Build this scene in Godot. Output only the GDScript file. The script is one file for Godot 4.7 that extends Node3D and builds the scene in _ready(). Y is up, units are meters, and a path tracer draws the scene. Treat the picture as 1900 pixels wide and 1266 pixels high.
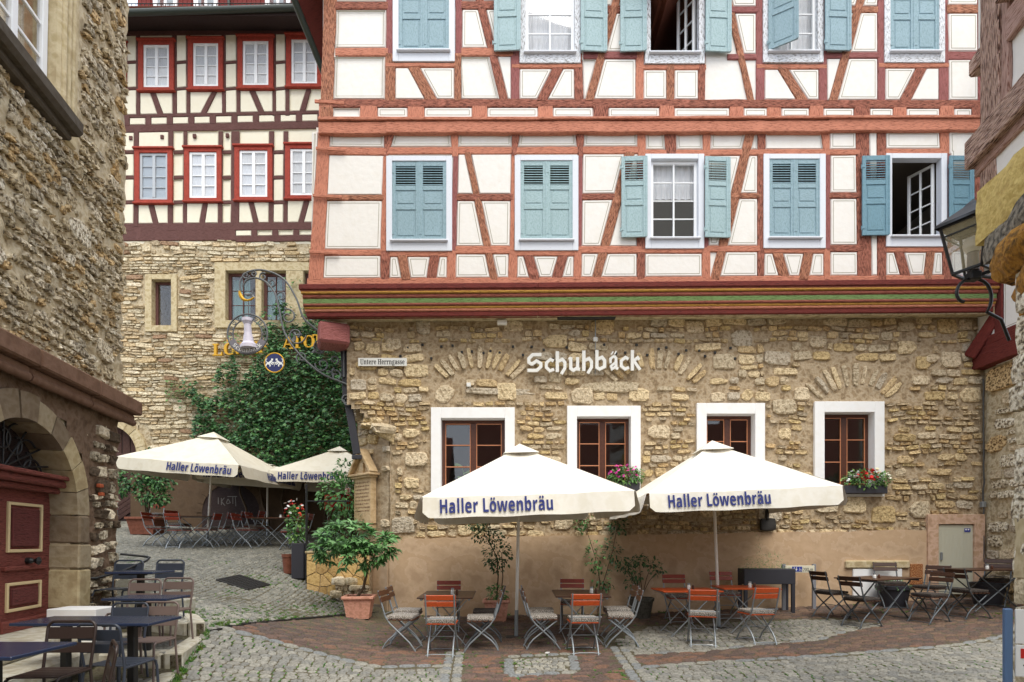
extends Node3D
# A market street in an old town: a half-timbered inn on a rubble-stone ground floor, a sloping cobbled alley, cafe tables and parasols.
# x right, y up, the street front faces +z. All sizes in metres.

const EYE := 1.6
var M := {}
var taken := {}
var rng := RandomNumberGenerator.new()

# ---------------------------------------------------------------- nodes
func numbered(called: String) -> String:
	var n: int = taken.get(called, 0)
	taken[called] = n + 1
	return called if n == 0 else "%s_%03d" % [called, n]

func tag(o: Node3D, label: String, category: String, group := "", kind := "") -> Node3D:
	if label: o.set_meta("label", label)
	if category: o.set_meta("category", category)
	if group: o.set_meta("group", group)
	if kind: o.set_meta("kind", kind)
	return o

func thing(called: String, label: String, category: String, at := Vector3.ZERO, turn := 0.0, group := "") -> Node3D:
	var o := Node3D.new()
	o.name = numbered(called)
	add_child(o)
	o.position = at
	o.rotation.y = turn
	tag(o, label, category, group)
	return o

func obj(called: String, mesh: Mesh, m: Material, parent: Node3D = null, xf := Transform3D.IDENTITY) -> MeshInstance3D:
	var o := MeshInstance3D.new()
	o.mesh = mesh
	o.material_override = m
	o.transform = xf
	if parent == null or parent == self:
		o.name = numbered(called)
		add_child(o)
	else:
		o.name = called
		parent.add_child(o, true)
	return o

func struct(called: String, mesh: Mesh, m: Material, xf := Transform3D.IDENTITY) -> MeshInstance3D:
	var o := obj(called, mesh, m, null, xf)
	o.set_meta("kind", "structure")
	return o

func dup(src: Node3D, called: String, label: String, at: Vector3, turn: float, group := "") -> Node3D:
	var o: Node3D = src.duplicate()
	o.name = numbered(called)
	add_child(o)
	o.position = at
	o.rotation = Vector3(0, turn, 0)
	if label: o.set_meta("label", label)
	if group: o.set_meta("group", group)
	return o

func at(p: Vector3, turn := 0.0) -> Transform3D:
	return Transform3D(Basis(Vector3.UP, turn), p)

func R(a: float, b: float) -> float:
	return rng.randf_range(a, b)

# ---------------------------------------------------------------- mesh builder (polygons given counter-clockwise as seen from outside)
class MB:
	var v := PackedVector3Array()
	var n := PackedVector3Array()
	var uv := PackedVector2Array()
	var ix := PackedInt32Array()
	var off := Vector2.ZERO
	func vert(p: Vector3, nn: Vector3, t := Vector2.ZERO) -> int:
		v.append(p); n.append(nn); uv.append(t)
		return v.size() - 1
	func t3(a: int, b: int, c: int) -> void:
		ix.append(a); ix.append(c); ix.append(b)
	func flat_uv(p: Vector3, nn: Vector3) -> Vector2:
		var a := nn.abs()
		if a.z >= a.x and a.z >= a.y: return Vector2(p.x, p.y) + off
		if a.x >= a.y: return Vector2(p.z, p.y) + off
		return Vector2(p.x, p.z) + off
	func tri(a: Vector3, b: Vector3, c: Vector3) -> void:
		var nn := (b - a).cross(c - a)
		if nn.length_squared() < 1e-16: return
		nn = nn.normalized()
		var i := vert(a, nn, flat_uv(a, nn))
		vert(b, nn, flat_uv(b, nn)); vert(c, nn, flat_uv(c, nn))
		t3(i, i + 1, i + 2)
	func quad(a: Vector3, b: Vector3, c: Vector3, d: Vector3) -> void:
		var nn := (c - a).cross(d - b)
		if nn.length_squared() < 1e-16: return
		nn = nn.normalized()
		var i := vert(a, nn, flat_uv(a, nn))
		vert(b, nn, flat_uv(b, nn)); vert(c, nn, flat_uv(c, nn)); vert(d, nn, flat_uv(d, nn))
		t3(i, i + 1, i + 2); t3(i, i + 2, i + 3)
	func quad_uv(a: Vector3, b: Vector3, c: Vector3, d: Vector3, ta: Vector2, tb: Vector2, tc: Vector2, td: Vector2) -> void:
		var nn := (c - a).cross(d - b).normalized()
		var i := vert(a, nn, ta)
		vert(b, nn, tb); vert(c, nn, tc); vert(d, nn, td)
		t3(i, i + 1, i + 2); t3(i, i + 2, i + 3)
	func box(c: Vector3, s: Vector3, bev := 0.0, bs := Basis.IDENTITY) -> void:
		# a box with chamfered edges; wood grain runs along its longest side
		var h := s * 0.5
		bev = minf(bev, minf(h.x, minf(h.y, h.z)) * 0.45)
		var long := 0
		if s.y > s.x and s.y >= s.z: long = 1
		elif s.z > s.x and s.z > s.y: long = 2
		var faces := [[0, 1, 2, 1], [0, 2, 1, 1], [1, 2, 0, 1]]
		for f in 6:
			var ax: int = f / 2
			var sg := 1.0 if f % 2 == 0 else -1.0
			var a1: int = (ax + 1) % 3
			var a2: int = (ax + 2) % 3
			var ps := []
			for q in [[-1, -1], [1, -1], [1, 1], [-1, 1]]:
				var p := Vector3.ZERO
				p[ax] = sg * h[ax]
				p[a1] = q[0] * (h[a1] - bev) * sg
				p[a2] = q[1] * (h[a2] - bev)
				ps.append(p)
			var nn := Vector3.ZERO
			nn[ax] = sg
			var i := v.size()
			for p in ps:
				var u1: float = p[long] if ax != long else p[a1]
				var u2: float = (p[a1] if a1 != long else p[a2]) if ax != long else p[a2]
				vert(c + bs * p, bs * nn, Vector2(u1, u2) + off)
			t3(i, i + 1, i + 2); t3(i, i + 2, i + 3)
		if bev <= 0.0: return
		for ax in 3:
			var a1: int = (ax + 1) % 3
			var a2: int = (ax + 2) % 3
			for q in [[-1, -1], [1, -1], [1, 1], [-1, 1]]:
				var ps := []
				for e in [-1, 1]:
					var pa := Vector3.ZERO
					pa[ax] = e * (h[ax] - bev); pa[a1] = q[0] * h[a1]; pa[a2] = q[1] * (h[a2] - bev)
					var pb := Vector3.ZERO
					pb[ax] = e * (h[ax] - bev); pb[a1] = q[0] * (h[a1] - bev); pb[a2] = q[1] * h[a2]
					ps.append(pa); ps.append(pb)
				var nn := Vector3.ZERO
				nn[a1] = q[0]; nn[a2] = q[1]
				nn = bs * nn.normalized()
				var i := v.size()
				for p in ps:
					var u2: float = p[a1] if a1 != long else p[a2]
					vert(c + bs * p, nn, Vector2(p[long], u2) + off)
				if q[0] * q[1] > 0:
					t3(i, i + 1, i + 3); t3(i, i + 3, i + 2)
				else:
					t3(i, i + 3, i + 1); t3(i, i + 2, i + 3)
		for q in 8:
			var sx := 1.0 if q & 1 else -1.0
			var sy := 1.0 if q & 2 else -1.0
			var sz := 1.0 if q & 4 else -1.0
			var a := Vector3(sx * h.x, sy * (h.y - bev), sz * (h.z - bev))
			var b := Vector3(sx * (h.x - bev), sy * h.y, sz * (h.z - bev))
			var d := Vector3(sx * (h.x - bev), sy * (h.y - bev), sz * h.z)
			if sx * sy * sz > 0: tri(c + bs * a, c + bs * b, c + bs * d)
			else: tri(c + bs * a, c + bs * d, c + bs * b)
	func bar(a: Vector3, b: Vector3, w: float, t: float, bev := 0.0, up := Vector3.UP) -> void:
		var d := b - a
		var l := d.length()
		if l < 1e-5: return
		d /= l
		if absf(d.dot(up)) > 0.98: up = Vector3.RIGHT
		var x := up.cross(d).normalized()
		box((a + b) * 0.5, Vector3(w, t, l), bev, Basis(x, d.cross(x), d))
	func tube(path: Array, r, sides := 8, caps := true) -> void:
		# a swept round bar; r is a radius or a list of radii
		var k := path.size()
		var ring := []
		var side := Vector3.ZERO
		var lng := 0.0
		for i in k:
			var p: Vector3 = path[i]
			var d: Vector3 = (path[mini(i + 1, k - 1)] - path[maxi(i - 1, 0)]).normalized()
			if i == 0:
				side = d.cross(Vector3.UP) if absf(d.y) < 0.9 else d.cross(Vector3.RIGHT)
			side = (side - d * side.dot(d)).normalized()
			var o := d.cross(side)
			var rad: float = r[i] if r is Array else r
			if i > 0: lng += p.distance_to(path[i - 1])
			var row := []
			for s in sides + 1:
				var an := TAU * s / sides
				var nn := side * cos(an) + o * sin(an)
				row.append(vert(p + nn * rad, nn, Vector2(lng, float(s) / sides * 0.2) + off))
			ring.append(row)
		for i in k - 1:
			for s in sides:
				t3(ring[i][s], ring[i][s + 1], ring[i + 1][s + 1])
				t3(ring[i][s], ring[i + 1][s + 1], ring[i + 1][s])
		if caps:
			for e in 2:
				var p: Vector3 = path[0] if e == 0 else path[k - 1]
				var q: Vector3 = path[1] if e == 0 else path[k - 2]
				var nn := (p - q).normalized()
				var c := vert(p, nn)
				var first := v.size()
				for s in sides: vert(v[ring[0 if e == 0 else k - 1][s]], nn)
				for s in sides:
					if e == 1: t3(c, first + s, first + (s + 1) % sides)
					else: t3(c, first + (s + 1) % sides, first + s)
	func lathe(prof: Array, c: Vector3, sides := 20, bs := Basis.IDENTITY) -> void:
		# prof: (radius, height) from the bottom up
		var k := prof.size()
		for i in k - 1:
			var a: Vector2 = prof[i]
			var b: Vector2 = prof[i + 1]
			var e := Vector2(b.y - a.y, a.x - b.x).normalized()
			var first := v.size()
			for s in sides + 1:
				var an := TAU * s / sides
				var dir := Vector3(cos(an), 0, sin(an))
				var nn := bs * (dir * e.x + Vector3.UP * e.y)
				vert(c + bs * (dir * a.x + Vector3.UP * a.y), nn, Vector2(an * 0.3, a.y) + off)
				vert(c + bs * (dir * b.x + Vector3.UP * b.y), nn, Vector2(an * 0.3, b.y) + off)
			for s in sides:
				var j := first + s * 2
				t3(j, j + 1, j + 3); t3(j, j + 3, j + 2)
	func prism(poly: PackedVector2Array, z0: float, z1: float, xf := Transform3D.IDENTITY, bev := 0.0) -> void:
		# a polygon in x-y (any turn) extruded from z0 to z1, front at z1
		if Geometry2D.is_polygon_clockwise(poly): poly.reverse()
		var tr := Geometry2D.triangulate_polygon(poly)
		var k := poly.size()
		var nz := xf.basis * Vector3(0, 0, 1)
		var i0 := v.size()
		for p in poly: vert(xf * Vector3(p.x, p.y, z1), nz, p + off)
		for j in range(0, tr.size(), 3):
			var a := poly[tr[j]]; var b := poly[tr[j + 1]]; var c := poly[tr[j + 2]]
			if (b - a).cross(c - a) > 0: t3(i0 + tr[j], i0 + tr[j + 1], i0 + tr[j + 2])
			else: t3(i0 + tr[j], i0 + tr[j + 2], i0 + tr[j + 1])
		for j in k:
			var a := poly[j]; var b := poly[(j + 1) % k]
			quad(xf * Vector3(a.x, a.y, z0), xf * Vector3(b.x, b.y, z0), xf * Vector3(b.x, b.y, z1), xf * Vector3(a.x, a.y, z1))
	func mesh() -> ArrayMesh:
		var m := ArrayMesh.new()
		if v.is_empty(): return m
		var a := []
		a.resize(Mesh.ARRAY_MAX)
		a[Mesh.ARRAY_VERTEX] = v; a[Mesh.ARRAY_NORMAL] = n; a[Mesh.ARRAY_TEX_UV] = uv; a[Mesh.ARRAY_INDEX] = ix
		m.add_surface_from_arrays(Mesh.PRIMITIVE_TRIANGLES, a)
		return m

func mb() -> MB:
	var b := MB.new()
	b.off = Vector2(R(0, 7), R(0, 7))
	return b

func box_mesh(s: Vector3, bev := 0.0, c := Vector3.ZERO) -> ArrayMesh:
	var b := mb()
	b.box(c, s, bev)
	return b.mesh()

func rect(x0: float, y0: float, x1: float, y1: float) -> PackedVector2Array:
	return PackedVector2Array([Vector2(x0, y0), Vector2(x1, y0), Vector2(x1, y1), Vector2(x0, y1)])

func inset(poly: PackedVector2Array, d: float) -> PackedVector2Array:
	# a convex polygon drawn in by d; empty when nothing is left
	var p := poly.duplicate()
	if Geometry2D.is_polygon_clockwise(p): p.reverse()
	var out := PackedVector2Array()
	var k := p.size()
	for i in k:
		var a := p[(i + k - 1) % k]; var b := p[i]; var c := p[(i + 1) % k]
		var e := (b - a).normalized(); var f := (c - b).normalized()
		var n1 := Vector2(-e.y, e.x); var n2 := Vector2(-f.y, f.x)
		var den := 1.0 + n1.dot(n2)
		out.append(b + (n1 + n2) / maxf(den, 0.15) * d)
	for i in k:
		if (out[(i + 1) % k] - out[i]).dot(p[(i + 1) % k] - p[i]) <= 0.0: return PackedVector2Array()
	return out

func area2(p: PackedVector2Array) -> float:
	var s := 0.0
	for i in p.size(): s += p[i].cross(p[(i + 1) % p.size()])
	return absf(s) * 0.5

# ---------------------------------------------------------------- materials
var seeds := 0
func noise_tex(freq: float, cols: Array, pos: Array = [], type := FastNoiseLite.TYPE_SIMPLEX_SMOOTH, oct := 5, size := 512, warp := 0.0) -> NoiseTexture2D:
	seeds += 1
	var n := FastNoiseLite.new()
	n.seed = seeds * 17
	n.noise_type = type
	n.frequency = freq
	n.fractal_octaves = oct
	n.fractal_gain = 0.55
	if warp > 0.0:
		n.domain_warp_enabled = true
		n.domain_warp_amplitude = warp
		n.domain_warp_frequency = freq * 0.7
	var t := NoiseTexture2D.new()
	t.width = size; t.height = size
	t.seamless = true
	t.noise = n
	if cols.size():
		var g := Gradient.new()
		g.offsets = PackedFloat32Array(pos if pos.size() else range(cols.size()).map(func(i): return 0.22 + 0.56 * i / maxf(cols.size() - 1, 1)))
		g.colors = PackedColorArray(cols)
		t.color_ramp = g
	return t

func c8(r: float, g: float, b: float) -> Color:
	return Color(r / 255.0, g / 255.0, b / 255.0)

func mat(key: String, col: Color, rough := 0.85, tex: Texture2D = null, scale = 1.0, bump: Texture2D = null, bump_cm := 0.5, world := true, uvs := false) -> StandardMaterial3D:
	var m := StandardMaterial3D.new()
	m.resource_name = key
	m.albedo_color = col
	m.roughness = rough
	if tex: m.albedo_texture = tex
	if bump:
		m.heightmap_enabled = true
		m.heightmap_texture = bump
		m.heightmap_scale = bump_cm
	m.uv1_scale = scale if scale is Vector3 else Vector3.ONE * scale
	if not uvs and (tex or bump):
		m.uv1_triplanar = true
		m.uv1_world_triplanar = world
	M[key] = m
	return m

func kin(key: String, of: String, col: Color) -> StandardMaterial3D:
	# the same surface in another colour
	var m: StandardMaterial3D = M[of].duplicate()
	m.resource_name = key
	m.albedo_color = col
	M[key] = m
	return m

func glass(key: String, tint: Color, a: float) -> void:
	var m := StandardMaterial3D.new()
	m.resource_name = key
	m.transparency = BaseMaterial3D.TRANSPARENCY_ALPHA
	m.albedo_color = Color(tint.r, tint.g, tint.b, a)
	m.roughness = 0.02
	m.metallic_specular = 0.6
	M[key] = m
func build_materials() -> void:
	var W := Color.WHITE
	var stone_tex := noise_tex(0.011, [c8(176, 164, 146), c8(222, 214, 200), c8(255, 250, 240), c8(206, 196, 178)], [], FastNoiseLite.TYPE_SIMPLEX_SMOOTH, 6)
	var rough_bump := noise_tex(0.02, [], [], FastNoiseLite.TYPE_SIMPLEX_SMOOTH, 6)
	var pits := noise_tex(0.05, [Color.BLACK, c8(150, 150, 150), W], [0.2, 0.42, 0.6], FastNoiseLite.TYPE_CELLULAR, 3)
	# paving
	var sett_tex := noise_tex(0.02, [c8(190, 188, 180), c8(235, 232, 224), c8(255, 252, 246)], [], FastNoiseLite.TYPE_SIMPLEX, 5)
	mat("joint", c8(104, 96, 80), 0.95, noise_tex(0.02, [c8(150, 140, 120), W, c8(190, 200, 150)]), 1.2, rough_bump, 0.6)
	mat("sett_a", c8(156, 155, 149), 0.8, sett_tex, 1.7, rough_bump, 0.35)
	kin("sett_b", "sett_a", c8(170, 168, 160)); kin("sett_c", "sett_a", c8(142, 142, 139)); kin("sett_d", "sett_a", c8(138, 142, 146))
	kin("sett_m", "sett_a", W)
	M.sett_m.vertex_color_use_as_albedo = true
	mat("brick_a", c8(118, 96, 88), 0.85, sett_tex, 2.0, rough_bump, 0.3)
	kin("brick_b", "brick_a", c8(102, 84, 78)); kin("brick_c", "brick_a", c8(132, 100, 84)); kin("brick_m", "brick_a", W)
	M.brick_m.vertex_color_use_as_albedo = true
	mat("moss", W, 0.95)
	M.moss.vertex_color_use_as_albedo = true
	M.moss.backlight_enabled = true
	M.moss.backlight = Color(0.3, 0.4, 0.1)
	mat("iron", c8(40, 38, 36), 0.7, noise_tex(0.03, [c8(160, 140, 120), W, c8(255, 240, 230)]), 2.0)
	# rubble stone
	mat("mortar", c8(188, 166, 134), 0.95, noise_tex(0.012, [c8(186, 176, 162), c8(232, 225, 213), W, c8(210, 200, 184)], [], FastNoiseLite.TYPE_SIMPLEX_SMOOTH, 7), 0.8, rough_bump, 1.2)
	var sb := noise_tex(0.014, [], [], FastNoiseLite.TYPE_SIMPLEX_SMOOTH, 7)
	mat("stone_a", c8(238, 218, 178), 0.9, stone_tex, 1.6, sb, 2.2)
	kin("stone_b", "stone_a", c8(228, 212, 184)); kin("stone_c", "stone_a", c8(230, 208, 164)); kin("stone_d", "stone_a", c8(212, 198, 172)); kin("stone_e", "stone_a", c8(222, 196, 150)); kin("stone_f", "stone_a", c8(206, 196, 180)); kin("stone_g", "stone_a", c8(218, 192, 138))
	kin("stone_m", "stone_a", W)
	M.stone_m.vertex_color_use_as_albedo = true
	var sand_tex := noise_tex(0.008, [c8(216, 208, 196), c8(240, 236, 228), W, c8(228, 222, 206)], [], FastNoiseLite.TYPE_SIMPLEX_SMOOTH, 6)
	mat("sandstone", c8(206, 188, 146), 0.9, sand_tex, 0.8, rough_bump, 0.6)
	mat("base_plaster", c8(202, 176, 148), 0.9, noise_tex(0.008, [c8(226, 220, 212), c8(246, 243, 238), c8(247, 244, 240), W, c8(238, 232, 222), c8(250, 246, 240)], [0.15, 0.4, 0.47, 0.5, 0.53, 0.9], FastNoiseLite.TYPE_SIMPLEX_SMOOTH, 5, 512, 40.0), 0.34, rough_bump, 0.5)
	mat("soffit", c8(206, 196, 168), 0.9, stone_tex, 0.6)
	# timber: weathered paint with cracks along the grain
	var grain := noise_tex(0.03, [c8(110, 84, 70), c8(186, 156, 142), c8(236, 226, 220), W, c8(250, 242, 236)], [0.1, 0.22, 0.32, 0.5, 0.8], FastNoiseLite.TYPE_SIMPLEX, 6)
	var worn := noise_tex(0.035, [c8(70, 54, 44), c8(130, 102, 84), c8(205, 178, 160), W, c8(228, 216, 194)], [0.22, 0.33, 0.42, 0.52, 0.8], FastNoiseLite.TYPE_SIMPLEX, 6)
	var grain_b := noise_tex(0.035, [], [], FastNoiseLite.TYPE_SIMPLEX, 6)
	var gs := Vector3(0.32, 4.2, 1)
	mat("timber", c8(208, 138, 112), 0.85, grain, gs, grain_b, 1.0, false, true)
	mat("timber_worn", c8(208, 146, 118), 0.88, worn, gs, grain_b, 1.6, false, true)
	kin("timber_red", "timber", c8(160, 98, 96))
	kin("timber_dark", "timber", c8(112, 40, 32))
	kin("timber_mix", "timber_worn", c8(192, 124, 106))
	kin("moulding_brown", "timber", c8(146, 82, 66)); kin("moulding_yellow", "timber", c8(190, 144, 62)); kin("moulding_green", "timber", c8(112, 142, 84))
	mat("plaster", c8(229, 226, 221), 0.92, noise_tex(0.01, [c8(251, 250, 248), W, c8(253, 252, 251)], [], FastNoiseLite.TYPE_SIMPLEX_SMOOTH, 5), 0.5, rough_bump, 0.35)
	mat("line", c8(150, 142, 124), 0.9)
	var brush := noise_tex(0.03, [c8(196, 208, 200), c8(236, 240, 238), W, c8(226, 232, 230)], [0.2, 0.4, 0.55, 0.8], FastNoiseLite.TYPE_SIMPLEX, 5)
	mat("shutter", c8(142, 168, 180), 0.6, brush, Vector3(0.6, 4, 1), grain_b, 0.25, false, true)
	kin("shutter_pale", "shutter", c8(160, 184, 190)); kin("shutter_deep", "shutter", c8(108, 146, 164))
	mat("frame_white", c8(214, 218, 226), 0.7, noise_tex(0.03, [c8(140, 132, 124), c8(230, 230, 230), W, W], [0.06, 0.12, 0.2, 1.0], FastNoiseLite.TYPE_SIMPLEX, 5), Vector3(0.7, 3, 1), null, 0, false, true)
	mat("frame_peel", c8(220, 223, 228), 0.75, noise_tex(0.03, [c8(112, 104, 96), c8(150, 144, 138), c8(236, 236, 236), W], [0.2, 0.29, 0.33, 0.6], FastNoiseLite.TYPE_SIMPLEX, 6), Vector3(0.5, 3.5, 1), grain_b, 0.4, false, true)
	mat("sash_white", c8(238, 240, 242), 0.45)
	mat("white_paint", c8(240, 241, 242), 0.8, stone_tex, 0.5)
	M.white_paint.albedo_texture = M.plaster.albedo_texture
	mat("wood_brown", c8(84, 46, 28), 0.4, grain, Vector3(0.8, 4, 1), null, 0, false, true)
	mat("wood_edge", c8(196, 130, 92), 0.5)
	mat("room", c8(120, 110, 98), 0.95)
	mat("curtain", c8(236, 238, 242), 0.9, noise_tex(0.02, [c8(225, 228, 232), W], [], FastNoiseLite.TYPE_SIMPLEX, 3), Vector3(6, 0.3, 6))
	mat("slate", c8(60, 58, 60), 0.7)
	glass("pane", Color(0.12, 0.14, 0.14), 0.06)
	mat("metal_grey", c8(150, 156, 160), 0.45)
	M.metal_grey.metallic = 0.5
	mat("black_metal", c8(26, 26, 27), 0.5)
	mat("plastic_white", c8(226, 226, 222), 0.5)
	mat("gutter", c8(48, 56, 50), 0.5)
	mat("roof_tile", c8(120, 66, 48), 0.85)
	mat("ink", c8(52, 50, 56), 0.8)
	mat("pink_stone", c8(208, 176, 154), 0.9, sand_tex, 0.8, rough_bump, 0.4)
	mat("cabinet", c8(196, 194, 176), 0.55)
	mat("sign_blue", c8(36, 56, 150), 0.5)
	mat("cream", c8(231, 225, 205), 0.92, M.plaster.albedo_texture, 0.5, rough_bump, 0.3)
	kin("timber_brown", "timber", c8(108, 72, 68)); kin("timber_black", "timber", c8(52, 36, 34)); kin("door_dark", "timber", c8(78, 52, 46)); kin("window_red", "timber", c8(176, 70, 54)); kin("boards_red", "timber", c8(128, 46, 42))
	mat("sash_grey", c8(176, 182, 188), 0.5)
	mat("blind_grey", c8(170, 180, 190), 0.8)
	mat("curtain_teal", c8(110, 150, 150), 0.9)
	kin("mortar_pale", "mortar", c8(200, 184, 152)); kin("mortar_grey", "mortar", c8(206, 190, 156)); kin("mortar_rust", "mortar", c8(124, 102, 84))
	kin("pale_a", "stone_a", c8(246, 236, 214)); kin("pale_b", "stone_a", c8(232, 220, 192)); kin("pale_c", "stone_a", c8(220, 196, 152)); kin("pale_d", "stone_a", c8(170, 142, 120))
	mat("grey_a", c8(226, 212, 184), 0.95, noise_tex(0.018, [c8(84, 74, 62), c8(160, 148, 128), c8(228, 222, 210), W], [0.26, 0.37, 0.47, 0.7], FastNoiseLite.TYPE_SIMPLEX_SMOOTH, 5), 1.7, sb, 3.0)
	kin("grey_b", "grey_a", c8(206, 188, 152)); kin("grey_c", "grey_a", c8(226, 190, 132)); kin("grey_d", "grey_a", c8(186, 176, 156)); kin("grey_e", "grey_a", c8(240, 232, 214)); kin("grey_m", "grey_a", W); M.grey_m.vertex_color_use_as_albedo = true
	kin("dark_rubble", "stone_a", c8(98, 84, 70))
	kin("sandstone_b", "sandstone", c8(188, 168, 124)); kin("sandstone_c", "sandstone", c8(166, 148, 116))
	kin("dark_stone", "sandstone", c8(84, 76, 66)); kin("course_stone", "sandstone", c8(120, 90, 72))
	kin("step_stone", "sandstone", c8(200, 196, 182)); kin("step_stone_b", "sandstone", c8(186, 184, 172))
	kin("door_red", "timber", c8(124, 62, 52)); kin("door_red_dark", "timber", c8(104, 48, 44))
	mat("cream_paint", c8(208, 186, 142), 0.7)
	mat("brick_red", c8(170, 84, 50), 0.85)
	mat("shaded_chalk", c8(120, 116, 112), 0.9)  # graffiti colour dimmed to imitate the shadow it stands in
	mat("canvas", c8(238, 234, 224), 0.85, noise_tex(0.008, [c8(244, 242, 236), W, c8(250, 249, 246)], [], FastNoiseLite.TYPE_SIMPLEX_SMOOTH, 4), 0.6)
	M.canvas.backlight_enabled = true
	M.canvas.backlight = Color(0.12, 0.1, 0.07)
	kin("canvas_grey", "canvas", c8(226, 220, 204))
	mat("print_blue", c8(44, 54, 120), 0.8)
	mat("pole_white", c8(226, 222, 212), 0.4)
	mat("galvanised", c8(170, 178, 184), 0.45, noise_tex(0.04, [c8(200, 200, 200), W]), 5.0)
	M.galvanised.metallic = 0.6
	mat("steel_dull", c8(92, 98, 104), 0.5)
	M.steel_dull.metallic = 0.5
	mat("rib_wood", c8(170, 130, 80), 0.6)
	var ws := Vector3(0.9, 5, 1)
	mat("wood_orange", c8(206, 84, 34), 0.35, brush, ws, null, 0, false, true)
	kin("wood_red", "wood_orange", c8(150, 52, 30)); kin("wood_dark", "wood_orange", c8(72, 44, 32)); kin("wood_walnut", "wood_orange", c8(96, 58, 38))
	mat("cushion_pale", c8(214, 208, 200), 0.95, noise_tex(0.16, [c8(90, 84, 80), c8(200, 194, 188), W], [0.3, 0.42, 0.6], FastNoiseLite.TYPE_CELLULAR, 1, 256), 2.2, rough_bump, 0.3, false)
	kin("cushion_dark", "cushion_pale", c8(92, 84, 80)); kin("cushion_bare", "cushion_pale", c8(160, 150, 144))
	mat("steel_brown", c8(52, 40, 36), 0.4); mat("steel_ink", c8(56, 62, 74), 0.4); mat("steel_taupe", c8(112, 96, 90), 0.42)
	mat("steel_blue", c8(44, 54, 78), 0.22)
	mat("corbel_yellow", c8(212, 188, 116), 0.9, sand_tex, 1.4, rough_bump, 1.2)
	mat("corbel_grey", c8(150, 142, 128), 0.95, noise_tex(0.02, [c8(90, 90, 92), c8(160, 158, 154), c8(215, 212, 205), W], [0.25, 0.4, 0.52, 0.75], FastNoiseLite.TYPE_SIMPLEX_SMOOTH, 7), 1.3, rough_bump, 1.6)
	mat("corbel_moss", c8(184, 150, 84), 0.98, noise_tex(0.012, [c8(90, 84, 76), c8(170, 150, 118), c8(222, 192, 136), c8(250, 226, 170), c8(190, 160, 130)], [0.22, 0.36, 0.48, 0.62, 0.8], FastNoiseLite.TYPE_SIMPLEX_SMOOTH, 8), 1.5, rough_bump, 2.0)
	kin("timber_grey", "timber_worn", c8(214, 184, 172)); kin("timber_pale", "timber", c8(192, 158, 146))
	mat("bulb", c8(236, 234, 228), 0.3); mat("bulb_base", c8(120, 116, 124), 0.6)
	glass("lantern_glass", Color(0.8, 0.75, 0.6), 0.35)
	mat("metal_dark", c8(70, 68, 66), 0.6)
	mat("facing_wall", c8(196, 180, 156), 0.9)
	mat("roof_tile_b", c8(100, 54, 42), 0.85)
	mat("dark_pane", c8(40, 46, 52), 0.15)
	for q in [["leaf", W], ["leaf_a", Color(0.08, 0.22, 0.06).linear_to_srgb()], ["leaf_b", Color(0.12, 0.29, 0.08).linear_to_srgb()], ["leaf_c", Color(0.17, 0.34, 0.13).linear_to_srgb()], ["leaf_lime", Color(0.2, 0.36, 0.08).linear_to_srgb()], ["petal", W]]:
		var lm := mat(q[0], q[1], 0.5 if q[0] != "petal" else 0.8)
		lm.backlight_enabled = true
		lm.backlight = Color(0.35, 0.35, 0.35)
		lm.vertex_color_use_as_albedo = q[1] == W
	mat("bark", c8(96, 80, 64), 0.9, stone_tex, 4.0, rough_bump, 0.4)
	mat("soil", c8(50, 38, 28), 0.95)
	mat("terracotta", c8(222, 164, 144), 0.85, sand_tex, 1.5, rough_bump, 0.2); kin("terracotta_brown", "terracotta", c8(130, 78, 60))
	mat("pot_grey", c8(88, 88, 84), 0.8, stone_tex, 2.0)
	mat("anthracite", c8(50, 50, 58), 0.55)
	mat("slab_a", c8(214, 182, 128), 0.88, sand_tex, 1.6, rough_bump, 0.5); kin("slab_b", "slab_a", c8(188, 156, 104)); kin("slab_c", "slab_a", c8(216, 184, 124))
	mat("cloth_red", c8(170, 24, 30), 0.9); mat("candle", c8(232, 180, 160), 0.6)
	glass("clear_glass", Color(0.95, 0.97, 0.97), 0.1)
	mat("gold", c8(206, 156, 30), 0.4); M.gold.metallic = 0.3
	mat("enamel", c8(34, 40, 92), 0.3)
	mat("wrought", c8(104, 106, 108), 0.55); M.wrought.metallic = 0.4
	mat("band_grey", c8(122, 118, 126), 0.6); mat("column_lilac", c8(206, 200, 214), 0.5)
	mat("tablet", c8(206, 180, 142), 0.9, sand_tex, 1.2, rough_bump, 0.5); mat("inscription", c8(126, 98, 72), 0.95)
	mat("post_grey", c8(132, 134, 142), 0.5); mat("sign_cream", c8(222, 218, 196), 0.5); mat("sign_white", c8(228, 230, 230), 0.5); mat("post_blue", c8(84, 112, 150), 0.5)
	mat("logo_red", c8(196, 36, 30), 0.6); mat("faint", c8(196, 196, 198), 0.7)
	mat("rust", c8(206, 166, 120), 0.9, noise_tex(0.03, [c8(110, 60, 30), c8(190, 130, 80), W], [0.3, 0.5, 0.7]), 3.0)
	mat("shaded_brown_plaster", c8(88, 70, 52), 0.95, M.base_plaster.albedo_texture, 0.4, rough_bump, 0.5)  # brown plaster, darkened to stand in for deep shade under the alley parasols
	# limestone and lime mortar are greyer than the first pick
	for q in ["mortar", "mortar_pale", "mortar_grey", "stone_a", "stone_b", "stone_c", "stone_d", "stone_e", "stone_f", "stone_g", "pale_a", "pale_b", "pale_c", "grey_a", "grey_b", "grey_c", "sandstone", "sandstone_b", "sandstone_c"]:
		var cc: Color = M[q].albedo_color
		M[q].albedo_color = cc.lerp(Color(1, 1, 1) * cc.get_luminance(), 0.2)
	kin("sandstone_d", "sandstone", c8(128, 112, 92))
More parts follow.
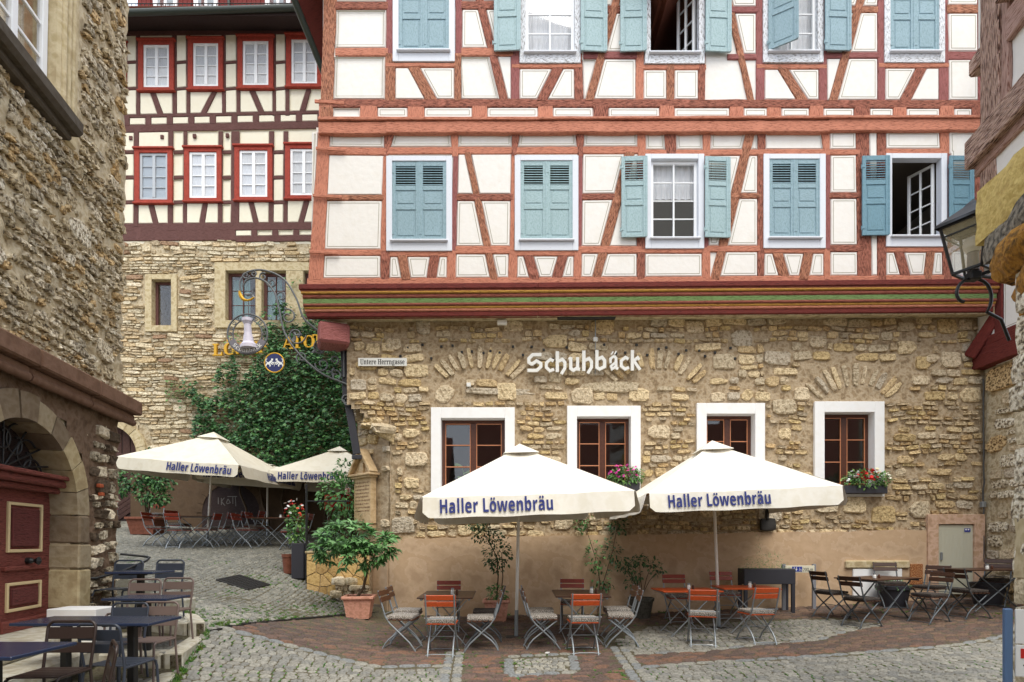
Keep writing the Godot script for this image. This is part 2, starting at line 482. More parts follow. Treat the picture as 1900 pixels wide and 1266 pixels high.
# ---------------------------------------------------------------- the lie of the land (x, distance) -> height
const GX := [0, 0, 3.6, 3, 6, 8.9, 7, 8.5, -2.5, 0, 4, -2.9, -2, -3.5, -4.2, -3.71, -3.75, -5, -5.4, -5.5, -6.6, -8.6, -10.9, -13, -6, -4.5, -3.9, -6.2, 0, -5, 6, -5, 0, 11]
const GD := [9.8, 6.5, 10.5, 6.5, 7, 12, 10, 8, 12, 12, 12, 11.3, 8, 6.5, 8, 10.08, 6.8, 8.95, 10.5, 12.5, 15.3, 15, 17.5, 19.5, 19, 15, 13, 8.5, 0, 3, 2, 6.5, 16, 9]
const GW := [0.00143813, 0.00400036, -0.00491888, 6.7574e-05, 0.000580251, 0.00272859, -0.00220643, -0.00145366, -0.0226809, 0.00728245, 0.00585144, 0.00365575, -0.00520691, -0.0259216, 0.00850342, -0.00977344, 0.0308592, 0.0151708, -0.00890564, 0.00451719, -0.00274549, -0.00331141, -0.00190603, 0.00145492, 0.00134538, 0.0142117, 0.00761743, 0.00246862, 0.00164633, 0.000361744, 5.39036e-05, -0.0158115, -0.00949017, 0.000516881, -0.0307208, 0.0696924, -2.31095]

func hgt(x: float, d: float) -> float:
	x = clampf(x, -14.0, 11.0)
	d = clampf(d, 0.5, 20.5)
	var s: float = GW[34] * x + GW[35] * d + GW[36]
	for i in 34:
		var r2: float = (x - GX[i]) ** 2 + (d - GD[i]) ** 2
		if r2 > 1e-9: s += GW[i] * r2 * log(r2)
	return s

func G(x: float, d: float, up := 0.0) -> Vector3:
	return Vector3(x, hgt(x, d) + up, -d)

func slope_basis(x: float, d: float, ang: float) -> Basis:
	var e := 0.15
	var dx := Vector3(2 * e, hgt(x + e, d) - hgt(x - e, d), 0)
	var dz := Vector3(0, hgt(x, d - e) - hgt(x, d + e), 2 * e)
	var n := dz.cross(dx).normalized()
	var f := Vector3(cos(ang), 0, sin(ang))
	f = (f - n * f.dot(n)).normalized()
	return Basis(f, n, f.cross(n))

func ground_sheet(x0: float, x1: float, d0: float, d1: float, nx: int, nd: int) -> ArrayMesh:
	var b := mb()
	for j in nd + 1:
		for i in nx + 1:
			var x := lerpf(x0, x1, float(i) / nx)
			var d := lerpf(d0, d1, float(j) / nd)
			var e := 0.1
			var nn := Vector3(hgt(x - e, d) - hgt(x + e, d), 2 * e, hgt(x, d + e) - hgt(x, d - e)).normalized()
			b.vert(G(x, d), nn, Vector2(x, d))
	for j in nd:
		for i in nx:
			var a := j * (nx + 1) + i
			b.t3(a, a + 1, a + nx + 2)
			b.t3(a, a + nx + 2, a + nx + 1)
	return b.mesh()

func paver_mesh(round_: float, seed_: int) -> ArrayMesh:
	# a unit stone, x and z within +-0.5, top at y = 1, with a worn rounded rim
	var r := RandomNumberGenerator.new()
	r.seed = seed_
	var b := MB.new()
	var k := 8
	var rings := [[1.0, -0.6], [1.0, 0.45], [0.92, 0.85], [0.74, 1.0]]
	var pts := []
	var rad := []
	for s in k:
		var an := TAU * (s + 0.5) / k
		var c := Vector2(cos(an), sin(an))
		var m := pow(pow(absf(c.x), 6.0) + pow(absf(c.y), 6.0), 1.0 / 6.0)
		rad.append(c / m * 0.5 * (1.0 - round_ * r.randf()))
	for g in rings:
		var row := []
		for s in k:
			var q: Vector2 = rad[s] * g[0]
			row.append(Vector3(q.x, g[1] + r.randf_range(-0.08, 0.08) * (1.0 if g[1] > 0 else 0.0), q.y))
		pts.append(row)
	for g in rings.size():
		for s in k:
			var q: Vector2 = rad[s]
			var up: float = [0.0, 0.45, 1.1, 4.0][g]
			b.vert(pts[g][s], Vector3(q.x * 2, up, q.y * 2).normalized(), Vector2(q.x, q.y))
	var c := b.vert(Vector3(0, 1.02 + r.randf_range(-0.1, 0.1), 0), Vector3.UP)
	for g in rings.size() - 1:
		for s in k:
			var a := g * k + s
			var a2 := g * k + (s + 1) % k
			b.t3(a, a + k, a2); b.t3(a2, a + k, a2 + k)
	for s in k: b.t3(3 * k + s, c, 3 * k + (s + 1) % k)
	return b.mesh()

var pavers := []
var moss_from := []
func lay(parent: Node3D, called: String, rest_called: String, spots: Array, mats: Array, tints: Array, rest_mat: Material, limit := 300) -> void:
	# spots: [x, d, angle, length, width, height]; the ones that show largest become pieces of their own, the rest one mass
	spots.sort_custom(func(p, q): return p[3] * p[4] / (p[1] * p[1] * p[1]) > q[3] * q[4] / (q[1] * q[1] * q[1]))
	var rest := []
	for i in spots.size():
		var s: Array = spots[i]
		var bs := slope_basis(s[0], s[1], s[2])
		bs = bs * Basis.from_euler(Vector3(R(-0.03, 0.03), R(-0.03, 0.03), R(-0.03, 0.03)))
		var xf := Transform3D(bs * Basis.from_scale(Vector3(s[3], s[5], s[4])), G(s[0], s[1], R(-0.004, 0.003)))
		if i < limit:
			obj(called, pavers[rng.randi() % pavers.size()], mats[rng.randi() % mats.size()], parent, xf)
		else:
			rest.append(xf)
	if rest.is_empty(): return
	for half in 2:
		var mm := MultiMesh.new()
		mm.transform_format = MultiMesh.TRANSFORM_3D
		mm.use_colors = true
		mm.mesh = pavers[half]
		var mine := range(rest.size()).filter(func(k): return k % 2 == half)
		mm.instance_count = mine.size()
		for k in mine.size():
			mm.set_instance_transform(k, rest[mine[k]])
			mm.set_instance_color(k, tints[rng.randi() % tints.size()] * R(0.88, 1.1))
		var mi := MultiMeshInstance3D.new()
		mi.multimesh = mm
		mi.material_override = rest_mat
		mi.name = rest_called
		mi.set_meta("kind", "stuff")
		parent.add_child(mi, true)

func in_view(x: float, d: float) -> bool:
	var q := 1090.0 / d
	return absf(x * q) < 1010.0 and (EYE - hgt(x, d)) * q < 330.0

func V2s(a: Array) -> PackedVector2Array:
	var o := PackedVector2Array()
	for p in a: o.append(Vector2(p[0], p[1]))
	return o

func bond(poly: PackedVector2Array, ang: float, l: float, w: float, gap: float, out: Array, keep_off: Array = [], jit := 0.12) -> void:
	# running bond within a polygon of (x, d)
	var lo := Vector2(1e9, 1e9); var hi := -lo
	var rot := Vector2(cos(ang), sin(ang))
	for p in poly:
		var q := Vector2(p.dot(rot), p.dot(Vector2(-rot.y, rot.x)))
		lo = lo.min(q); hi = hi.max(q)
	var y := lo.y
	var row := 0
	while y < hi.y:
		var ww := w * R(0.92, 1.08)
		var x := lo.x - R(0, 1) * l
		while x < hi.x:
			var ll := l * R(1.0 - 2 * jit, 1.0 + 2 * jit)
			var q := Vector2(x + ll * 0.5, y + ww * 0.5)
			var p := rot * q.x + Vector2(-rot.y, rot.x) * q.y
			if Geometry2D.is_point_in_polygon(p, poly) and in_view(p.x, p.y):
				var ok := true
				for k in keep_off:
					if Geometry2D.is_point_in_polygon(p, k): ok = false
				if ok: out.append([p.x, p.y, -ang, ll - gap, ww - gap, 0.018 * R(0.7, 1.2)])
			x += ll
		y += ww
		row += 1

func edge_row(path: Array, l: float, w: float, out: Array) -> void:
	for i in path.size() - 1:
		var a := Vector2(path[i][0], path[i][1]); var b := Vector2(path[i + 1][0], path[i + 1][1])
		var n := maxi(1, roundi(a.distance_to(b) / l))
		var dir := (b - a).normalized()
		for k in n:
			var p := a.lerp(b, (k + 0.5) / n)
			if in_view(p.x, p.y): out.append([p.x, p.y, -dir.angle(), a.distance_to(b) / n - 0.012, w, 0.02])

func build_ground() -> void:
	struct("ground", ground_sheet(-40, 40, -30, 45, 80, 75), M.joint)
	for i in 6: pavers.append(paver_mesh(0.10 + 0.05 * (i % 3), 40 + i))
	var drain := [[-4.2, 8.0], [-3.98, 8.86], [-3.73, 9.92], [-3.29, 10.87], [-2.71, 11.8]]
	var border := [[-4.16, 8.34], [-3.38, 8.17], [-2.68, 7.93], [-2.04, 7.64], [-1.67, 7.47], [-1.24, 7.59], [-0.84, 7.6]]
	var brick_a := V2s([[-4.14, 8.44], [-3.38, 8.27], [-2.68, 8.03], [-2.04, 7.74], [-1.67, 7.57], [-0.92, 7.7], [-0.92, 8.53], [-0.72, 8.54], [-0.6, 6.4], [1.36, 6.4], [1.5, 8.95], [1.3, 9.5], [2.3, 10.75], [4.0, 11.05], [6.0, 10.85], [6.45, 10.25], [7.5, 10.0], [9.6, 10.2], [9.9, 12.3], [-2.65, 12.2], [-2.68, 11.75], [-3.25, 10.83], [-3.69, 9.9], [-3.94, 8.85]])
	var brick_b := V2s([[1.73, 8.3], [2.67, 8.45], [3.79, 8.92], [4.84, 9.18], [5.56, 9.72], [6.45, 10.19], [7.5, 10.0], [9.6, 10.2], [9.6, 9.9], [8.03, 9.3], [7.45, 9.1], [6.44, 8.68], [5.24, 8.43], [3.91, 8.14], [2.67, 7.87], [1.66, 7.55]])
	var inset_a := V2s([[-0.12, 8.26], [0.92, 8.47], [0.85, 7.14], [-0.1, 6.9]])
	var grey_c := V2s([[1.72, 8.8], [1.66, 9.41], [2.43, 10.58], [3.99, 10.87], [5.91, 10.74], [6.4, 10.22], [5.56, 9.86], [4.84, 9.34], [3.79, 9.08], [2.67, 8.6], [1.75, 8.42]])
	var strip_a := [[-0.83, 8.55], [-0.68, 6.3]]
	var strip_b := [[1.61, 8.9], [1.47, 6.3]]
	var fore_l := V2s([[-4.2, 8.24], [-3.38, 8.07], [-2.68, 7.83], [-2.04, 7.53], [-1.67, 7.36], [-0.79, 7.48], [-0.76, 6.2], [-3.6, 6.0], [-3.78, 6.7], [-4.16, 7.9]])
	var fore_r := V2s([[1.6, 7.36], [2.67, 7.68], [3.91, 7.95], [5.24, 8.24], [6.44, 8.49], [7.45, 8.91], [9.6, 9.75], [9.6, 5.0], [1.5, 5.0]])
	# grey setts of the street
	var grey := thing("sett_pavement", "", "", Vector3.ZERO)
	tag(grey, "grey stone setts paving the street before the inn", "", "", "structure")
	var sp := []
	bond(fore_l, 0.12, 0.13, 0.122, 0.009, sp)
	bond(fore_r, 0.1, 0.135, 0.128, 0.009, sp)
	bond(grey_c, 0.12, 0.13, 0.122, 0.009, sp)
	lay(grey, "sett", "small_setts", sp, [M.sett_a, M.sett_b, M.sett_c], [Color(0.30, 0.295, 0.275), Color(0.35, 0.345, 0.32), Color(0.26, 0.262, 0.255)], M.sett_m)
	moss_from = sp.duplicate()
	# long grey stones that border the brick areas
	var rim := thing("border_pavement", "", "", Vector3.ZERO)
	tag(rim, "rows of long grey stones bordering the brick paving", "", "", "structure")
	sp = []
	edge_row(border, 0.26, 0.13, sp)
	edge_row([[1.73, 8.35], [2.67, 8.52], [3.79, 9.0], [4.84, 9.26], [5.56, 9.8], [6.42, 10.2]], 0.3, 0.12, sp)
	edge_row([[1.64, 7.46], [2.67, 7.78], [3.91, 8.05], [5.24, 8.34], [6.44, 8.59], [7.45, 9.01], [8.03, 9.21], [9.4, 9.8]], 0.3, 0.12, sp)
	for o in [-0.07, 0.07]:
		edge_row([[-0.83 + o, 8.55], [-0.68 + o, 6.3]], 0.2, 0.13, sp)
		edge_row([[1.61 + o, 8.9], [1.47 + o, 6.3]], 0.2, 0.13, sp)
	edge_row([[-0.06, 8.2], [0.86, 8.4]], 0.2, 0.14, sp)
	edge_row([[-0.04, 6.98], [0.8, 7.2]], 0.2, 0.14, sp)
	edge_row([[-0.05, 8.06], [-0.03, 7.05]], 0.2, 0.14, sp)
	edge_row([[0.85, 8.26], [0.79, 7.3]], 0.2, 0.14, sp)
	lay(rim, "border_stone", "small_border_stones", sp, [M.sett_a, M.sett_d], [Color(0.2, 0.2, 0.2)], M.sett_m, 150)
	sp = []
	bond(V2s([[0.04, 8.0], [0.76, 8.15], [0.7, 7.26], [0.05, 7.1]]), 0.15, 0.085, 0.08, 0.014, sp)
	lay(rim, "small_sett", "small_setts", sp, [M.sett_b, M.sett_c], [Color(0.2, 0.2, 0.2)], M.sett_m, 150)
	# red-brown brick pavers
	var red := thing("brick_pavement", "", "", Vector3.ZERO)
	tag(red, "red brown brick pavers in front of the plastered wall", "", "", "structure")
	sp = []
	bond(brick_a, 0.08, 0.2, 0.1, 0.01, sp, [inset_a, V2s([[-0.98, 8.6], [-0.66, 8.6], [-0.5, 6.2], [-0.8, 6.2]]), V2s([[1.42, 8.95], [1.76, 8.95], [1.64, 6.2], [1.32, 6.2]])], 0.05)
	bond(brick_b, 0.12, 0.2, 0.1, 0.01, sp, [], 0.05)
	lay(red, "paver", "small_pavers", sp, [M.brick_a, M.brick_b, M.brick_c], [Color(0.16, 0.10, 0.082), Color(0.13, 0.09, 0.076), Color(0.2, 0.13, 0.095), Color(0.12, 0.088, 0.08)], M.brick_m)
	# fan-laid cobbles of the alley
	var al := thing("cobbled_alley", "", "", Vector3.ZERO)
	tag(al, "small grey cobbles laid in fans up the alley", "", "", "structure")
	sp = []
	var alley := V2s([[-4.25, 8.0], [-4.03, 8.88], [-3.78, 9.95], [-3.34, 10.9], [-2.75, 11.85], [-2.9, 12.6], [-4.2, 13.2], [-3.6, 14.0], [-3.4, 19.5], [-15.5, 20.5], [-13.5, 15.0], [-6.2, 10.2], [-6.0, 9.2], [-5.3, 9.05], [-5.05, 8.95], [-4.55, 8.4]])
	var cw := 1.45
	var rr := cw / (2.0 * sin(0.82))
	for k in range(-12, 2):
		for j in 140:
			var cx := k * cw + 0.3
			var cd := 7.0 + j * 0.098 + (0.05 if k % 2 else 0.0)
			var n := 16
			for i in n:
				var a := lerpf(-0.8, 0.8, (i + R(0.35, 0.65)) / n)
				var x := cx + rr * sin(a)
				var d := cd + rr * cos(a)
				if Geometry2D.is_point_in_polygon(Vector2(x, d), alley) and in_view(x, d):
					sp.append([x, d, a, 0.098 * R(0.82, 0.98), 0.088 * R(0.85, 1.0), 0.017 * R(0.6, 1.3)])
	lay(al, "cobble", "small_cobbles", sp, [M.sett_a, M.sett_b, M.sett_c], [Color(0.25, 0.25, 0.225), Color(0.3, 0.295, 0.265), Color(0.21, 0.212, 0.195)], M.sett_m, 220)
	# the drain channel between street and alley
	var dr := thing("drain_channel", "narrow dark slotted drain channel between brick paving and cobbled alley", "drain")
	for i in drain.size() - 1:
		var b := mb()
		var p := G(drain[i][0], drain[i][1], 0.012); var q := G(drain[i + 1][0], drain[i + 1][1], 0.012)
		var n := int(p.distance_to(q) / 0.05)
		for s in [-0.05, 0.05]:
			var side: Vector3 = (q - p).cross(Vector3.UP).normalized() * s
			b.bar(p + side, q + side, 0.02, 0.02)
		for k in n:
			var c := p.lerp(q, (k + 0.5) / n)
			var side := (q - p).cross(Vector3.UP).normalized() * 0.05
			b.bar(c - side, c + side, 0.02, 0.012)
		obj("grating", b.mesh(), M.iron, dr)
	# manhole
	var mh := thing("manhole_cover", "dark rectangular iron manhole cover among the alley cobbles", "manhole cover", G(-5.33, 11.65, 0.02))
	mh.basis = slope_basis(-5.33, 11.65, 0.35)
	obj("frame", box_mesh(Vector3(0.8, 0.03, 0.6), 0.006), M.iron, mh)
	for i in 2:
		var b := mb()
		for k in 8:
			for l in 5: b.box(Vector3(-0.165 + k * 0.047, 0.02, -0.22 + l * 0.11), Vector3(0.03, 0.012, 0.08), 0.003)
		obj("cover_plate", b.mesh(), M.iron, mh, at(Vector3(-0.19 + 0.38 * i, 0, 0)))
	build_moss(alley, fore_l, fore_r, brick_a, grey_c)

func build_moss(alley: PackedVector2Array, fore_l: PackedVector2Array, fore_r: PackedVector2Array, brick_a: PackedVector2Array, grey_c: PackedVector2Array) -> void:
	# moss and grass that grow in the joints
	var b := MB.new()
	for i in 9:
		var a := TAU * i / 9.0 + 0.3
		var dir := Vector3(cos(a), 0, sin(a))
		var side: Vector3 = dir.cross(Vector3.UP) * 0.16
		var root := dir * 0.12
		var tip := dir * (0.5 + 0.12 * (i % 3)) + Vector3.UP * (0.55 + 0.3 * (i % 2))
		b.tri(root - side, root + side, tip)
	for i in 6:
		var a := TAU * i / 6.0
		var a2 := TAU * (i + 1) / 6.0
		b.tri(Vector3(0, 0.35, 0), Vector3(cos(a2), 0, sin(a2)) * 0.5, Vector3(cos(a), 0, sin(a)) * 0.5)
	var clump := b.mesh()
	var patch := FastNoiseLite.new()
	patch.seed = 77
	patch.frequency = 0.8
	var where: Array[Transform3D] = []
	var areas := [[alley, 2600, 0.05], [brick_a, 800, 0.02]]
	for ar in areas:
		var poly: PackedVector2Array = ar[0]
		var lo := Vector2(1e9, 1e9); var hi := -lo
		for p in poly: lo = lo.min(p); hi = hi.max(p)
		var tries := 0
		var got := 0
		while got < ar[1] and tries < 30000:
			tries += 1
			var p := Vector2(R(lo.x, hi.x), R(lo.y, hi.y))
			if not in_view(p.x, p.y) or not Geometry2D.is_point_in_polygon(p, poly): continue
			if poly == alley and p.y > 13.0: continue
			var want: float = patch.get_noise_2d(p.x, p.y) * 0.9 + ar[2]
			if poly == alley:
				want += 0.45 * exp(-(p - Vector2(-3.7, 11.2)).length_squared() / 1.3) + 0.4 * exp(-(p - Vector2(-4.4, 8.9)).length_squared() / 0.5)
				want -= 0.12
			if want < R(0.0, 0.35): continue
			got += 1
			var s := R(0.02, 0.042)
			where.append(Transform3D(slope_basis(p.x, p.y, R(0, TAU)) * Basis.from_scale(Vector3(s * R(1, 2.2), s * R(0.35, 0.9), s)), G(p.x, p.y, 0.008)))
	for q in moss_from:
		if patch.get_noise_2d(q[0] * 1.5, q[1] * 1.5) + 0.12 < R(0.0, 0.55): continue
		for e in [-1, 1]:
			var s := R(0.014, 0.026)
			var x: float = q[0] + e * (q[3] * 0.5 + 0.005)
			where.append(Transform3D(slope_basis(x, q[1], R(-0.2, 0.2)) * Basis.from_scale(Vector3(s, s * R(0.4, 0.8), q[4] * R(0.3, 0.6))), G(x, q[1] + R(-0.03, 0.03), 0.008)))
	for path in [[[-4.28, 8.1], [-4.04, 8.9], [-3.8, 10.0], [-2.9, 11.7]], [[-3.62, 6.2], [-3.74, 6.7], [-4.08, 7.85], [-4.5, 8.45], [-5.0, 8.95]], [[-4.2, 12.0], [-3.3, 11.6]], [[-2.6, 11.85], [2, 11.9], [5, 11.95]]]:
		for i in path.size() - 1:
			for k in (18 if path[0][0] < -3.0 and path[0][1] > 7.0 else 45):
				var p := Vector2(path[i][0], path[i][1]).lerp(Vector2(path[i + 1][0], path[i + 1][1]), R(0, 1)) + Vector2(R(-0.05, 0.05), R(-0.05, 0.05))
				var s := R(0.03, 0.07)
				where.append(Transform3D(Basis(Vector3.UP, R(0, TAU)) * Basis.from_scale(Vector3(s, s * R(0.6, 1.3), s)), G(p.x, p.y, 0.006)))
	var mm := MultiMesh.new()
	mm.transform_format = MultiMesh.TRANSFORM_3D
	mm.use_colors = true
	mm.mesh = clump
	mm.instance_count = where.size()
	for i in where.size():
		mm.set_instance_transform(i, where[i])
		mm.set_instance_color(i, Color(R(0.06, 0.13), R(0.14, 0.23), R(0.02, 0.05)))
	var mi := MultiMeshInstance3D.new()
	mi.multimesh = mm
	mi.material_override = M.moss
	mi.name = "moss"
	add_child(mi)
	tag(mi, "green moss and grass growing in the paving joints", "moss", "", "stuff")
# ---------------------------------------------------------------- rubble masonry
var stones := []

func smooth(b: MB) -> void:
	for i in b.n.size(): b.n[i] = Vector3.ZERO
	for i in range(0, b.ix.size(), 3):
		var p := b.v[b.ix[i]]; var q := b.v[b.ix[i + 1]]; var r := b.v[b.ix[i + 2]]
		var nn := (r - p).cross(q - p)
		for k in 3: b.n[b.ix[i + k]] += nn
	for i in b.n.size(): b.n[i] = b.n[i].normalized()

func facets(b: MB) -> MB:
	# the same shape with every face flat, as broken stone is
	var o := MB.new()
	for i in range(0, b.ix.size(), 3): o.tri(b.v[b.ix[i]], b.v[b.ix[i + 2]], b.v[b.ix[i + 1]])
	return o

func stone_mesh(seed_: int, square: float) -> ArrayMesh:
	# a unit stone within +-0.5 in x and y: irregular outline, broken flat face towards +z at about 1
	var r := RandomNumberGenerator.new()
	r.seed = seed_
	var b := MB.new()
	var outline := []
	for s in 4:
		# broken corners, bellied or nicked edges
		var c: Vector2 = [Vector2(0.5, -0.5), Vector2(0.5, 0.5), Vector2(-0.5, 0.5), Vector2(-0.5, -0.5)][s] * Vector2(r.randf_range(0.86, 1.04), r.randf_range(0.84, 1.04))
		var e: Vector2 = [Vector2(-0.5, -0.5), Vector2(0.5, -0.5), Vector2(0.5, 0.5), Vector2(-0.5, 0.5)][s]
		var f: Vector2 = [Vector2(0.5, 0.5), Vector2(-0.5, 0.5), Vector2(-0.5, -0.5), Vector2(0.5, -0.5)][s]
		var cut := square * r.randf_range(0.4, 1.5)
		outline.append(c.lerp(e, cut)); outline.append(c.lerp(f, cut * r.randf_range(0.5, 1.4)))
		if s != seed_ % 4: outline.append(c.lerp(f, 0.5) * r.randf_range(0.92, 1.06))
	var k := outline.size()
	var z := [[1.0, -0.6], [0.975, 0.6], [0.88, 0.95]]
	var tilt := Vector2(r.randf_range(-0.5, 0.5), r.randf_range(-0.7, 0.3))
	for g in z.size():
		for s in k:
			var q: Vector2 = outline[s] * (z[g][0] * (1.0 if g < 2 else r.randf_range(0.82, 1.08)))
			b.vert(Vector3(q.x, q.y, z[g][1] + (r.randf_range(-0.25, 0.2) + tilt.dot(q) if g > 0 else 0.0)), Vector3.BACK, q)
	var c := b.vert(Vector3(r.randf_range(-0.2, 0.2), r.randf_range(-0.2, 0.2), r.randf_range(0.8, 1.1)), Vector3.BACK)
	for g in z.size() - 1:
		for s in k:
			var a := g * k + s
			var a2 := g * k + (s + 1) % k
			b.t3(a, a2, a + k); b.t3(a2, a2 + k, a + k)
	for s in k: b.t3(2 * k + s, 2 * k + (s + 1) % k, c)
	return facets(b).mesh()

func spandrel(c: Vector2, r: float, z0: float, z1: float) -> ArrayMesh:
	# what is left of a square opening's upper corners beside a round arch
	var disc := PackedVector2Array()
	for i in 40: disc.append(c + Vector2.from_angle(TAU * i / 40.0) * r * 1.01)
	var b := mb()
	for q in Geometry2D.clip_polygons(rect(c.x - r, c.y, c.x + r, c.y + r), disc): b.prism(q, z0, z1)
	return b.mesh()

func overlap(a: Rect2, list: Array) -> Rect2:
	for q in list:
		if a.intersects(q): return q
	return Rect2()

func inside_all(c: Vector2, w: float, h: float, poly: PackedVector2Array, holes: Array) -> bool:
	for s in [Vector2(-0.38, -0.38), Vector2(0.38, -0.38), Vector2(0.38, 0.38), Vector2(-0.38, 0.38), Vector2.ZERO]:
		var p: Vector2 = c + s * Vector2(w, h)
		if not Geometry2D.is_point_in_polygon(p, poly): return false
		for k in holes:
			if Geometry2D.is_point_in_polygon(p, k): return false
	return true

func rubble(parent: Node3D, xf: Transform3D, poly: PackedVector2Array, holes: Array, o: Dictionary) -> void:
	# roughly coursed stones over a wall; o: h (course heights), asp (length to height), gap, deep, skip, mats, tints, rest, limit, wave, big, fixed
	if stones.is_empty():
		for i in 16: stones.append(stone_mesh(300 + i, 0.1 + 0.03 * (i % 5)))
	var lo := Vector2(1e9, 1e9); var hi := -lo
	for p in poly: lo = lo.min(p); hi = hi.max(p)
	var wave := FastNoiseLite.new()
	wave.seed = int(o.get("seed", 5))
	wave.frequency = 0.55
	var amp: float = o.get("wave", 0.08)
	var h0: float = o.h[0]; var h1: float = o.h[1]
	var gap: float = o.get("gap", 0.02)
	var put := []
	var blocks := []
	for f in o.get("fixed", []): put.append(f)
	for i in int(o.get("big", 0)):
		var hh := R(h1 * 0.95, h1 * 1.9)
		var ww := hh * R(1.0, 1.9)
		var c := Vector2(R(lo.x, hi.x), R(lo.y, hi.y))
		var rc := Rect2(c - Vector2(ww, hh) * 0.5, Vector2(ww, hh))
		if overlap(rc, blocks).has_area() or not inside_all(c, ww, hh, poly, holes): continue
		blocks.append(rc)
		put.append([c.x, c.y, ww - gap, hh - gap, R(-0.04, 0.04)])
	var v := lo.y
	while v < hi.y:
		var hh: float = lerpf(h0, h1, pow(rng.randf(), 1.4))
		var u := lo.x - R(0, h1 * 2)
		while u < hi.x:
			var ww := hh * R(o.asp[0], o.asp[1])
			var c0 := Vector2(u + ww * 0.5, v + hh * 0.5)
			u += ww
			var dv := amp * wave.get_noise_2d(c0.x, c0.y)
			var c := c0 + Vector2(0.0, dv)
			var hs := hh * R(0.78, 1.12)
			var ws := ww
			var hit := overlap(Rect2(c - Vector2(ws, hs) * 0.5, Vector2(ws, hs)), blocks)
			if hit.has_area():
				var l := hit.position.x - (c.x - ws * 0.5)
				var r := c.x + ws * 0.5 - hit.end.x
				if maxf(l, r) < hs * 0.7: continue
				if l > r: c.x = c.x - ws * 0.5 + l * 0.5; ws = l
				else: c.x = c.x + ws * 0.5 - r * 0.5; ws = r
			if rng.randf() < o.get("skip", 0.06): continue
			if not inside_all(c, ws, hs, poly, holes): continue
			var sl := amp * (wave.get_noise_2d(c0.x + 0.2, c0.y) - wave.get_noise_2d(c0.x - 0.2, c0.y)) / 0.4
			put.append([c.x, c.y, ws - gap, hs - gap, sl + R(-0.09, 0.09)])
		v += hh
	var eye := Vector3(0, EYE, 0)
	var base := parent.global_transform * xf
	for s in put:
		var wp := base * Vector3(s[0], s[1], 0)
		var seen := absf(wp.x * 1090.0 / maxf(-wp.z, 0.1)) < 1000.0 and (wp.y - EYE) * 1090.0 / maxf(-wp.z, 0.1) < 1040.0
		s.append(s[2] * s[3] / eye.distance_squared_to(wp) * (1.0 if seen else 0.01))
	put.sort_custom(func(p, q): return p[-1] > q[-1])
	var rest := []
	var limit: int = o.get("limit", 300)
	var mats: Array = o.mats
	for i in put.size():
		var s: Array = put[i]
		var deep: float = o.get("deep", 0.04) * R(0.6, 1.3)
		var sx := 1.0 if rng.randf() < 0.5 else -1.0
		var t := xf * Transform3D(Basis(Vector3.BACK, s[4]) * Basis(Vector3.UP, R(-0.05, 0.05)) * Basis.from_scale(Vector3(s[2], s[3], deep)) * Basis(Vector3.BACK, 0.0 if sx > 0 else PI), Vector3(s[0], s[1], 0))
		if i < limit: obj("stone", stones[rng.randi() % 16], mats[mini(rng.randi() % mats.size(), mats.size() - 1)], parent, t)
		else: rest.append(t)
	if rest.is_empty(): return
	for half in 3:
		var mine := range(half, rest.size(), 3)
		if mine.is_empty(): continue
		var mm := MultiMesh.new()
		mm.transform_format = MultiMesh.TRANSFORM_3D
		mm.use_colors = true
		mm.mesh = stones[half * 5]
		mm.instance_count = mine.size()
		for k in mine.size():
			mm.set_instance_transform(k, rest[mine[k]])
			mm.set_instance_color(k, o.tints[rng.randi() % o.tints.size()] * R(0.85, 1.12))
		var mi := MultiMeshInstance3D.new()
		mi.multimesh = mm
		mi.material_override = o.rest
		mi.name = "small_stones"
		mi.set_meta("kind", "stuff")
		parent.add_child(mi, true)

func wall_holes(x0: float, x1: float, y0: float, y1: float, z0: float, z1: float, holes: Array) -> ArrayMesh:
	# a wall with openings (left to right: x0, y0, x1, y1)
	var b := mb()
	var x := x0
	var add := func(ax: float, ay: float, bx: float, by: float) -> void:
		if bx - ax > 0.001 and by - ay > 0.001: b.box(Vector3((ax + bx) / 2, (ay + by) / 2, (z0 + z1) / 2), Vector3(bx - ax, by - ay, z1 - z0))
	for h in holes:
		add.call(x, y0, h[0], y1)
		add.call(h[0], y0, h[2], h[1])
		add.call(h[0], h[3], h[2], y1)
		x = h[2]
	add.call(x, y0, x1, y1)
	return b.mesh()

func rough_sheet(x0: float, x1: float, y0: float, y1: float, step: float, amp: float, freq: float, holes: Array = [], poly := PackedVector2Array()) -> ArrayMesh:
	# an uneven rendered surface in x-y, bulging towards +z
	var ns := FastNoiseLite.new()
	ns.seed = rng.randi() % 9999
	ns.frequency = freq
	ns.fractal_octaves = 4
	var b := mb()
	var nx := maxi(1, roundi((x1 - x0) / step)); var ny := maxi(1, roundi((y1 - y0) / step))
	for j in ny + 1:
		for i in nx + 1:
			var p := Vector2(lerpf(x0, x1, float(i) / nx), lerpf(y0, y1, float(j) / ny))
			b.vert(Vector3(p.x, p.y, amp * ns.get_noise_2d(p.x, p.y)), Vector3.BACK, p)
	for j in ny:
		for i in nx:
			var a := j * (nx + 1) + i
			var c := Vector2(lerpf(x0, x1, (i + 0.5) / nx), lerpf(y0, y1, (j + 0.5) / ny))
			var ok := poly.is_empty() or Geometry2D.is_point_in_polygon(c, poly)
			for h in holes:
				if h[0] < c.x and c.x < h[2] and h[1] < c.y and c.y < h[3]: ok = false
			if not ok: continue
			b.t3(a, a + 1, a + nx + 2); b.t3(a, a + nx + 2, a + nx + 1)
	smooth(b)
	return b.mesh()

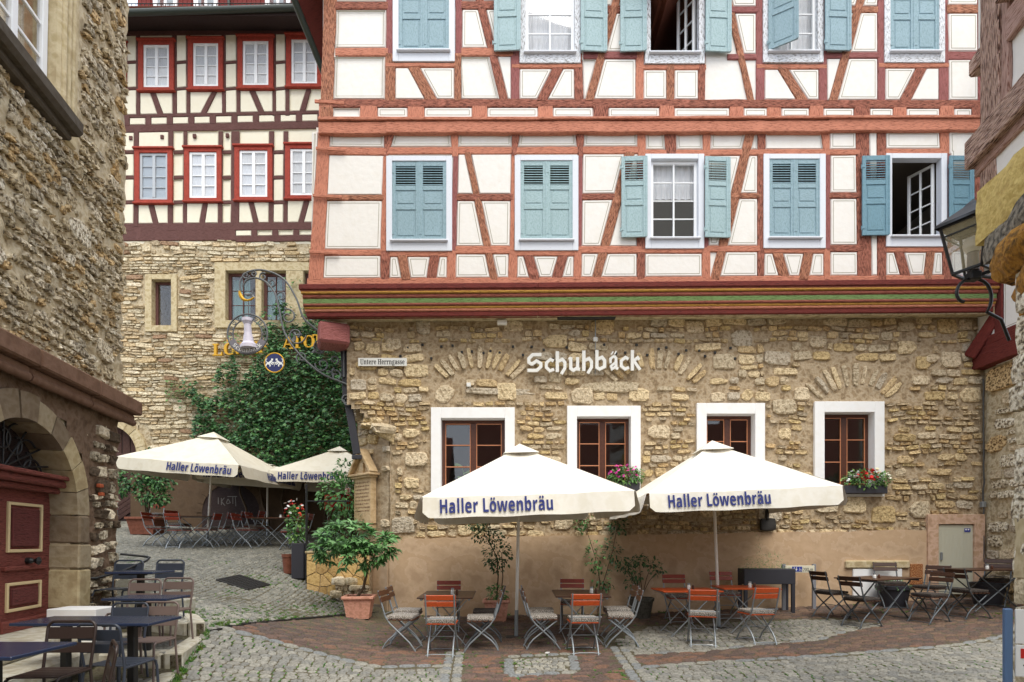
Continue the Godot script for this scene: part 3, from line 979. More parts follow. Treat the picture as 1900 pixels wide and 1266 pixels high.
func ring(o: Array, i: Array, z0: float, z1: float) -> ArrayMesh:
	# a rectangular frame: outer and inner rectangle as x0, y0, x1, y1
	var b := mb()
	var zc := (z0 + z1) / 2
	var dz := z1 - z0
	b.box(Vector3((o[0] + i[0]) / 2, (o[1] + o[3]) / 2, zc), Vector3(i[0] - o[0], o[3] - o[1], dz), 0.006)
	b.box(Vector3((o[2] + i[2]) / 2, (o[1] + o[3]) / 2, zc), Vector3(o[2] - i[2], o[3] - o[1], dz), 0.006)
	b.box(Vector3((i[0] + i[2]) / 2, (o[3] + i[3]) / 2, zc), Vector3(i[2] - i[0], o[3] - i[3], dz - 0.004), 0.006)
	b.box(Vector3((i[0] + i[2]) / 2, (o[1] + i[1]) / 2, zc), Vector3(i[2] - i[0], i[1] - o[1], dz - 0.004), 0.006)
	return b.mesh()

# ---------------------------------------------------------------- windows
func casement(parent: Node3D, called: String, xf: Transform3D, w: float, h: float, cols: int, rows: int, m: Material, bar := 0.05, mid := 0.08, thin := 0.022, g := "pane") -> MeshInstance3D:
	# a window with its lower edge at the origin: frame, mullion, glazing bars and panes
	var b := mb()
	b.box(Vector3(-w / 2 + bar / 2, h / 2, 0), Vector3(bar, h, 0.06), 0.006)
	b.box(Vector3(w / 2 - bar / 2, h / 2, 0), Vector3(bar, h, 0.06), 0.006)
	b.box(Vector3(0, bar / 2, 0), Vector3(w - bar * 2, bar, 0.056), 0.006)
	b.box(Vector3(0, h - bar / 2, 0), Vector3(w - bar * 2, bar, 0.056), 0.006)
	var win := obj(called, null, m, parent, xf)
	var iw := w - 2 * bar
	var ih := h - 2 * bar
	if cols == 2: b.box(Vector3(0, h / 2, 0.004), Vector3(mid, ih, 0.064), 0.008)
	for j in range(1, rows):
		for c in cols:
			var x := 0.0 if cols == 1 else (-1 if c == 0 else 1) * (iw / 4 + mid / 8 + 0.005)
			b.box(Vector3(x, bar + ih * j / rows, 0), Vector3(iw if cols == 1 else iw / 2 - mid / 2, thin, 0.03), 0.004)
	win.mesh = b.mesh()
	for j in rows:
		for c in cols:
			var pw := iw if cols == 1 else iw / 2 - mid / 2
			var x := 0.0 if cols == 1 else (-1 if c == 0 else 1) * (mid / 2 + pw / 2)
			obj("pane", box_mesh(Vector3(pw + 0.006, ih / rows - 0.004, 0.004)), M[g], win, at(Vector3(x, bar + ih * (j + 0.5) / rows, -0.004)))
	return win

func shutter(parent: Node3D, xf: Transform3D, w: float, h: float, m: Material) -> MeshInstance3D:
	# a leaf hung at its lower left corner: louvres above, two raised panels below
	var b := mb()
	var st := 0.07
	var q := [0.0, 0.045, 0.39, 0.45, 0.635, 0.695, 0.94, 1.0]
	b.box(Vector3(st / 2, h / 2, 0), Vector3(st, h, 0.036), 0.005)
	b.box(Vector3(w - st / 2, h / 2, 0), Vector3(st, h, 0.036), 0.005)
	for i in range(0, 8, 2):
		b.box(Vector3(w / 2, h * (q[i] + q[i + 1]) / 2, 0), Vector3(w - 2 * st, h * (q[i + 1] - q[i]), 0.033), 0.005)
	b.box(Vector3(w - 0.004, h / 2, 0.019), Vector3(0.035, h - 0.02, 0.012), 0.003)
	var leaf := obj("shutter", b.mesh(), m, parent, xf)
	for i in [1, 3]:
		var y0: float = h * q[i]; var y1: float = h * q[i + 1]
		var p := mb()
		p.box(Vector3(w / 2, (y0 + y1) / 2, -0.004), Vector3(w - 2 * st + 0.004, y1 - y0 + 0.004, 0.012))
		p.box(Vector3(w / 2, (y0 + y1) / 2, 0.004), Vector3(w - 2 * st - 0.07, y1 - y0 - 0.07, 0.014), 0.008)
		obj("panel", p.mesh(), m, leaf)
	var n := 8
	for i in n:
		var y: float = h * lerpf(q[5], q[6], (i + 0.5) / n)
		obj("slat", slat_mesh(w - 2 * st + 0.004), m, leaf, Transform3D(Basis(Vector3.RIGHT, -0.8), Vector3(w / 2, y, 0)))
	for y in [0.09, 0.86]:
		var p := mb()
		p.box(Vector3(0.01, h * y, 0.022), Vector3(0.07, 0.035, 0.008), 0.002)
		p.tube([Vector3(-0.02, h * y - 0.04, 0.02), Vector3(-0.02, h * y + 0.04, 0.02)], 0.01, 6)
		obj("hinge", p.mesh(), m, leaf)
	return leaf

var slat_cache := {}
func slat_mesh(w: float) -> ArrayMesh:
	var key := snappedf(w, 0.01)
	if not slat_cache.has(key): slat_cache[key] = box_mesh(Vector3(w, 0.047, 0.009), 0.002)
	return slat_cache[key]

# ---------------------------------------------------------------- timber
func beam(parent: Node3D, q: Array, z: float, deep: float, m: Material, called := "beam") -> void:
	# q: four corners (left start, right start, right end, left end along the timber's run); hewn edges, chamfered arrises
	var b := mb()
	var a: Vector2 = q[0]; var bb: Vector2 = q[1]; var c: Vector2 = q[2]; var d: Vector2 = q[3]
	var lng := ((d - a).length() + (c - bb).length()) * 0.5
	var wid := (bb - a).length()
	var n := clampi(int(lng / 0.28), 2, 30)
	var prev := []
	z += R(-0.004, 0.004)
	var jl := 0.0
	var jr := 0.0
	for i in n + 1:
		var t := float(i) / n
		jl = R(-1, 1) * minf(0.007, wid * 0.06) * (0.0 if i == 0 or i == n else 1.0)
		jr = R(-1, 1) * minf(0.007, wid * 0.06) * (0.0 if i == 0 or i == n else 1.0)
		var l := a.lerp(d, t); var r := bb.lerp(c, t)
		var e := (r - l).normalized()
		l += e * jl; r -= e * jr
		var w := l.distance_to(r)
		var bv := minf(0.012, w * 0.15)
		var zz := z + R(-0.003, 0.003)
		var row := [Vector3(l.x, l.y, z - deep), Vector3(l.x, l.y, zz - bv), Vector3(l.x + e.x * bv, l.y + e.y * bv, zz), Vector3(r.x - e.x * bv, r.y - e.y * bv, zz), Vector3(r.x, r.y, zz - bv), Vector3(r.x, r.y, z - deep)]
		var us := [-deep, -bv, 0.0, w, w + bv, w + deep]
		if i > 0:
			for k in 5:
				var u0 := lng * (i - 1) / n; var u1 := lng * t
				b.quad_uv(prev[k], row[k], row[k + 1], prev[k + 1], Vector2(u0, us[k]) + b.off, Vector2(u1, us[k]) + b.off, Vector2(u1, us[k + 1]) + b.off, Vector2(u0, us[k + 1]) + b.off)
		prev = row
	# end grain
	for e in 2:
		var l: Vector2 = a if e == 0 else d; var r: Vector2 = bb if e == 0 else c
		b.quad(Vector3(l.x, l.y, z - deep), Vector3(l.x, l.y, z - 0.008), Vector3(r.x, r.y, z - 0.008), Vector3(r.x, r.y, z - deep))
	# normals face outwards whatever way round the corners were given
	if (bb - a).cross(d - a) < 0:
		for i in range(0, b.ix.size(), 3):
			var s := b.ix[i]; b.ix[i] = b.ix[i + 1]; b.ix[i + 1] = s
	else:
		for i in b.n.size(): b.n[i] = -b.n[i]
		for i in range(0, b.ix.size(), 3):
			var s := b.ix[i]; b.ix[i] = b.ix[i + 1]; b.ix[i + 1] = s
	fix_normals(b)
	obj(called, b.mesh(), m, parent)

func fix_normals(b: MB) -> void:
	# make each face's normal agree with the front of the wall (+z) or point away from the timber's middle
	var mid := Vector3.ZERO
	for p in b.v: mid += p
	mid /= maxf(b.v.size(), 1)
	for i in range(0, b.ix.size(), 3):
		var p := b.v[b.ix[i]]; var q := b.v[b.ix[i + 1]]; var r := b.v[b.ix[i + 2]]
		var nn := (r - p).cross(q - p).normalized()
		var good := nn.z > 0.3 if absf(nn.z) > 0.3 else nn.dot((p + q + r) / 3.0 - mid) > 0
		if not good:
			var s := b.ix[i + 1]; b.ix[i + 1] = b.ix[i + 2]; b.ix[i + 2] = s
			nn = -nn
		for k in 3: b.n[b.ix[i + k]] = nn

func panels(parent: Node3D, area: PackedVector2Array, cuts: Array, z: float, m: Material, line: Material, pad := 0.0) -> void:
	# the plaster fields left between timbers, each a piece with a soft rim and a painted line
	var polys := [area]
	for c in cuts:
		var next := []
		for p in polys: cut_out(p, c, next, 0)
		polys = next
	# fields that were divided only to keep them simple are joined again
	var i := 0
	while i < polys.size():
		var j := i + 1
		while j < polys.size():
			var u := Geometry2D.merge_polygons(polys[i], polys[j])
			if u.size() == 1 and absf(area2(u[0]) - area2(polys[i]) - area2(polys[j])) < 0.001:
				polys[i] = u[0]
				polys.remove_at(j)
				j = i
			j += 1
		i += 1
	for p in polys:
		var q := PackedVector2Array()
		for n in p.size():
			if p[n].distance_to(p[(n + 1) % p.size()]) > 0.012: q.append(p[n])
		if q.size() < 3 or area2(q) < 0.006: continue
		var inner := inset(q, 0.022)
		if inner.is_empty(): continue
		var b := mb()
		var k := q.size()
		b.prism(inner, z - 0.02, z)
		for n in k:
			var a := q[n]; var c := q[(n + 1) % k]; var d := inner[(n + 1) % k]; var e := inner[n]
			b.quad(Vector3(a.x, a.y, z - 0.03), Vector3(c.x, c.y, z - 0.03), Vector3(d.x, d.y, z), Vector3(e.x, e.y, z))
		var pan := obj("plaster_panel", b.mesh(), m, parent)
		if line == null: continue
		var l0 := inset(q, 0.05); var l1 := inset(q, 0.061)
		if l0.is_empty() or l1.is_empty(): continue
		var s := mb()
		for n in k:
			var a := l0[n]; var c := l0[(n + 1) % k]; var d := l1[(n + 1) % k]; var e := l1[n]
			s.quad(Vector3(a.x, a.y, z + 0.002), Vector3(c.x, c.y, z + 0.002), Vector3(d.x, d.y, z + 0.002), Vector3(e.x, e.y, z + 0.002))
		obj("painted_line", s.mesh(), line, pan)

func cut_out(p: PackedVector2Array, c: PackedVector2Array, out: Array, depth: int) -> void:
	# p without c; where c would leave a hole, p is first divided through it
	var got := Geometry2D.clip_polygons(p, c)
	for q in got:
		if Geometry2D.is_polygon_clockwise(q) and depth < 4:
			var x := 0.0
			for v in c: x += v.x / c.size()
			for half in [rect(-99, -99, x, 99), rect(x, -99, 99, 99)]:
				for h in Geometry2D.intersect_polygons(p, half): cut_out(h, c, out, depth + 1)
			return
	for q in got:
		if area2(q) > 0.0005: out.append(q)
# ---------------------------------------------------------------- the inn
# Elevations are drawn on survey sheets: one sheet unit is k metres, the sheet's zero lies at (950, 1005), eye height.
func el(k: float, x: float, y: float) -> Vector2:
	return Vector2((x - 950.0) * k, EYE + (1005.0 - y) * k)

func strut(k: float, x0: float, x1: float, y0: float, x2: float, x3: float, y1: float) -> Array:
	# an upright or slanting timber: its top edge x0-x1 at y0, its foot x2-x3 at y1
	return [el(k, x0, y0), el(k, x1, y0), el(k, x3, y1), el(k, x2, y1)]

func rail(k: float, x0: float, x1: float, y0: float, y1: float, fall := 0.0) -> Array:
	return [el(k, x0, y1), el(k, x0, y0), el(k, x1, y0 + fall), el(k, x1, y1 + fall)]

func pv(a: Array) -> PackedVector2Array:
	return PackedVector2Array(a)

func build_inn() -> void:
	var inn := thing("half_timbered_inn", "large half timbered inn with pale blue shutters above a rubble stone ground floor", "house", Vector3(0, 0, -12))
	var k1 := 11.6 / 1090.0
	var k2 := 11.55 / 1090.0
	var T: Array = [M.timber, M.timber, M.timber_worn, M.timber_mix]
	# ---- shell: rooms behind the windows stay dark by themselves
	obj("side_wall", box_mesh(Vector3(0.3, 9.6, 7.7), 0, Vector3(-3.6, 10.95, -3.5)), M.plaster, inn)
	obj("side_wall", box_mesh(Vector3(0.3, 13.6, 7.7), 0, Vector3(9.95, 6.9, -3.5)), M.plaster, inn)
	obj("rear_wall", box_mesh(Vector3(13.8, 14.0, 0.3), 0, Vector3(3.0, 7.0, -7.2)), M.room, inn)
	obj("alley_wall", box_mesh(Vector3(0.5, 6.4, 6.2), 0, Vector3(-3.15, 3.1, -4.0)), M.mortar, inn)
	obj("alley_wall", box_mesh(Vector3(0.45, 6.2, 0.8), 0, Vector3(-2.68, 3.0, -0.9)), M.mortar, inn)
	obj("floor_slab", box_mesh(Vector3(13.0, 0.2, 7.0), 0, Vector3(3.2, 0.2, -3.6)), M.room, inn)
	for y in [6.35, 9.55, 13.6]: obj("floor_slab", box_mesh(Vector3(13.3, 0.2, 7.4), 0, Vector3(3.2, y, -3.46)), M.room, inn)
	# ---- upper storeys
	var s1 := [[717, 291, 839, 467, 0], [955, 290, 1073, 466, 0], [1197, 287, 1306, 462.5, 1], [1416, 287, 1531, 462, 0], [1643, 286, 1756, 459, 2]]
	var s2 := [[729, -66, 844, 116, 0], [964, -66, 1077, 119, 3], [1196, -66, 1307, 120, 4], [1415, -66, 1527, 118, 5], [1640, -66, 1752, 118, 0]]
	var h1 := []; var h2 := []
	var c1 := []; var c2 := []
	for w in s1:
		var a := el(k1, w[0], w[3]); var b := el(k1, w[2], w[1])
		h1.append([a.x + 0.03, a.y + 0.03, b.x - 0.03, b.y - 0.03])
		c1.append(rect(a.x, a.y, b.x, b.y))
	for w in s2:
		var a := el(k2, w[0], w[3]); var b := el(k2, w[2], w[1])
		h2.append([a.x + 0.03, a.y + 0.03, b.x - 0.03, b.y - 0.03])
		c2.append(rect(a.x, a.y, b.x, b.y))
	var tl := el(k1, 586, 235); var br := el(k1, 1826, 530)
	obj("front_wall", wall_holes(tl.x, br.x, br.y, tl.y, 0.24, 0.375, h1), M.plaster, inn)
	tl = el(k2, 604, -160); br = el(k2, 1822, 225)
	obj("front_wall", wall_holes(tl.x, br.x, br.y, tl.y, 0.29, 0.425, h2), M.plaster, inn)
	# timbers of the first upper storey
	var t1 := []
	t1.append([strut(k1, 591, 612, 243, 572, 599, 519), 2])
	for s in [[713, 732, 245, 712, 719, 291], [711, 719, 291, 706, 716, 467], [706, 724, 466, 706, 722, 519], [836, 850, 245, 839, 850, 291], [841, 850, 291, 836, 846, 467], [830, 846, 466, 829, 845, 519], [950, 965, 246, 949, 957, 291], [949, 956, 291, 946, 954, 466], [944, 960, 465, 943, 959, 519], [1068, 1084, 246, 1072, 1082, 291], [1073, 1081, 291, 1069, 1079, 466], [1065, 1079, 465, 1064, 1078, 519], [1183, 1198, 246, 1184, 1198, 291], [1182, 1197, 291, 1182, 1197, 519], [1233, 1254, 246, 1236, 1256, 288], [1304, 1319, 246, 1305, 1318, 290], [1306, 1315, 290, 1306, 1315, 462], [1303, 1318, 460, 1303, 1318, 519], [1406, 1421, 245, 1406, 1418, 519], [1524, 1540, 244, 1530, 1540, 290], [1532, 1541, 288, 1531, 1541, 462], [1529, 1541, 460, 1529, 1541, 519], [1589, 1613, 243, 1592, 1618, 519], [1628, 1644, 243, 1629, 1645, 519], [1744, 1761, 243, 1746, 1762, 286], [1755, 1764, 286, 1755, 1766, 460], [1749, 1766, 459, 1750, 1766, 519], [1809, 1826, 243, 1811, 1827, 519]]:
		t1.append([strut(k1, s[0], s[1], s[2], s[3], s[4], s[5]), 0 if s[1] - s[0] > 11 else 3])
	for s in [[862, 873, 283, 910, 924, 519], [1160, 1178, 283, 1098, 1114, 519], [1385, 1402, 244, 1318, 1335, 519], [737, 755, 474, 745, 762, 519], [798, 816, 474, 791, 809, 519], [971, 989, 474, 983, 1002, 519], [1036, 1054, 474, 1023, 1042, 519], [1434, 1453, 470, 1448, 1467, 519], [1492, 1509, 470, 1482, 1500, 519], [1660, 1678, 468, 1674, 1692, 519], [1720, 1735, 468, 1714, 1729, 519]]:
		t1.append([strut(k1, s[0], s[1], s[2], s[3], s[4], s[5]), 1])
	for s in [[608, 716, 273, 287, 1], [716, 1186, 273, 286, -1], [1186, 1420, 278, 289, -1], [1416, 1536, 277, 287, 0], [1536, 1596, 277, 287, 0], [1640, 1760, 276, 286, 0], [600, 712, 362, 372, 0], [842, 952, 360, 372, 0], [1074, 1140, 360, 371, -1], [1350, 1412, 359, 368, 0], [1538, 1594, 358, 368, 0], [1800, 1815, 358, 366, 0], [594, 710, 463, 474, 0], [708, 838, 466, 476, 0], [834, 948, 457, 471, 0], [948, 1072, 465, 475, 0], [1068, 1190, 457, 470, 0], [1190, 1312, 462, 470, 0], [1312, 1410, 456, 467, 0], [1412, 1534, 461, 470, 0], [1534, 1600, 455, 467, 0], [1640, 1756, 459, 468, 0], [1756, 1815, 456, 466, 0]]:
		t1.append([rail(k1, s[0], s[1], s[2], s[3], s[4]), 4 if s[2] > 300 and s[2] < 400 else 0])
	t1.append([rail(k1, 570, 1000, 517, 532, -2), 2])
	t1.append([rail(k1, 1000, 1836, 515, 530, -5), 2])
	# timbers of the second upper storey
	var t2 := []
	t2.append([strut(k2, 605, 629, -150, 594, 617, 218), 1])
	for s in [[718, 731, -150, 716, 730, 100], [715, 733, 100, 714, 733, 187], [844, 858, -150, 845, 857, 100], [843, 856, 100, 843, 855, 187], [950, 964, -150, 948, 964, 187], [1066, 1080, 100, 1066, 1083, 187], [1180, 1195, -150, 1180, 1194, 187], [1237, 1252, 118, 1237, 1251, 187], [1296, 1309, 100, 1296, 1308, 187], [1404, 1418, -150, 1403, 1419, 187], [1520, 1534, -150, 1520, 1535, 187], [1629, 1642, -150, 1629, 1643, 187], [1744, 1758, -150, 1743, 1761, 187], [1814, 1824, -150, 1816, 1826, 215]]:
		t2.append([strut(k2, s[0], s[1], s[2], s[3], s[4], s[5]), 1 if s[2] > 0 else 3])
	for s in [[847, 861, -150, 928, 943, 187], [1177, 1190, -150, 1086, 1101, 187], [1312, 1324, -150, 1388, 1400, 187], [1632, 1645, -150, 1539, 1554, 187], [756, 777, 123, 790, 812, 187], [1026, 1046, 125, 995, 1014, 187], [1442, 1461, 125, 1480, 1501, 187], [1702, 1722, 123, 1669, 1690, 187]]:
		t2.append([strut(k2, s[0], s[1], s[2], s[3], s[4], s[5]), 1])
	for s in [[622, 720, 89, 104, 0], [622, 720, 3, 17, 0], [856, 952, 89, 104, 0], [856, 952, 2, 17, 0], [1082, 1182, 96, 109, 0], [1082, 1182, 10, 24, 0], [1350, 1406, 100, 110, 0], [1350, 1406, 12, 24, 0], [1532, 1632, 97, 108, 0], [1532, 1632, 11, 23, 0], [1756, 1822, 95, 110, 0], [1756, 1822, 9, 24, 0], [715, 846, 117, 125, 0], [950, 1080, 119, 127, 0], [1184, 1310, 120, 129, 0], [1404, 1534, 119, 128, 0], [1630, 1760, 117, 126, 0]]:
		t2.append([rail(k2, s[0], s[1], s[2], s[3], s[4]), 4 if s[2] < 115 else 0])
	t2.append([rail(k2, 592, 1100, 184, 199, 0), 1])
	t2.append([rail(k2, 1100, 1826, 184, 199, 2), 1])
	# joist heads between the storeys
	for s in [[592, 614], [668, 700], [756, 787], [876, 904], [998, 1026], [1101, 1129], [1224, 1251], [1354, 1380], [1424, 1450], [1502, 1528], [1585, 1614], [1658, 1682], [1744, 1771], [1804, 1826]]:
		t2.append([strut(k2, s[0], s[1], 197, s[0], s[1], 219), 0])
	var pick := [[M.timber, M.timber, M.timber_mix], [M.timber_worn, M.timber_worn, M.timber_mix], [M.timber], [M.timber_red, M.timber_red, M.timber], [M.timber_red, M.timber, M.timber_mix, M.timber_worn]]
	for lot in [[t1, 0.4, 0.405, c1], [t2, 0.45, 0.455, c2]]:
		for t in lot[0]:
			var ms: Array = pick[t[1]]
			beam(inn, t[0], lot[1] + 0.012, 0.06, ms[rng.randi() % ms.size()])
			lot[3].append(pv(t[0]))
	var a := el(k1, 578, 519); var b := el(k1, 1827, 244)
	panels(inn, rect(a.x, a.y, b.x, b.y), c1, 0.405, M.plaster, M.line)
	a = el(k2, 600, 219); b = el(k2, 1825, -148)
	panels(inn, rect(a.x, a.y, b.x, b.y), c2, 0.455, M.plaster, M.line)
	# iron straps on the corner post, nail heads
	for s in [[588, 642, 276, 282], [582, 636, 363, 369], [586, 640, 189, 196], [576, 630, 467, 473]]:
		beam(inn, rail(k1, s[0], s[1], s[2], s[3], 3), 0.475, 0.02, M.timber, "strap")
	# the ledge and string beam between the storeys
	var kb := 11.5 / 1090.0
	for s in [[590, 1000, 217, 223, 0, 0.52], [1000, 1828, 217, 222, -3, 0.52], [590, 716, 224, 246, 0, 0.485], [716, 1540, 224, 245, -2, 0.485], [1540, 1828, 220, 241, -1, 0.485]]:
		beam(inn, rail(kb, s[0], s[1], s[2], s[3], s[4]), s[5], 0.3, M.timber, "string_beam")
	# ---- windows and shutters of both storeys
	for lot in [[s1, k1, 0.4, 0], [s2, k2, 0.45, 1]]:
		for w in lot[0]: inn_window(inn, lot[1], w, lot[2], lot[3])
	# ---- painted cornice under the jetty
	var kc := 11.5 / 1090.0
	for s in [[531, 541, 557, 0.60, "timber_dark", 0], [540, 545, 560, 0.575, "moulding_brown", 1], [544, 548.5, 561, 0.585, "moulding_yellow", 1], [548, 556, 563, 0.56, "moulding_brown", 1], [556, 566, 563, 0.54, "moulding_green", 0], [565, 570, 564, 0.555, "moulding_brown", 1], [570, 574.5, 565, 0.53, "moulding_yellow", 1], [574, 579, 566, 0.515, "timber", 1], [579, 588, 568, 0.49, "timber_dark", 0]]:
		for half in 2:
			var x0: float = s[2] if half == 0 else 998.0
			var x1: float = 998.0 if half == 0 else 1850.0 - (s[0] - 531.0) * 0.1
			var y0: float = s[0] - (3.0 if half == 1 else 0.0)
			var fall: float = -3.0 if half == 0 else -7.0
			var p := el(kc, x0, y0); var q := el(kc, x1, y0 + fall)
			var p2 := el(kc, x0, s[1] - (3.0 if half == 1 else 0.0)); var q2 := el(kc, x1, s[1] - (3.0 if half == 1 else 0.0) + fall)
			var m2 := mb()
			if s[5] == 1:
				var r := (p.y - p2.y) * 0.56
				m2.tube([Vector3(p.x, (p.y + p2.y) / 2, s[3] - r), Vector3(q.x, (q.y + q2.y) / 2, s[3] - r)], r, 10)
				m2.bar(Vector3(p.x + 0.01, (p.y + p2.y) / 2, s[3] - 0.1), Vector3(q.x, (q.y + q2.y) / 2, s[3] - 0.1), 0.12, (p.y - p2.y) * 0.98)
			else:
				m2.bar(Vector3(p.x, (p.y + p2.y) / 2, s[3] - 0.07), Vector3(q.x, (q.y + q2.y) / 2, s[3] - 0.07), 0.14, p.y - p2.y, 0.012)
			obj("cornice_moulding", m2.mesh(), M[s[4]], inn)
	# sloped soffit
	var sf := mb()
	sf.quad(Vector3(-3.85, 6.0, 0.44), Vector3(-3.6, 6.1, -0.1), Vector3(9.8, 6.2, -0.1), Vector3(9.8, 6.08, 0.44))
	sf.quad(Vector3(-3.85, 6.4, 0.44), Vector3(-3.85, 6.0, 0.44), Vector3(9.8, 6.08, 0.44), Vector3(9.8, 6.48, 0.44))
	obj("soffit", sf.mesh(), M.soffit, inn)
	# corner console and the brace at the far right
	var co := mb()
	co.box(Vector3(-3.62, 5.74, 0.1), Vector3(0.6, 0.42, 0.62), 0.05, Basis(Vector3.UP, 0.35))
	obj("corner_console", co.mesh(), M.timber_red, inn)
	co = mb()
	co.bar(Vector3(9.35, 5.35, 0.02), Vector3(9.62, 6.1, 0.42), 0.2, 0.22, 0.02)
	obj("brace", co.mesh(), M.timber_dark, inn)
	# ---- eaves along the alley, and the gable's roof
	var ev := mb()
	ev.quad(Vector3(-4.3, 12.35, 0.9), Vector3(-4.3, 12.35, -7), Vector3(-3.5, 12.75, -7), Vector3(-3.5, 12.75, 0.9))
	obj("eaves_board", ev.mesh(), M.timber_dark, inn)
	ev = mb()
	ev.tube([Vector3(-4.33, 12.38, 0.95), Vector3(-4.33, 12.38, -7)], 0.075, 10)
	obj("gutter", ev.mesh(), M.gutter, inn)
	for sd in [-1, 1]:
		var rf := mb()
		var x0: float = 3.0 + sd * 7.4
		rf.bar(Vector3((x0 + 3.0) / 2, 16.6, 0.9), Vector3((x0 + 3.0) / 2, 16.6, -7.4), 11.2, 0.2, 0.0, Vector3(-sd * 0.75, 0.66, 0))
		obj("roof", rf.mesh(), M.roof_tile, inn)
	inn_ground_floor(inn)

func inn_window(inn: Node3D, k: float, w: Array, z: float, upper: int) -> void:
	var a := el(k, w[0], w[3]); var b := el(k, w[2], w[1])
	var bw := 0.115
	obj("window_frame", ring([a.x, a.y, b.x, b.y], [a.x + bw, a.y + 0.17, b.x - bw, b.y - 0.1], z - 0.12, z + 0.035), M.frame_peel if upper == 1 and w[0] > 800 else M.frame_white, inn)
	var sill := mb()
	sill.box(Vector3((a.x + b.x) / 2, a.y + 0.19, z + 0.03), Vector3(b.x - a.x - 0.16, 0.035, 0.13), 0.008)
	obj("window_sill", sill.mesh(), M.frame_white, inn)
	var x0 := a.x + bw; var x1 := b.x - bw
	var y0 := a.y + 0.21; var y1 := b.y - 0.1
	var wd := x1 - x0; var ht := y1 - y0
	var kind: int = w[4]
	var leaf := wd / 2 - 0.003
	var mid := (x0 + x1) / 2
	var flip := Basis(Vector3.UP, PI)
	var ms := [M.shutter, M.shutter_pale, M.shutter, M.shutter_deep]
	if kind == 0:
		var m: Material = ms[rng.randi() % 3] if upper == 0 else M.shutter
		shutter(inn, at(Vector3(x0, y0, z + 0.0)), leaf, ht, m)
		var l2 := shutter(inn, Transform3D(Basis.from_scale(Vector3(1, 1, 1)), Vector3(mid + 0.003, y0, z + 0.001)), leaf, ht, m)
		return
	# opened leaves lie flat against the timbers
	var zo := z + 0.075
	var ml: Material = M.shutter_pale if kind in [1, 3, 4] else M.shutter_deep
	var mr: Material = M.shutter_pale if kind in [1, 3, 4] else (M.shutter_deep if kind == 2 else M.shutter)
	if kind == 5:
		shutter(inn, Transform3D(Basis(Vector3.UP, -0.55), Vector3(x0 - 0.02, y0, z + 0.05)), leaf + 0.05, ht, M.shutter)
	else:
		shutter(inn, Transform3D(Basis(Vector3.UP, R(-0.06, -0.02)), Vector3(a.x - leaf - 0.02, y0 - 0.02, zo)), leaf + 0.03, ht + 0.03, ml)
	var wr := (leaf + 0.03) * (0.92 if kind == 2 else 1.0)
	shutter(inn, Transform3D(Basis(Vector3.UP, R(0.02, 0.06)), Vector3(b.x - 0.005, y0 - 0.02, zo + 0.012)), wr, ht + 0.03, mr)
	# the window itself
	if kind in [1, 3, 5]:
		var win := casement(inn, "window", at(Vector3(mid, y0, z - 0.08)), wd, ht, 2, 4 if kind != 1 else 4, M.sash_white, 0.06, 0.03, 0.022)
		var cb := mb()
		var top := ht if kind != 1 else ht
		var low := 0.0 if kind != 1 else ht * 0.56
		var n := 24
		for i in n:
			var u0 := -wd / 2 + wd * i / n; var u1 := -wd / 2 + wd * (i + 1) / n
			var d0 := 0.012 * sin(i * 1.9); var d1 := 0.012 * sin((i + 1) * 1.9)
			cb.quad(Vector3(u0, low, -0.1 + d0), Vector3(u1, low, -0.1 + d1), Vector3(u1, top, -0.1 + d1), Vector3(u0, top, -0.1 + d0))
		obj("curtain", cb.mesh(), M.curtain, win)
	else:
		# one sash stands open into the dark room
		casement(inn, "window_sash", Transform3D(Basis(Vector3.UP, -1.08), Vector3(x1 - 0.14, y0, z - 0.36)), wd * 0.5, ht, 2, 4, M.sash_white, 0.045, 0.022, 0.022)

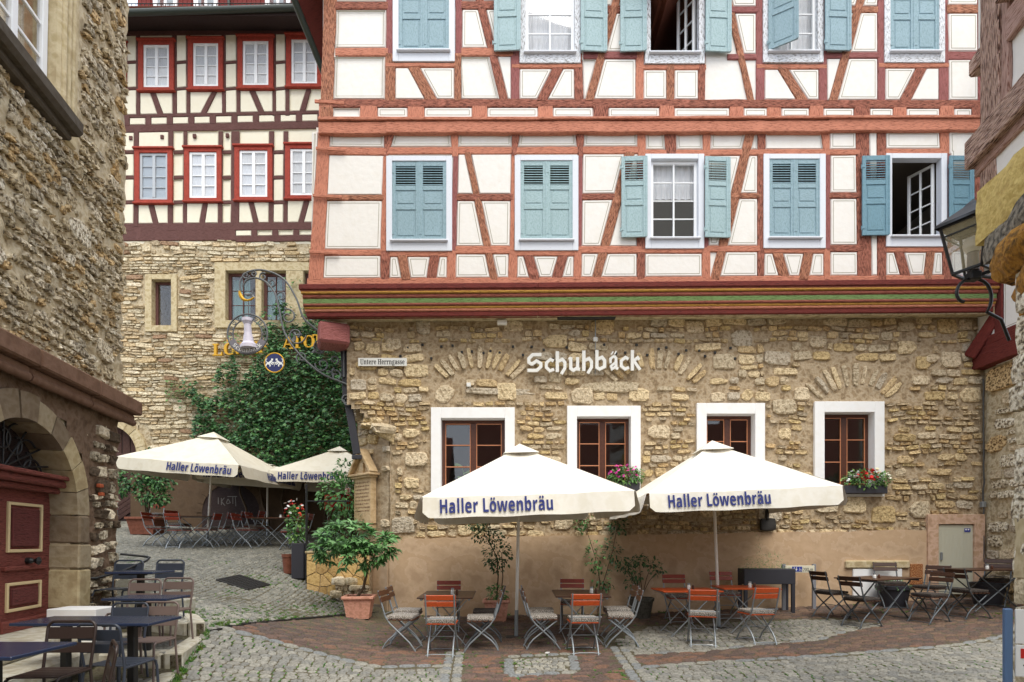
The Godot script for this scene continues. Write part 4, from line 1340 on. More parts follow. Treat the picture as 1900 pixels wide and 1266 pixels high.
func inn_ground_floor(inn: Node3D) -> void:
	var k := 12.0 / 1090.0
	var wins := [[800, 757, 955, 930], [1052, 754, 1188, 928], [1292, 749, 1418, 925], [1510, 746, 1639, 922]]
	var holes := []; var cuts := []
	for w in wins:
		var a := el(k, w[0], w[3]); var b := el(k, w[2], w[1])
		holes.append([a.x + 0.1, a.y + 0.1, b.x - 0.1, b.y - 0.1])
		cuts.append(rect(a.x - 0.03, a.y - 0.03, b.x + 0.03, b.y + 0.03))
	# the wall's body, its lower left corner cut off
	obj("stone_wall_core", wall_holes(-2.5, 9.9, 0.0, 6.2, -0.55, -0.04, holes), M.mortar, inn)
	var up := mb()
	up.prism(PackedVector2Array([Vector2(-3.38, 6.2), Vector2(-3.36, 4.5), Vector2(-2.9, 4.15), Vector2(-2.45, 3.85), Vector2(-2.45, 6.2)]), -0.6, -0.045)
	obj("stone_wall_core", up.mesh(), M.mortar, inn)
	var wall := obj("stone_wall", rough_sheet(-3.38, 9.68, 0.0, 6.2, 0.09, 0.03, 2.2, holes, PackedVector2Array([Vector2(-3.4, 6.3), Vector2(-3.38, 4.45), Vector2(-2.9, 4.1), Vector2(-2.5, 3.85), Vector2(-2.5, 0), Vector2(9.7, 0), Vector2(9.7, 6.3)])), M.mortar, inn, at(Vector3(0, 0, -0.02)))
	var poly := PackedVector2Array([Vector2(-3.39, 6.12), Vector2(-3.36, 4.5), Vector2(-2.9, 4.15), Vector2(-2.47, 3.8), Vector2(-2.5, 1.5), Vector2(9.66, 1.7), Vector2(9.66, 6.2)])
	# relieving arches over the windows
	var fixed := []
	for arc in [[890, 745, 78, 100, 11], [1215, 760, 92, 112, 12], [1587, 780, 78, 104, 11]]:
		var c := el(k, arc[0], arc[1])
		for i in int(arc[4]):
			var an := lerpf(0.62, PI - 0.62, (i + 0.5) / arc[4]) + R(-0.03, 0.03)
			var rr: float = (arc[2] + arc[3]) / 2.0 * k * 0.93
			fixed.append([c.x + cos(an) * rr * 1.15, c.y + sin(an) * rr, R(0.085, 0.13), (arc[3] - arc[2] + 16) * k * R(0.8, 1.1), an - PI / 2])
		cuts.append(rect(c.x - 1.02, c.y + 0.52, c.x + 1.02, c.y + 1.2))
	var mats := [M.stone_a, M.stone_a, M.stone_b, M.stone_b, M.stone_c, M.stone_d, M.stone_d, M.stone_e, M.stone_f, M.stone_g]
	var tints := [Color(0.72, 0.58, 0.36), Color(0.66, 0.55, 0.38), Color(0.6, 0.5, 0.36), Color(0.7, 0.57, 0.32), Color(0.54, 0.47, 0.37), Color(0.6, 0.45, 0.26)]
	# big yellow lintel blocks above the window surrounds
	for s in [[930, 727, 128, 12], [825, 731, 36, 34], [940, 727, 38, 34], [1130, 719, 110, 20], [1080, 735, 42, 30], [1186, 732, 40, 24], [1488, 732, 28, 26], [1535, 938, 44, 26], [1640, 955, 46, 34]]:
		var c := el(k, s[0], s[1])
		fixed.append([c.x, c.y, s[2] * k, s[3] * k, R(-0.02, 0.02)])
		cuts.append(rect(c.x - s[2] * k / 2, c.y - s[3] * k / 2, c.x + s[2] * k / 2, c.y + s[3] * k / 2))
	rubble(wall, at(Vector3(0, 0, 0.01)), poly, cuts, {"h": [0.09, 0.21], "asp": [1.1, 3.0], "gap": 0.024, "deep": 0.04, "skip": 0.1, "big": 150, "wave": 0.08, "mats": mats, "tints": tints, "rest": M.stone_m, "fixed": fixed, "seed": 11})
	var hole := box_mesh(Vector3(0.05, 0.05, 0.03), 0.02)
	for i in 34:
		var q := el(k, 742 + i * 19 + R(-6, 6), 647 + R(-7, 9) + (12 if i % 3 == 0 else 0))
		obj("drill_hole", hole, M.black_metal, wall, at(Vector3(q.x, q.y, 0.035)))
	# chamfered corner, facing the alley mouth
	var ch := Transform3D(Basis(Vector3(0.7158, 0, 0.6983), Vector3.UP, Vector3(-0.6983, 0, 0.7158)), Vector3(-3.35, 0, -0.8))
	var cc := obj("corner_wall", rough_sheet(0.0, 1.17, 0.0, 4.35, 0.09, 0.03, 2.2), M.mortar, inn, ch)
	obj("corner_core", box_mesh(Vector3(1.16, 4.3, 0.4), 0, Vector3(0.58, 2.15, -0.23)), M.mortar, cc)
	rubble(cc, at(Vector3(0, 0, 0.01)), rect(0.0, 1.62, 1.17, 4.3), [rect(0.05, 1.6, 0.75, 3.35)], {"h": [0.12, 0.26], "asp": [1.1, 2.4], "gap": 0.03, "deep": 0.05, "mats": mats, "tints": tints, "rest": M.stone_m, "seed": 12, "limit": 60})
	# stones that jut out where the cut corner ends
	for i in 16:
		var t := i / 15.0
		obj("stone", stones[i], mats[i % 10], cc, Transform3D(Basis.from_euler(Vector3(R(-0.5, 0.2), R(-0.4, 0.4), R(-0.4, 0.4))) * Basis.from_scale(Vector3(R(0.2, 0.34), R(0.14, 0.24), R(0.12, 0.3))), Vector3(lerpf(0.05, 1.2, t), lerpf(4.4, 3.8, t) + R(-0.12, 0.12), R(0.0, 0.12))))
	# plastered base
	var pb := mb()
	var top := PackedVector2Array()
	top.append(Vector2(-2.5, -0.1))
	top.append(Vector2(8.5, -0.1))
	for i in range(40, -1, -1):
		var x := -2.5 + 11.0 * i / 40.0
		top.append(Vector2(x, 1.655 + (x + 2.5) * 0.0165 + R(-0.018, 0.018)))
	pb.prism(top, -0.04, 0.05)
	obj("plastered_base", pb.mesh(), M.base_plaster, inn)
	pb = mb()
	pb.prism(PackedVector2Array([Vector2(-0.02, -0.1), Vector2(1.18, -0.1), Vector2(1.17, 1.66), Vector2(0.6, 1.5), Vector2(0.0, 1.42)]), -0.03, 0.05)
	obj("plastered_base", pb.mesh(), M.base_plaster, cc)
	# windows
	for i in 4:
		var w: Array = wins[i]
		var a := el(k, w[0], w[3]); var b := el(k, w[2], w[1])
		var bw := 0.2
		obj("window_surround", ring([a.x, a.y, b.x, b.y], [a.x + bw, a.y + 0.2, b.x - bw, b.y - 0.22], -0.3, 0.05), M.white_paint, inn)
		var wd := b.x - a.x - 2 * bw
		var ht := b.y - a.y - 0.42
		var win := casement(inn, "window", at(Vector3((a.x + b.x) / 2, a.y + 0.2, -0.2)), wd, ht, 2, 3, M.wood_brown, 0.07, 0.12, 0.03)
		var eb := mb()
		for c in [-1, 1]:
			var cw := wd / 2 - 0.13
			var cx: float = c * (0.06 + cw / 2)
			for s in [-1, 1]: eb.box(Vector3(cx + s * (cw / 2 - 0.008), ht / 2, 0.02), Vector3(0.014, ht - 0.15, 0.02))
			for j in range(0, 4): eb.box(Vector3(cx, 0.07 + (ht - 0.14) * j / 3.0 + (0.01 if j == 0 else (-0.01 if j == 3 else 0.0)), 0.022), Vector3(cw - 0.03, 0.016, 0.02))
		obj("putty_edge", eb.mesh(), M.wood_edge, win)
	# small fittings are things of their own
	inn_fittings(k)

func inn_fittings(k: float) -> void:
	var z := -12.0
	var p := func(x: float, y: float, out: float) -> Vector3:
		var q := el(k, x, y)
		return Vector3(q.x, q.y, z + out)
	var c := thing("security_camera", "small white security camera under the painted cornice", "camera", p.call(932, 606, 0.2))
	var b := mb()
	b.box(Vector3(0, 0, 0.02), Vector3(0.2, 0.09, 0.1), 0.015)
	obj("housing", b.mesh(), M.plastic_white, c)
	b = mb()
	b.tube([Vector3(0.06, 0.03, 0), Vector3(0.07, 0.11, -0.04), Vector3(0.12, 0.11, -0.1)], 0.018, 8)
	obj("bracket", b.mesh(), M.plastic_white, c)
	c = thing("lamp_housing", "dark slim lamp bar below a red brown board under the cornice", "lamp", p.call(1084, 600, 0.34))
	obj("lamp_bar", box_mesh(Vector3(1.15, 0.09, 0.12), 0.01), M.black_metal, c)
	obj("mounting_board", box_mesh(Vector3(1.6, 0.07, 0.3), 0.01, Vector3(0, 0.09, 0)), M.moulding_brown, c)
	for s in [-0.35, 0.35]: obj("bracket", box_mesh(Vector3(0.05, 0.09, 0.05), 0, Vector3(s, 0.06, 0)), M.black_metal, c)
	c = thing("junction_box", "white junction box above the blackletter name", "junction box", p.call(1104, 632, 0.06))
	obj("box_cover", box_mesh(Vector3(0.085, 0.085, 0.06), 0.008), M.plastic_white, c)
	b = mb()
	b.tube([Vector3(0, 0.04, 0), Vector3(0, 0.4, 0.01)], 0.012, 6)
	b.tube([Vector3(0, -0.04, 0), Vector3(0.0, -0.7, -0.02)], 0.008, 6)
	obj("conduit", b.mesh(), M.metal_grey, c)
	c = thing("sensor_box", "tiny white sensor box over the first ground floor window", "sensor", p.call(870, 716, 0.06))
	obj("box_cover", box_mesh(Vector3(0.085, 0.085, 0.07), 0.01), M.plastic_white, c)
	# street name
	c = thing("street_name_sign", "long white street name plate with dark lettering", "sign", p.call(711, 674, 0.07))
	obj("plate", box_mesh(Vector3(0.99, 0.165, 0.02), 0.006), M.plastic_white, c)
	text(c, "Untere Herrngasse", "Droid Serif", 0.105, M.black_metal, Vector3(0, 0, 0.0115), 0.9, 0.004, true)
	# meter cupboard in the base
	c = thing("meter_cabinet", "ribbed grey metal cabinet with a lock handle in a stone frame", "cabinet", Vector3(9.02, 0.45, z + 0.02))
	obj("stone_frame", ring([-0.58, -0.3, 0.58, 1.7], [-0.36, -0.28, 0.37, 1.5], -0.06, 0.07), M.pink_stone, c)
	obj("door", box_mesh(Vector3(0.74, 1.42, 0.05), 0.01, Vector3(0, 0.78, 0)), M.cabinet, c)
	var d: Node3D = c.get_node("door")
	for i in 24: obj("rib", rib_mesh(1.2), M.cabinet, d, at(Vector3(-0.32 + i * 0.0278, 0.8, 0.026)))
	obj("handle", box_mesh(Vector3(0.04, 0.16, 0.03), 0.008, Vector3(-0.29, 0.85, 0.045)), M.metal_grey, d)
	obj("sticker", box_mesh(Vector3(0.12, 0.07, 0.004), 0, Vector3(0.24, 1.38, 0.04)), M.sign_blue, d)
	b = mb()
	for i in 2: b.box(Vector3(0.21 + 0.05 * i, 1.39, 0.043), Vector3(0.03, 0.03, 0.003))
	obj("sticker_print", b.mesh(), M.plastic_white, d)

var rib_c := {}
func rib_mesh(h: float) -> ArrayMesh:
	if not rib_c.has(h): rib_c[h] = box_mesh(Vector3(0.015, h, 0.012), 0.004)
	return rib_c[h]

func text(parent: Node3D, s: String, font: String, size: float, m: Material, p: Vector3, width := 0.0, deep := 0.004, bold := false, xf := Transform3D.IDENTITY, called := "lettering") -> MeshInstance3D:
	var f := SystemFont.new()
	f.font_names = PackedStringArray([font])
	if bold: f.font_weight = 700
	var t := TextMesh.new()
	t.text = s
	t.font = f
	t.font_size = 64
	t.pixel_size = size / 64.0 * 1.35
	t.depth = deep
	t.curve_step = 2.0
	var o := obj(called, t, m, parent)
	var sx := 1.0
	if width > 0.0:
		var w: float = t.get_aabb().size.x
		if w > 0.001: sx = width / w
	o.transform = xf * Transform3D(Basis.from_scale(Vector3(sx, 1, 1)), p)
	return o
# ---------------------------------------------------------------- the house at the head of the alley
func arch_ring(parent: Node3D, c: Vector2, r0: float, r1: float, a0: float, a1: float, n: int, z0: float, z1: float, ms: Array, called := "arch_stone") -> void:
	for i in n:
		var b := mb()
		var p := PackedVector2Array()
		var t0 := lerpf(a0, a1, float(i) / n) + 0.006 / r0
		var t1 := lerpf(a0, a1, float(i + 1) / n) - 0.006 / r0
		var o := R(-0.02, 0.03)
		for j in 4: p.append(c + Vector2.from_angle(lerpf(t0, t1, j / 3.0)) * r0)
		for j in 4: p.append(c + Vector2.from_angle(lerpf(t1, t0, j / 3.0)) * (r1 + o))
		b.prism(p, z0, z1 + R(-0.008, 0.008))
		obj(called, b.mesh(), ms[rng.randi() % ms.size()], parent)

func build_far_house() -> void:
	var k := 19.5 / 1090.0
	var h := thing("dark_timbered_house", "cream house with dark timbers and red window frames at the head of the alley", "house", Vector3(-9.0, 2.0, -19.5))
	var sh := Transform3D(Basis.IDENTITY, Vector3(9.0, -2.0, 0))
	# everything is drawn in street coordinates and shifted to the house's base
	var hold := h
	var s1 := [[195, 77, 235, 175], [258, 75, 324, 172], [350, 72, 415, 170], [442, 68, 508, 168], [532, 65, 598, 165]]
	var s2 := [[180, 279, 230, 382], [251, 276, 321, 380], [343, 274, 412, 377], [436, 271, 506, 375], [530, 268, 598, 372]]
	var beams := []
	var cuts := []
	for w in s1 + s2:
		var a := el(k, w[0], w[3]); var b := el(k, w[2], w[1])
		cuts.append(rect(a.x, a.y, b.x, b.y))
	for x in [[252, 259], [319, 327], [345, 352], [411, 418], [438, 445], [505, 511], [529, 536], [596, 604]]:
		beams.append(strut(k, x[0], x[1], 62, x[0] + 0.5, x[1] + 0.5, 214))
	for x in [[248, 257], [312, 321], [340, 347], [405, 413], [429, 444], [499, 508], [526, 534], [596, 604]]:
		beams.append(strut(k, x[0], x[1], 244, x[0] - 1, x[1] - 1, 420))
	for s in [[278, 288, 172, 292, 303, 213], [393, 402, 170, 371, 381, 212], [462, 473, 168, 479, 490, 208], [568, 577, 166, 556, 566, 206], [275, 285, 380, 284, 294, 417], [376, 385, 377, 369, 379, 416], [461, 470, 375, 470, 480, 415], [564, 574, 372, 553, 563, 413]]:
		beams.append(strut(k, s[0], s[1], s[2], s[3], s[4], s[5]))
	for s in [[225, 604, 213, 219, -8], [225, 604, 232, 246, -8], [225, 604, 415, 429, -3], [225, 604, 58, 66, -4], [225, 437, 424, 447, -1], [437, 604, 438, 449, -2]]:
		beams.append(rail(k, s[0], s[1], s[2], s[3], s[4]))
	for x in [[225, 257], [325, 346], [416, 439], [508, 530]]:
		for y in [114, 163]: beams.append(rail(k, x[0], x[1], y, y + 5, -2))
		for y in [280, 327, 373]: beams.append(rail(k, x[0] - 3, x[1], y, y + 6, -1))
	for i in 11: beams.append(strut(k, 229 + i * 40, 240 + i * 40, 218 - i * 0.9, 229 + i * 40, 240 + i * 40, 233 - i * 0.9))
	for i in 4: beams.append(strut(k, 466 + i * 39, 477 + i * 39, 427, 466 + i * 39, 477 + i * 39, 440))
	var body := obj("timbered_front", wall_holes(-13.6, -5.9, 11.5, 18.6, -0.5, -0.03, []), M.cream, h, sh)
	for q in beams:
		beam(body, q, 0.012, 0.05, M.timber_brown)
		cuts.append(pv(q))
	var a := el(k, 205, 446); var b := el(k, 602, 60)
	panels(body, rect(a.x, a.y, b.x, b.y), cuts, 0.004, M.cream, null)
	for lot in [s1, s2]:
		for i in lot.size():
			var w: Array = lot[i]
			var p := el(k, w[0], w[3]); var q := el(k, w[2], w[1])
			var f := obj("red_window_frame", ring([p.x, p.y, q.x, q.y], [p.x + 0.16, p.y + 0.14, q.x - 0.16, q.y - 0.17], -0.03, 0.07), M.window_red, h, sh)
			var lip := mb()
			lip.box(Vector3((p.x + q.x) / 2, q.y - 0.02, 0.05), Vector3(q.x - p.x + 0.1, 0.07, 0.14), 0.015)
			lip.box(Vector3((p.x + q.x) / 2, p.y + 0.02, 0.05), Vector3(q.x - p.x + 0.08, 0.06, 0.13), 0.015)
			obj("ledge", lip.mesh(), M.window_red, f)
			var wd := q.x - p.x - 0.32; var ht := q.y - p.y - 0.31
			var grey: bool = lot == s2 and i == 1
			var win := casement(h, "window", sh * at(Vector3((p.x + q.x) / 2, p.y + 0.14, 0.0)), wd, ht, 2, 4, M.sash_white if not grey else M.sash_grey, 0.08, 0.1, 0.03)
			obj("blind", box_mesh(Vector3(wd - 0.1, ht - 0.1, 0.006), 0, Vector3(0, ht / 2, -0.022)), M.curtain if not grey else M.blind_grey, win)
	# small square putlog holes
	for x in [[243, 257], [301, 255], [361, 253], [422, 252]]:
		var p := el(k, x[0], x[1])
		obj("putlog_block", box_mesh(Vector3(0.11, 0.13, 0.06), 0.01, Vector3(p.x, p.y, 0.01)), M.timber_brown, h, sh)
	# eaves and the boarded storey above, set back
	var e := mb()
	e.bar(Vector3(-9.8, 18.3, 0.9), Vector3(-9.8, 18.62, -0.1), 9.0, 0.06, 0.0)
	e.box(Vector3(-9.8, 18.35, 0.88), Vector3(9.0, 0.2, 0.05), 0.01)
	obj("eaves_board", e.mesh(), M.timber_black, h, sh)
	e = mb()
	e.tube([Vector3(-14.5, 18.22, 0.97), Vector3(-5.3, 18.48, 0.97)], 0.1, 10)
	obj("gutter", e.mesh(), M.gutter, h, sh)
	e = mb()
	e.bar(Vector3(-9.8, 18.45, 0.95), Vector3(-9.8, 20.3, -1.2), 9.0, 0.1, 0.01)
	obj("roof", e.mesh(), M.roof_tile, h, sh)
	e = mb()
	for i in 64: e.box(Vector3(-14 + i * 0.135, 18.62, 0.8), Vector3(0.016, 0.22, 0.016))
	e.tube([Vector3(-14.2, 18.72, 0.8), Vector3(-5.4, 18.74, 0.8)], 0.014, 6)
	obj("snow_guard", e.mesh(), M.iron, h, sh)
	var dk := 20.6 / 1090.0
	obj("dormer_wall", box_mesh(Vector3(7.2, 4.0, 0.3), 0, Vector3(-9.5, 21.7, -1.25)), M.boards_red, h, sh)
	for i in 45: obj("board", board_mesh(3.9), M.boards_red, h, sh * at(Vector3(-13.05 + i * 0.16, 21.7, -1.08 + 0.008 * (i % 3))))
	for w in [[287, 331], [362, 406], [494, 540]]:
		var p := el(dk, w[0], 22); var q := el(dk, w[1], -50)
		obj("window_frame", ring([p.x, p.y, q.x, q.y], [p.x + 0.09, p.y + 0.08, q.x - 0.09, q.y - 0.08], -1.1, -0.98), M.sash_white, h, sh)
		var win := casement(h, "window", sh * at(Vector3((p.x + q.x) / 2, p.y + 0.06, -1.03)), q.x - p.x - 0.14, q.y - p.y - 0.1, 2, 2, M.sash_white, 0.07, 0.09, 0.03)
		obj("blind", box_mesh(Vector3(q.x - p.x - 0.25, q.y - p.y - 0.2, 0.006), 0, Vector3(0, (q.y - p.y) / 2, -0.022)), M.blind_grey, win)
	e = mb()
	e.tube([el3(dk, 427, 30, -1.0), el3(dk, 427, -30, -1.0)], 0.05, 8)
	obj("downpipe", e.mesh(), M.gutter, h, sh)
	# ---- stone storey
	var holes := []; var keep := []
	for w in [[270, 510, 329, 616], [399, 488, 640, 609]]:
		var p := el(k, w[0], w[3]); var q := el(k, w[2], w[1])
		holes.append([p.x + 0.12, p.y + 0.12, q.x - 0.12, q.y - 0.12])
		keep.append(rect(p.x - 0.02, p.y - 0.02, q.x + 0.02, q.y + 0.02))
	var ac := el(k, 198, 846)
	holes.push_front([ac.x - 1.02, 0.9, ac.x + 1.02, ac.y + 1.02])
	obj("stone_wall_core", wall_holes(-14.5, -4.4, 1.0, 11.6, -1.2, -0.06, holes), M.mortar_pale, h, sh)
	obj("stone_wall_core", spandrel(ac, 1.02, -1.0, -0.02), M.mortar_pale, h, sh)
	keep.append(rect(ac.x - 1.4, 0, ac.x + 0.95, ac.y))
	var disc := PackedVector2Array()
	for i in 20: disc.append(ac + Vector2.from_angle(TAU * i / 20.0) * 1.38)
	keep.append(disc)
	var wall := obj("stone_wall", rough_sheet(-14.5, -4.4, 1.0, 11.6, 0.14, 0.03, 1.6, holes), M.mortar_pale, h, sh * at(Vector3(0, 0, -0.03)))
	rubble(wall, at(Vector3(0, 0, 0.02)), rect(-14.0, 1.2, -4.5, 11.6), keep, {"h": [0.07, 0.19], "asp": [1.6, 4.6], "gap": 0.018, "deep": 0.05, "skip": 0.06, "big": 24, "wave": 0.07, "seed": 21, "limit": 260,
		"mats": [M.pale_a, M.pale_a, M.pale_b, M.pale_c, M.pale_b, M.pale_d], "tints": [Color(0.76, 0.7, 0.56), Color(0.82, 0.77, 0.64), Color(0.66, 0.57, 0.43), Color(0.7, 0.58, 0.4)], "rest": M.stone_m})
	obj("back_wall", box_mesh(Vector3(10.4, 11.2, 0.1), 0, Vector3(-9.5, 6.3, -1.27)), M.room, h, sh)
	# narrow window
	var p := el(k, 270, 616); var q := el(k, 329, 510)
	obj("stone_surround", ring([p.x, p.y, q.x, q.y], [p.x + 0.22, p.y + 0.2, q.x - 0.19, q.y - 0.17], -0.3, 0.05), M.sandstone, h, sh)
	casement(h, "window", sh * at(Vector3((p.x + q.x) / 2 + 0.02, p.y + 0.2, -0.2)), q.x - p.x - 0.4, q.y - p.y - 0.37, 1, 1, M.timber_brown, 0.09, 0.1, 0.03)
	# three-light window with stone mullions
	p = el(k, 399, 609); q = el(k, 640, 488)
	obj("stone_surround", ring([p.x, p.y, q.x, q.y], [p.x + 0.36, p.y + 0.24, q.x - 0.3, q.y - 0.27], -0.3, 0.05), M.sandstone, h, sh)
	var m := el(k, 480, 0).x
	var m2 := el(k, 547, 0).x
	for x in [[m, 0.2], [m2, 0.58]]:
		obj("mullion", box_mesh(Vector3(x[1], q.y - p.y - 0.5, 0.34), 0.02, Vector3(x[0], (p.y + q.y) / 2, -0.13)), M.sandstone, h, sh)
	for s in [[p.x + 0.36, m - 0.1], [m + 0.1, m2 - 0.29], [m2 + 0.29, q.x - 0.3]]:
		var wd: float = s[1] - s[0]
		var win := casement(h, "leaded_window", sh * at(Vector3((s[0] + s[1]) / 2, p.y + 0.24, -0.2)), wd, q.y - p.y - 0.51, 2, 3, M.timber_brown, 0.1, 0.03, 0.02)
		var cb := mb()
		for i in 16:
			var u0 := -wd * 0.42 + wd * 0.6 * i / 16.0; var u1 := -wd * 0.42 + wd * 0.6 * (i + 1) / 16.0
			cb.quad(Vector3(u0, 0.1, -0.12 + 0.02 * sin(i * 1.7)), Vector3(u1, 0.1, -0.12 + 0.02 * sin((i + 1) * 1.7)), Vector3(u1, 1.5, -0.12 + 0.02 * sin((i + 1) * 1.7)), Vector3(u0, 1.5, -0.12 + 0.02 * sin(i * 1.7)))
		obj("curtain", cb.mesh(), M.curtain_teal, win)
	# round-arched door with herringbone boards
	arch_ring(h, Vector2(0, 0), 1.02, 1.34, 0.0, PI, 13, -0.3, 0.06, [M.sandstone, M.sandstone_b])
	for c in h.get_children():
		if String(c.name).begins_with("arch_stone"): c.transform = sh * at(Vector3(ac.x, ac.y, 0)) * c.transform
	for i in 5:
		for s in [-1, 1]:
			obj("jamb_stone", box_mesh(Vector3(0.32, 0.42, 0.36), 0.015, Vector3(ac.x + s * 1.18, ac.y - 0.22 - i * 0.435, -0.12 + R(-0.01, 0.01))), M.sandstone if i % 2 else M.sandstone_b, h, sh)
	var db := mb()
	db.box(Vector3(ac.x, ac.y - 0.6, -0.2), Vector3(2.1, 3.6, 0.1))
	var door := obj("arched_door", db.mesh(), M.timber_black, h, sh)
	for s in [-1, 1]:
		for i in 17:
			var y := ac.y - 2.3 + i * 0.16
			var bb := mb()
			var x0: float = ac.x + s * 0.06; var x1: float = ac.x + s * 0.98
			bb.prism(PackedVector2Array([Vector2(x0, y), Vector2(x1, y + 0.62), Vector2(x1, y + 0.765), Vector2(x0, y + 0.145)]), -0.15, -0.115)
			if y + 0.7 < ac.y + 0.15: obj("plank", bb.mesh(), M.door_dark, door)
	obj("transom", box_mesh(Vector3(2.04, 0.2, 0.14), 0.02, Vector3(ac.x, ac.y - 0.02, -0.1)), M.door_dark, door)
	for i in 7: obj("plank", box_mesh(Vector3(0.24, 1.1, 0.03), 0.008, Vector3(ac.x - 0.84 + i * 0.28, ac.y + 0.55, -0.14)), M.door_dark, door)
	obj("plastered_base", box_mesh(Vector3(7.4, 3.4, 0.12), 0.01, Vector3(-8.9, 2.3, 0.06)), M.shaded_brown_plaster, h, sh)  # plaster band; the shade beneath ivy and parasols is put into its colour
	# low arch behind the parasols, with scratched graffiti; shade painted into their dark colours
	var gx := el(k, 432, 0).x
	arch_ring(h, Vector2(0, 0), 0.95, 1.15, 0.0, PI, 11, -0.1, 0.15, [M.shaded_brown_plaster], "low_arch_stone")
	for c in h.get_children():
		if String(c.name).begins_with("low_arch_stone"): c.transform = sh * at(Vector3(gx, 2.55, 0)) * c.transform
	var lp := PackedVector2Array()
	for i in 13: lp.append(Vector2(gx, 2.55) + Vector2.from_angle(PI * i / 12.0) * 0.96)
	lp.append(Vector2(gx - 0.96, 1.0)); lp.append(Vector2(gx + 0.96, 1.0))
	db = mb()
	db.prism(lp, -0.05, 0.13)
	door = obj("cellar_door", db.mesh(), M.timber_black, h, sh)
	db = mb()
	for l in [[0.0, 0.05, 0.0, 0.27], [0.1, 0.02, 0.1, 0.25], [0.1, 0.14, 0.2, 0.26], [0.1, 0.14, 0.22, 0.0], [0.26, 0.08, 0.32, 0.22], [0.32, 0.22, 0.4, 0.1], [0.4, 0.1, 0.3, 0.06], [0.3, 0.06, 0.26, 0.1], [0.3, 0.3, 0.62, 0.3], [0.48, 0.3, 0.48, 0.06], [0.56, 0.29, 0.58, -0.02]]:
		db.bar(Vector3(gx - 0.42 + l[0], 2.78 + l[1], 0.132), Vector3(gx - 0.42 + l[2], 2.78 + l[3], 0.132), 0.022, 0.006, 0.0, Vector3.BACK)
	obj("graffiti", db.mesh(), M.shaded_chalk, door)

var bm := {}
func board_mesh(l: float) -> ArrayMesh:
	if not bm.has(l): bm[l] = box_mesh(Vector3(0.145, l, 0.03), 0.006)
	return bm[l]

func el3(k: float, x: float, y: float, z: float) -> Vector3:
	var p := el(k, x, y)
	return Vector3(p.x, p.y, z)
